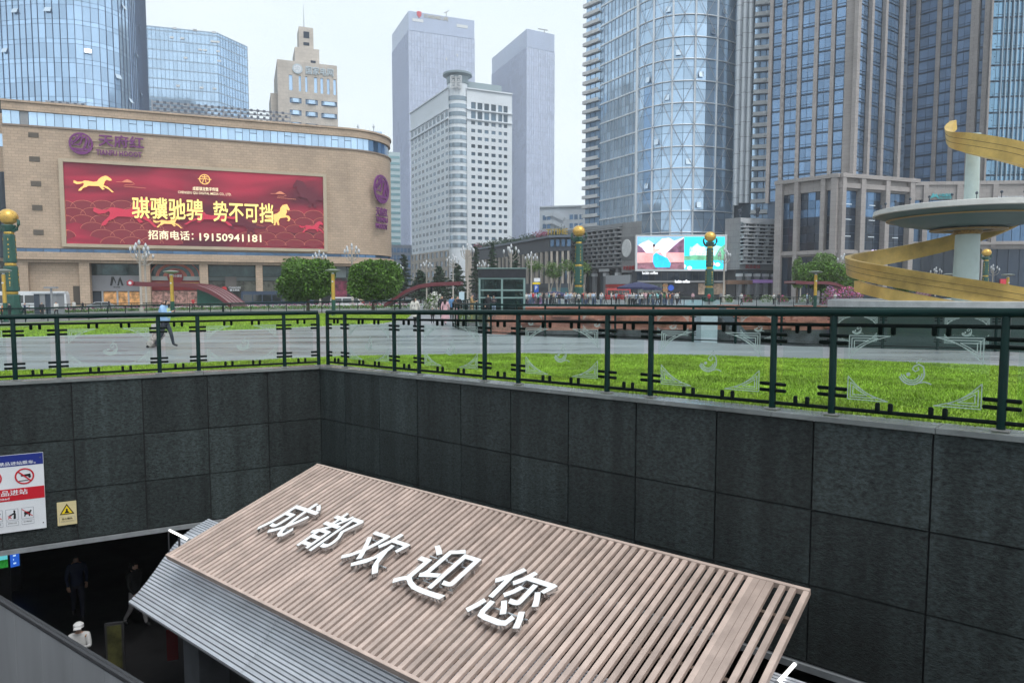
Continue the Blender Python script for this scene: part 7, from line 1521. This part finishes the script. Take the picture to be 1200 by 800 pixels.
vehicle('parked_car', 'dark car in front of the pines right of the clipped trees', 'car', road(480, 128), rzm+.3, 4.5, 1.8, carprof, blk_p, carwin, (-1.35, 1.35), .33, HL)
vehicle('red_bus', 'red tour bus behind the crowd left of the navy parasol', 'bus', (*xy(col(724, 152)), -.2), .05, 11.5, 2.5, [(x*.45, z*.9) for x, z in busprof], redp, [[(x*.45, z*.9) for x, z in q] for q in buswin(6)], (-1.5, 1.5), .4, ())
vehicle('parked_car', 'white car behind the crowd left of the middle totem', 'car', (*xy(col(650, 150)), -.9), .1, 4.5, 1.8, [(x, z*1.15) for x, z in carprof], wp, [[(x, z*1.15) for x, z in q] for q in carwin], (-1.35, 1.35), .36, HL)
# left booths and poles by the shopping centre
p = on(57, 92); bo = thing('security_booth', 'grey security scanner booth beside the bus at far left', 'booth', p)
for k in range(4): ubox('panel', conc if k % 2 else dk, bo, (p.x-1.1+k*.75, p.y, p.z+1.3), (.7, 1.6, 2.6))
ubox('booth_roof', alum, bo, (p.x, p.y, p.z+2.68), (3.3, 1.9, .14))
p = on(60, 86); po = thing('flat_top_lamp', 'grey T-shaped lamp post beside the stone infill wall', 'lamp', p); mb = MB(); zt = at_y(60, 337, 86).z; mb.lathe([(.14, 0), (.12, zt-p.z)], 10, p); mb.build('pole', conc, po, smooth=True); ubox('lamp_head', conc, po, (p.x, p.y, zt), (1.5, .5, .22))
# navy parasols
navy = M('navy_cloth', (.025, .03, .09), .7, ns=2, na=.2)
def parasol(label, px, Y, ytop, wpx, yedge):
    c_ = on(px, Y); zt, ze = at_y(px, ytop, Y).z, at_y(px, yedge, Y).z; r_ = wpx/F*Y/2; th = thing('parasol', label, 'parasol', c_, 'navy parasols on the square'); mb = MB(); n = 8
    vs = [(c_.x, c_.y, zt)]+[(c_.x+r_*rr_*math.cos(k*math.pi/4), c_.y+r_*rr_*math.sin(k*math.pi/4), zt+(ze-zt)*(rr_**1.3)) for rr_ in (.5, 1) for k in range(8)]+[(c_.x+r_*math.cos(k*math.pi/4), c_.y+r_*math.sin(k*math.pi/4), ze-.25) for k in range(8)]
    mb.add(vs, [(0, 1+k, 1+(k+1) % 8) for k in range(8)]+[(1+k, 9+k, 9+(k+1) % 8, 1+(k+1) % 8) for k in range(8)]+[(9+k, 17+k, 17+(k+1) % 8, 9+(k+1) % 8) for k in range(8)]); mb.build('cloth', navy, th)
    mb = MB(); mb.lathe([(.05, 0), (.05, zt-c_.z)], 8, c_); mb.build('pole', alum, th); mb = MB(); mb.lathe([(.4, 0), (.4, .12), (.1, .2)], 12, c_); mb.build('base', dk, th)
    for k in range(8): a = k*math.pi/4; mb = MB(); mb.bar((c_.x, c_.y, zt-.25), (c_.x+r_*.95*math.cos(a), c_.y+r_*.95*math.sin(a), ze-.08), .03, .03); mb.build('rib', alum, th)
parasol('large navy parasol over the crowd in front of the LED screen', 748, 96, 330, 50, 336.5); parasol('smaller navy parasol at the left of the crowd', 650, 104, 341, 34, 345); parasol('small navy parasol right of the large one', 765, 110, 333.5, 22, 338)
# parking sign, green lit balloon lamp
p = on(628.5, 112); ps = thing('parking_sign', 'blue parking sign on a pole right of the kiosk', 'sign', p); zt = at_y(628, 326, 112).z; mb = MB(); mb.lathe([(.06, 0), (.06, zt-p.z)], 8, p); mb.build('pole', conc, ps)
a_, b_ = at_y(625.8, 342.5, 111.9), at_y(631.2, 333.5, 111.9); ubox('blue_panel', M('sign_blue2', (.02, .10, .45), .4), ps, ((a_.x+b_.x)/2, 111.85, (a_.z+b_.z)/2), (b_.x-a_.x, .06, b_.z-a_.z)); ubox('yellow_panel', yel_p, ps, ((a_.x+b_.x)/2, 111.85, b_.z+.2), (b_.x-a_.x+.5, .06, .3)); ubox('white_panel', white_p, ps, ((a_.x+b_.x)/2+.1, 111.85, b_.z+.75), (1.0, .06, .6))
text('lettering', 'P', white_p, ps, Matrix(((1, 0, 0, (a_.x+b_.x)/2), (0, 0, -1, 111.8), (0, 1, 0, (a_.z+b_.z)/2+.1), (0, 0, 0, 1))), .35, .6, .03, .02)
p = on(541, 60); bs2 = thing('info_board', 'pale blue information board beside the walking group', 'sign', p); ubox('panel', M('pale_screen', (.48, .62, .70), .4), bs2, (p.x, p.y, p.z+1.35), (.45, .1, 1.1)); ubox('stand', conc, bs2, (p.x, p.y+.02, p.z+.4), (.12, .08, .8)); ubox('base', conc, bs2, (p.x, p.y, p.z+.03), (.5, .4, .06))
# ----------------------------------------------------------------- people
SK = M('skin', (.50, .31, .23), .5); HR = M('hair_black', (.012, .010, .010), .45); SHO = M('shoe_dark', (.03, .03, .033), .5)
def cloth(c): return M('cloth_%d_%d_%d' % tuple(int(q*100) for q in c), c, .8, ns=4, na=.15, bump=.25, bs=9)
PM = {}
def body_mesh(pose, fingers=False):
    if pose in PM: return PM[pose]
    J = {'pel': (0, 0, .95), 'sp': (0, .01, 1.14), 'ch': (0, 0, 1.34), 'nk': (0, .01, 1.49), 'hb': (0, -.01, 1.55), 'hm': (0, -.025, 1.61), 'ht': (0, -.005, 1.68), 'ns': (0, -.125, 1.595)}
    for s, sg_ in (('l', 1), ('r', -1)):
        J.update({s+'sh': (sg_*.175, .01, 1.42), s+'el': (sg_*.225, .04, 1.14), s+'wr': (sg_*.215, -.05, .92), s+'ha': (sg_*.205, -.075, .82), s+'hp': (sg_*.085, 0, .91), s+'kn': (sg_*.095, -.02, .50), s+'an': (sg_*.10, .025, .09), s+'to': (sg_*.115, -.13, .035)})
    if pose in ('walk', 'case'): J.update({'lkn': (.09, -.16, .53), 'lan': (.09, -.24, .12), 'lto': (.09, -.39, .07), 'rkn': (-.09, .05, .50), 'ran': (-.09, .30, .16), 'rto': (-.09, .20, .05), 'lel': (.23, .10, 1.15), 'lwr': (.22, .10, .93), 'lha': (.21, .08, .83), 'rel': (-.23, -.04, 1.14), 'rwr': (-.2, -.20, .96), 'rha': (-.19, -.27, .91)})
    if pose in ('phone', 'case'): J.update({'rel': (-.21, -.06, 1.16), 'rwr': (-.10, -.27, 1.25), 'rha': (-.04, -.33, 1.29)})
    if pose == 'phone': J.update({'lel': (.21, -.06, 1.16), 'lwr': (.10, -.27, 1.25), 'lha': (.05, -.33, 1.28)})
    if pose == 'case': J.update({'lel': (.24, .14, 1.15), 'lwr': (.24, .30, .96), 'lha': (.24, .36, .88), 'hb': (0, -.05, 1.55), 'hm': (0, -.10, 1.595), 'ht': (0, -.11, 1.67), 'ns': (0, -.20, 1.56)})
    if pose == 'photo': J.update({'rel': (-.24, -.14, 1.30), 'rwr': (-.12, -.30, 1.48), 'rha': (-.08, -.34, 1.55), 'lel': (.24, -.14, 1.30), 'lwr': (.12, -.30, 1.48), 'lha': (.08, -.34, 1.55)})
    rad = {'pel': (.16, .12), 'sp': (.145, .105), 'ch': (.165, .115), 'nk': (.055, .055), 'hb': (.065, .07), 'hm': (.082, .098), 'ht': (.06, .075), 'ns': (.014, .014), 'sh': (.075, .07), 'el': (.05, .05), 'wr': (.034, .03), 'ha': (.04, .022), 'hp': (.10, .10), 'kn': (.066, .066), 'an': (.045, .05), 'to': (.045, .03)}
    E_ = [('pel', 'sp', 'T'), ('sp', 'ch', 'T'), ('ch', 'nk', 'N'), ('nk', 'hb', 'N'), ('hb', 'hm', 'H'), ('hm', 'ht', 'H'), ('hm', 'ns', 'F')]
    for s in 'lr': E_ += [('ch', s+'sh', 'T'), (s+'sh', s+'el', 'T'), (s+'el', s+'wr', 'T'), (s+'wr', s+'ha', 'S'), ('pel', s+'hp', 'L'), (s+'hp', s+'kn', 'L'), (s+'kn', s+'an', 'L'), (s+'an', s+'to', 'B')]
    for s, sg_ in (('l', 1), ('r', -1)):                 # fingers and thumb
        ha, wr_ = V(J[s+'ha']), V(J[s+'wr']); d_ = (ha-wr_).normalized(); sd_ = d_.cross(V((0, 0, 1)) if abs(d_.z) < .8 else V((0, 1, 0))).normalized()
        for k, (off, ln) in enumerate(((-.026, .062), (-.009, .075), (.009, .07), (.026, .055))):
            b0 = ha+sd_*off; m_ = b0+d_*ln*.55+V((0, -.006, 0)); e_ = b0+d_*ln+V((0, -.022, -.004)); J['%sf%d' % (s, k)] = tuple(m_); J['%st%d' % (s, k)] = tuple(e_); rad['f%d' % k] = (.010, .010); rad['t%d' % k] = (.008, .008); E_ += [(s+'ha', '%sf%d' % (s, k), 'S'), ('%sf%d' % (s, k), '%st%d' % (s, k), 'S')]
        tb = wr_+(ha-wr_)*.4-sd_*.035*sg_+V((0, -.02, 0)); J[s+'th'] = tuple(tb); J[s+'tx'] = tuple(tb+d_*.04+V((0, -.02, 0))); rad['th'] = (.012, .012); rad['tx'] = (.009, .009); E_ += [(s+'wr', s+'th', 'S'), (s+'th', s+'tx', 'S')]
    K = list(J); bmx = bmesh.new(); sk = bmx.verts.layers.skin.verify(); B_ = {k: bmx.verts.new(J[k]) for k in K}
    for k in K: B_[k][sk].radius = rad[k] if k in rad else rad[k[1:]]; B_[k][sk].use_root = (k == 'pel')
    for a, b, _ in E_: bmx.edges.new((B_[a], B_[b]))
    me = bpy.data.meshes.new('skel'); bmx.to_mesh(me); bmx.free(); ob = bpy.data.objects.new('skel', me); COL.objects.link(ob); ob.modifiers.new('s', 'SKIN'); sb = ob.modifiers.new('u', 'SUBSURF'); sb.levels = 1; sb.render_levels = 1
    bpy.context.view_layer.update(); out = bpy.data.meshes.new_from_object(ob.evaluated_get(bpy.context.evaluated_depsgraph_get())); bpy.data.objects.remove(ob)
    A_ = np.array([J[e_[0]] for e_ in E_]); D_ = np.array([J[e_[1]] for e_ in E_])-A_; L2 = (D_**2).sum(1); kinds = [e_[2] for e_ in E_]; hm = V(J['hm']); mi = []
    rr_ = np.array([max(rad[e_[0]] if e_[0] in rad else rad[e_[0][1:]]) for e_ in E_])
    for p in out.polygons:
        c_ = np.array(p.center); t_ = np.clip(((c_-A_)*D_).sum(1)/L2, 0, 1); dist = np.linalg.norm(A_+D_*t_[:, None]-c_, axis=1)-rr_*.8; k = kinds[int(dist.argmin())]
        if k == 'H' or (k == 'F' and c_[1] > hm.y-.08): m_ = 1 if (c_[2] > hm.z+.022 or c_[1] > hm.y-.005) else 0
        elif k == 'N': m_ = 0 if c_[2] > 1.475 else 2
        else: m_ = {'T': 2, 'S': 0, 'L': 3, 'B': 4, 'F': 0}[k]
        if k == 'L' and c_[2] > .93: m_ = 2
        mi.append(m_)
    for m_ in (SK, HR, SHO, SHO, SHO): out.materials.append(m_)
    out.polygons.foreach_set('material_index', mi); out.polygons.foreach_set('use_smooth', [True]*len(out.polygons)); out.update(); PM[pose] = out; return out
def person(label, loc, rz, pose, top, legs, group=None, h=1.68, extras=(), hair=None):
    th = thing('person', label, 'person', loc, group); th.rotation_euler.z = rz; s = h/1.74; th.scale = (s, s, s)
    o = bpy.data.objects.new('body', body_mesh(pose)); COL.objects.link(o); o.parent = th
    for i, m_ in ((2, cloth(top)), (3, cloth(legs))): o.material_slots[i].link = 'OBJECT'; o.material_slots[i].material = m_
    if hair: o.material_slots[1].link = 'OBJECT'; o.material_slots[1].material = cloth(hair)
    for ex in extras:
        mb = MB()
        if ex == 'ponytail': mb.tube([(0, .07, 1.66), (0, .13, 1.62), (0, .13, 1.5), (0, .10, 1.38)], [.04, .045, .04, .015], 7); mb.build('ponytail', HR, th, smooth=True, local=True)
        if ex == 'bun': mb.lathe([(.01, 0), (.05, .03), (.05, .07), (.01, .1)], 8, (0, .06, 1.68)); mb.build('hair_bun', HR, th, smooth=True, local=True)
        if ex == 'longhair': mb.tube([(0, .03, 1.68), (0, .06, 1.6), (0, .08, 1.48), (0, .09, 1.34)], [.075, .1, .095, .06], 8); mb.build('long_hair', HR, th, smooth=True, local=True)
        if ex == 'coat': mb.lathe([(.185, .62), (.18, .8), (.165, 1.0), (.16, 1.2), (.155, 1.3)], 12, (0, .01, 0)); mb.build('coat_skirt', cloth(top), th, smooth=True, local=True)
        if ex == 'skirt': mb.lathe([(.30, .42), (.25, .65), (.17, .95), (.15, 1.05)], 14, (0, 0, 0)); mb.build('skirt', cloth(top), th, smooth=True, local=True)
        if ex == 'backpack':
            bb_ = bevbox(.27, .13, .36, .03); bb_.materials.append(cloth((.62, .60, .55))); q = bpy.data.objects.new('backpack', bb_); COL.objects.link(q); q.parent = th; q.location = (0, .19, 1.2)
            for sx in (-1, 1): mb = MB(); mb.lathe([(.005, 0), (.028, .005), (.028, .02), (.005, .03)], 8, (0, 0, 0)); q2 = mb.build('backpack_patch', HR, th, local=True); q2.location = (sx*.06, .27, 1.24); q2.rotation_euler.x = -math.pi/2
        if ex == 'strap': mb.tube([(.14, -.12, 1.42), (.16, .06, 1.46), (.02, .14, 1.25), (-.17, .12, .98)], .012, 6); mb.build('bag_strap', M('tan_leather', (.35, .17, .06), .5), th, local=True)
        if ex == 'cap': mb.lathe([(.11, 1.62), (.105, 1.69), (.06, 1.73), (.005, 1.735)], 12, (0, -.01, 0)); mb.box((0, -.14, 1.64), (.15, .12, .015)); mb.build('cap', cloth((.6, .6, .6)), th, smooth=True, local=True)
        if ex == 'phone': mb.box((-.02, -.37, 1.33), (.075, .012, .15)); mb.build('phone', dk, th, local=True)
    return th
# the luggage walker in profile
p = at_g(194, 407.5); pr_ = person('person in light blue jacket walking with a phone and a suitcase', p, math.pi/2, 'case', (.30, .48, .72), (.03, .035, .05), extras=('phone',), h=1.72)
mb = MB()
for sx in (-1, 1): mb.lathe([(.001, -.009), (.009, 0), (.001, .009)], 6, (sx*.034, -.182, 1.61))
mb.build('eyes', HR, pr_, local=True, kind='stuff')
mb = MB(); mb.lathe([(.17, .93), (.185, 1.05), (.18, 1.25), (.175, 1.35)], 12); mb.build('jacket_hem', cloth((.30, .48, .72)), pr_, smooth=True, local=True)
mb = MB(); mb.box((-.02, -.16, 1.22), (.16, .05, .34)); mb.build('green_shirt', cloth((.55, .70, .40)), pr_, local=True)
q = at_g(175, 407); cs = thing('suitcase', 'pale patterned suitcase wheeled behind the walker', 'suitcase', q); cs.rotation_euler = (0, R(38), 0)
bx_ = bevbox(.24, .42, .58, .03); bx_.materials.append(M('suitcase_shell', (.36, .32, .30), .5, ns=9, na=.8)); o = bpy.data.objects.new('shell', bx_); COL.objects.link(o); o.parent = cs; o.location = (0, 0, .38)
mb = MB(); mb.tube([(-.02, -.13, .66), (-.02, -.13, 1.12), (-.02, .13, 1.12), (-.02, .13, .66)], .012, 6); mb.build('handle', alum, cs, local=True)
for y in (-.17, .17): mb = MB(); mb.lathe([(.045, -.02), (.045, .02)], 10); mb.v = [(a+.12*0, c+y, b_+.05) for a, b_, c in mb.v]; mb.build('wheel', tyre, cs, local=True)
q2 = thing('handbag', 'pale grey bag resting on top of the suitcase', 'bag', (q.x+.34, q.y, q.z+.62)); mb = MB(); mb.box((0, 0, .1), (.34, .3, .2)); b2 = mb.build('bag_body', cloth((.50, .48, .48)), q2, local=True); mb = MB(); mb.tube([(-.1, 0, .2), (-.06, 0, .3), (.06, 0, .3), (.1, 0, .2)], .012, 6); mb.build('bag_handle', cloth((.3, .28, .28)), q2, local=True)
PE = [('person in white coat with a panda-eared backpack walking away', 486.5, 384, math.pi, 'walk', (.62, .60, .54), (.03, .03, .035), ('ponytail', 'backpack', 'coat'), 1.66),
 ('person in pink dress and white shoes walking away in the group', 522, 381, math.pi, 'walk', (.62, .38, .42), (.60, .40, .44), ('longhair', 'skirt'), 1.55),
 ('person in dark coat with a tan strap across the back', 536.5, 380.5, math.pi, 'walk', (.018, .020, .026), (.03, .03, .035), ('coat', 'strap'), 1.72),
 ('person in black top left of the pink dress', 518, 376.5, math.pi, 'walk', (.02, .022, .03), (.05, .05, .06), (), 1.72),
 ('person in blue jacket between the pink dress and the dark coat', 530, 375, math.pi, 'walk', (.10, .22, .42), (.05, .05, .06), (), 1.66),
 ('small child in dark clothes beside the pink dress', 507, 379, math.pi, 'stand', (.04, .045, .06), (.03, .03, .04), (), 1.0),
 ('person in camel jacket holding up a phone at the railing', 553, 376, math.pi/2, 'phone', (.34, .22, .10), (.28, .2, .12), ('phone',), 1.75),
 ('person in black top in front of the kiosk', 572, 371.5, 0, 'stand', (.02, .022, .028), (.02, .02, .025), (), 1.72),
 ('person in dark jacket over pale blue beside the kiosk', 578.5, 371, .3, 'phone', (.05, .05, .06), (.25, .33, .45), ('longhair',), 1.62)]
for lab, px, py, rz, pose, tp_, lg_, ex, h_ in PE: person(lab, at_g(px, py), rz+random.uniform(-.2, .2), pose, tp_, lg_, None, h_, ex)
COLS = [('white', (.62, .62, .60)), ('black', (.02, .02, .023)), ('red', (.45, .03, .04)), ('teal', (.22, .50, .50)), ('pale blue', (.36, .46, .60)), ('grey', (.22, .22, .23)), ('pink', (.58, .36, .40)), ('navy', (.03, .04, .09)), ('beige', (.42, .34, .25)), ('green', (.08, .20, .10)), ('orange', (.55, .20, .05))]
LEGS = [('dark trousers', (.025, .027, .035)), ('blue jeans', (.07, .10, .18)), ('pale trousers', (.40, .38, .34)), ('grey trousers', (.14, .14, .15))]
ORD = lambda n: '%d%s' % (n, 'th' if 10 <= n % 100 <= 20 else {1: 'st', 2: 'nd', 3: 'rd'}.get(n % 10, 'th'))
xs = sorted([random.uniform(601, 798) for _ in range(120)]+[612, 617, 637])
for i, px in enumerate(xs):
    (cn, cc_), (ln_, lc_) = random.choices(COLS, (6, 5, 2, 1.5, 2, 2, 1.5, 2, 2, .7, .5))[0], random.choices(LEGS, (5, 3, 1, 2))[0]; Y = random.uniform(88, 104)
    person('person in %s top and %s, %s from the left in the far crowd' % (cn, ln_, ORD(i+1)), on(px, Y), random.uniform(0, 6.28), random.choice(('stand', 'stand', 'walk', 'phone', 'photo')), cc_, lc_, 'people in the far crowd', random.uniform(1.56, 1.82), ('longhair',) if random.random() < .35 else ())
far = [('black', 913, 94, 'standing alone right of the arcade'), ('white', 907, 95, 'beside the one in black right of the arcade'), ('pale blue', 946, 92, 'left of the gold pole lamp by the spiral'), ('navy', 955, 91, 'just before the gold pole lamp by the spiral'), ('white', 979, 92, 'in front of the pink flower mound'), ('red', 831, 96, 'at the foot of the LED screen totem'), ('white', 869, 78, 'low behind the railing right of the stairs'), ('black', 1160, 96, 'behind the far railing right of the pale shaft'), ('grey', 1172, 97, 'behind the far railing near the red sign'), ('white', 1190, 95, 'behind the far railing near the right edge'), ('black', 1146, 97, 'behind the far railing just right of the pale shaft'), ('pink', 812, 108, 'left of the LED screen totem'), ('grey', 845, 110, 'right of the LED screen totem')]
for cn, px, Y, where in far: person('person in %s top %s' % (cn, where), on(px, Y) if px != 869 else on(px, 92), random.uniform(0, 6.28), random.choice(('stand', 'walk', 'phone')), dict(COLS)[cn], (.03, .03, .04), 'people at the far side', random.uniform(1.6, 1.75))
left = [('orange', 2, 62, 'at the left edge in front of the bus', ('cap',)), ('black', 10, 64, 'second from the left edge in front of the bus', ()), ('navy', 28, 66, 'bending in front of the bus at far left', ()), ('black', 48, 66, 'just right of the bus at far left', ()), ('white', 65, 70, 'below the T-shaped lamp post', ()), ('white', 86, 96, 'by the side door of the stone infill wall', ()), ('black', 96, 96, 'right of the side door of the stone infill wall', ()), ('black', 127, 96, 'in front of the warm shop windows', ()), ('red', 226, 98, 'at the red arched shop entrance', ()), ('white', 236, 98, 'right of the red arched shop entrance', ()), ('pink', 442, 92, 'below the right clipped tree', ()), ('white', 447, 93, 'in white below the right clipped tree', ())]
for cn, px, Y, where, ex in left: person('person in %s top %s' % (cn, where), on(px, Y), random.uniform(0, 6.28), random.choice(('stand', 'walk', 'phone')), dict(COLS)[cn], (.03, .03, .04), 'people on the left side', random.uniform(1.6, 1.75), ex)
# people below ground, dark clothes deepened in colour for the lack of light
person('person in dark top and wide pale trousers walking in the concourse', at_z(160, 733, -6.5), 1.2, 'walk', (.012, .012, .013), (.30, .29, .28), None, 1.68, ('longhair',))
person('person in navy clothes walking in the dark concourse', at_z(92, 724, -6.5), .6, 'walk', (.012, .02, .06), (.01, .012, .03), None, 1.7)
p = at_y(93, 752, 14.3); person('person in white shirt and cap showing above the steel parapet', (p.x, p.y, -6.72), .4, 'phone', (.5, .5, .5), (.04, .04, .05), None, 1.62, ('cap', 'strap'))
# ================================================================= haze
hb = MB(); hb.box((0, 380, 128), (1500, 860, 274)); hz = hb.build('haze', []); tag(hz, 'thin pale city haze over the whole square', 'haze', kind='stuff')
m = bpy.data.materials.new('haze'); m.use_nodes = True; N = m.node_tree.nodes; N.remove(N['Principled BSDF']); pv = N.new('ShaderNodeVolumePrincipled'); pv.inputs['Color'].default_value = (.95, .97, 1, 1); pv.inputs['Density'].default_value = .00034; pv.inputs['Anisotropy'].default_value = .2
m.node_tree.links.new(pv.outputs[0], N['Material Output'].inputs['Volume']); hz.data.materials.append(m)
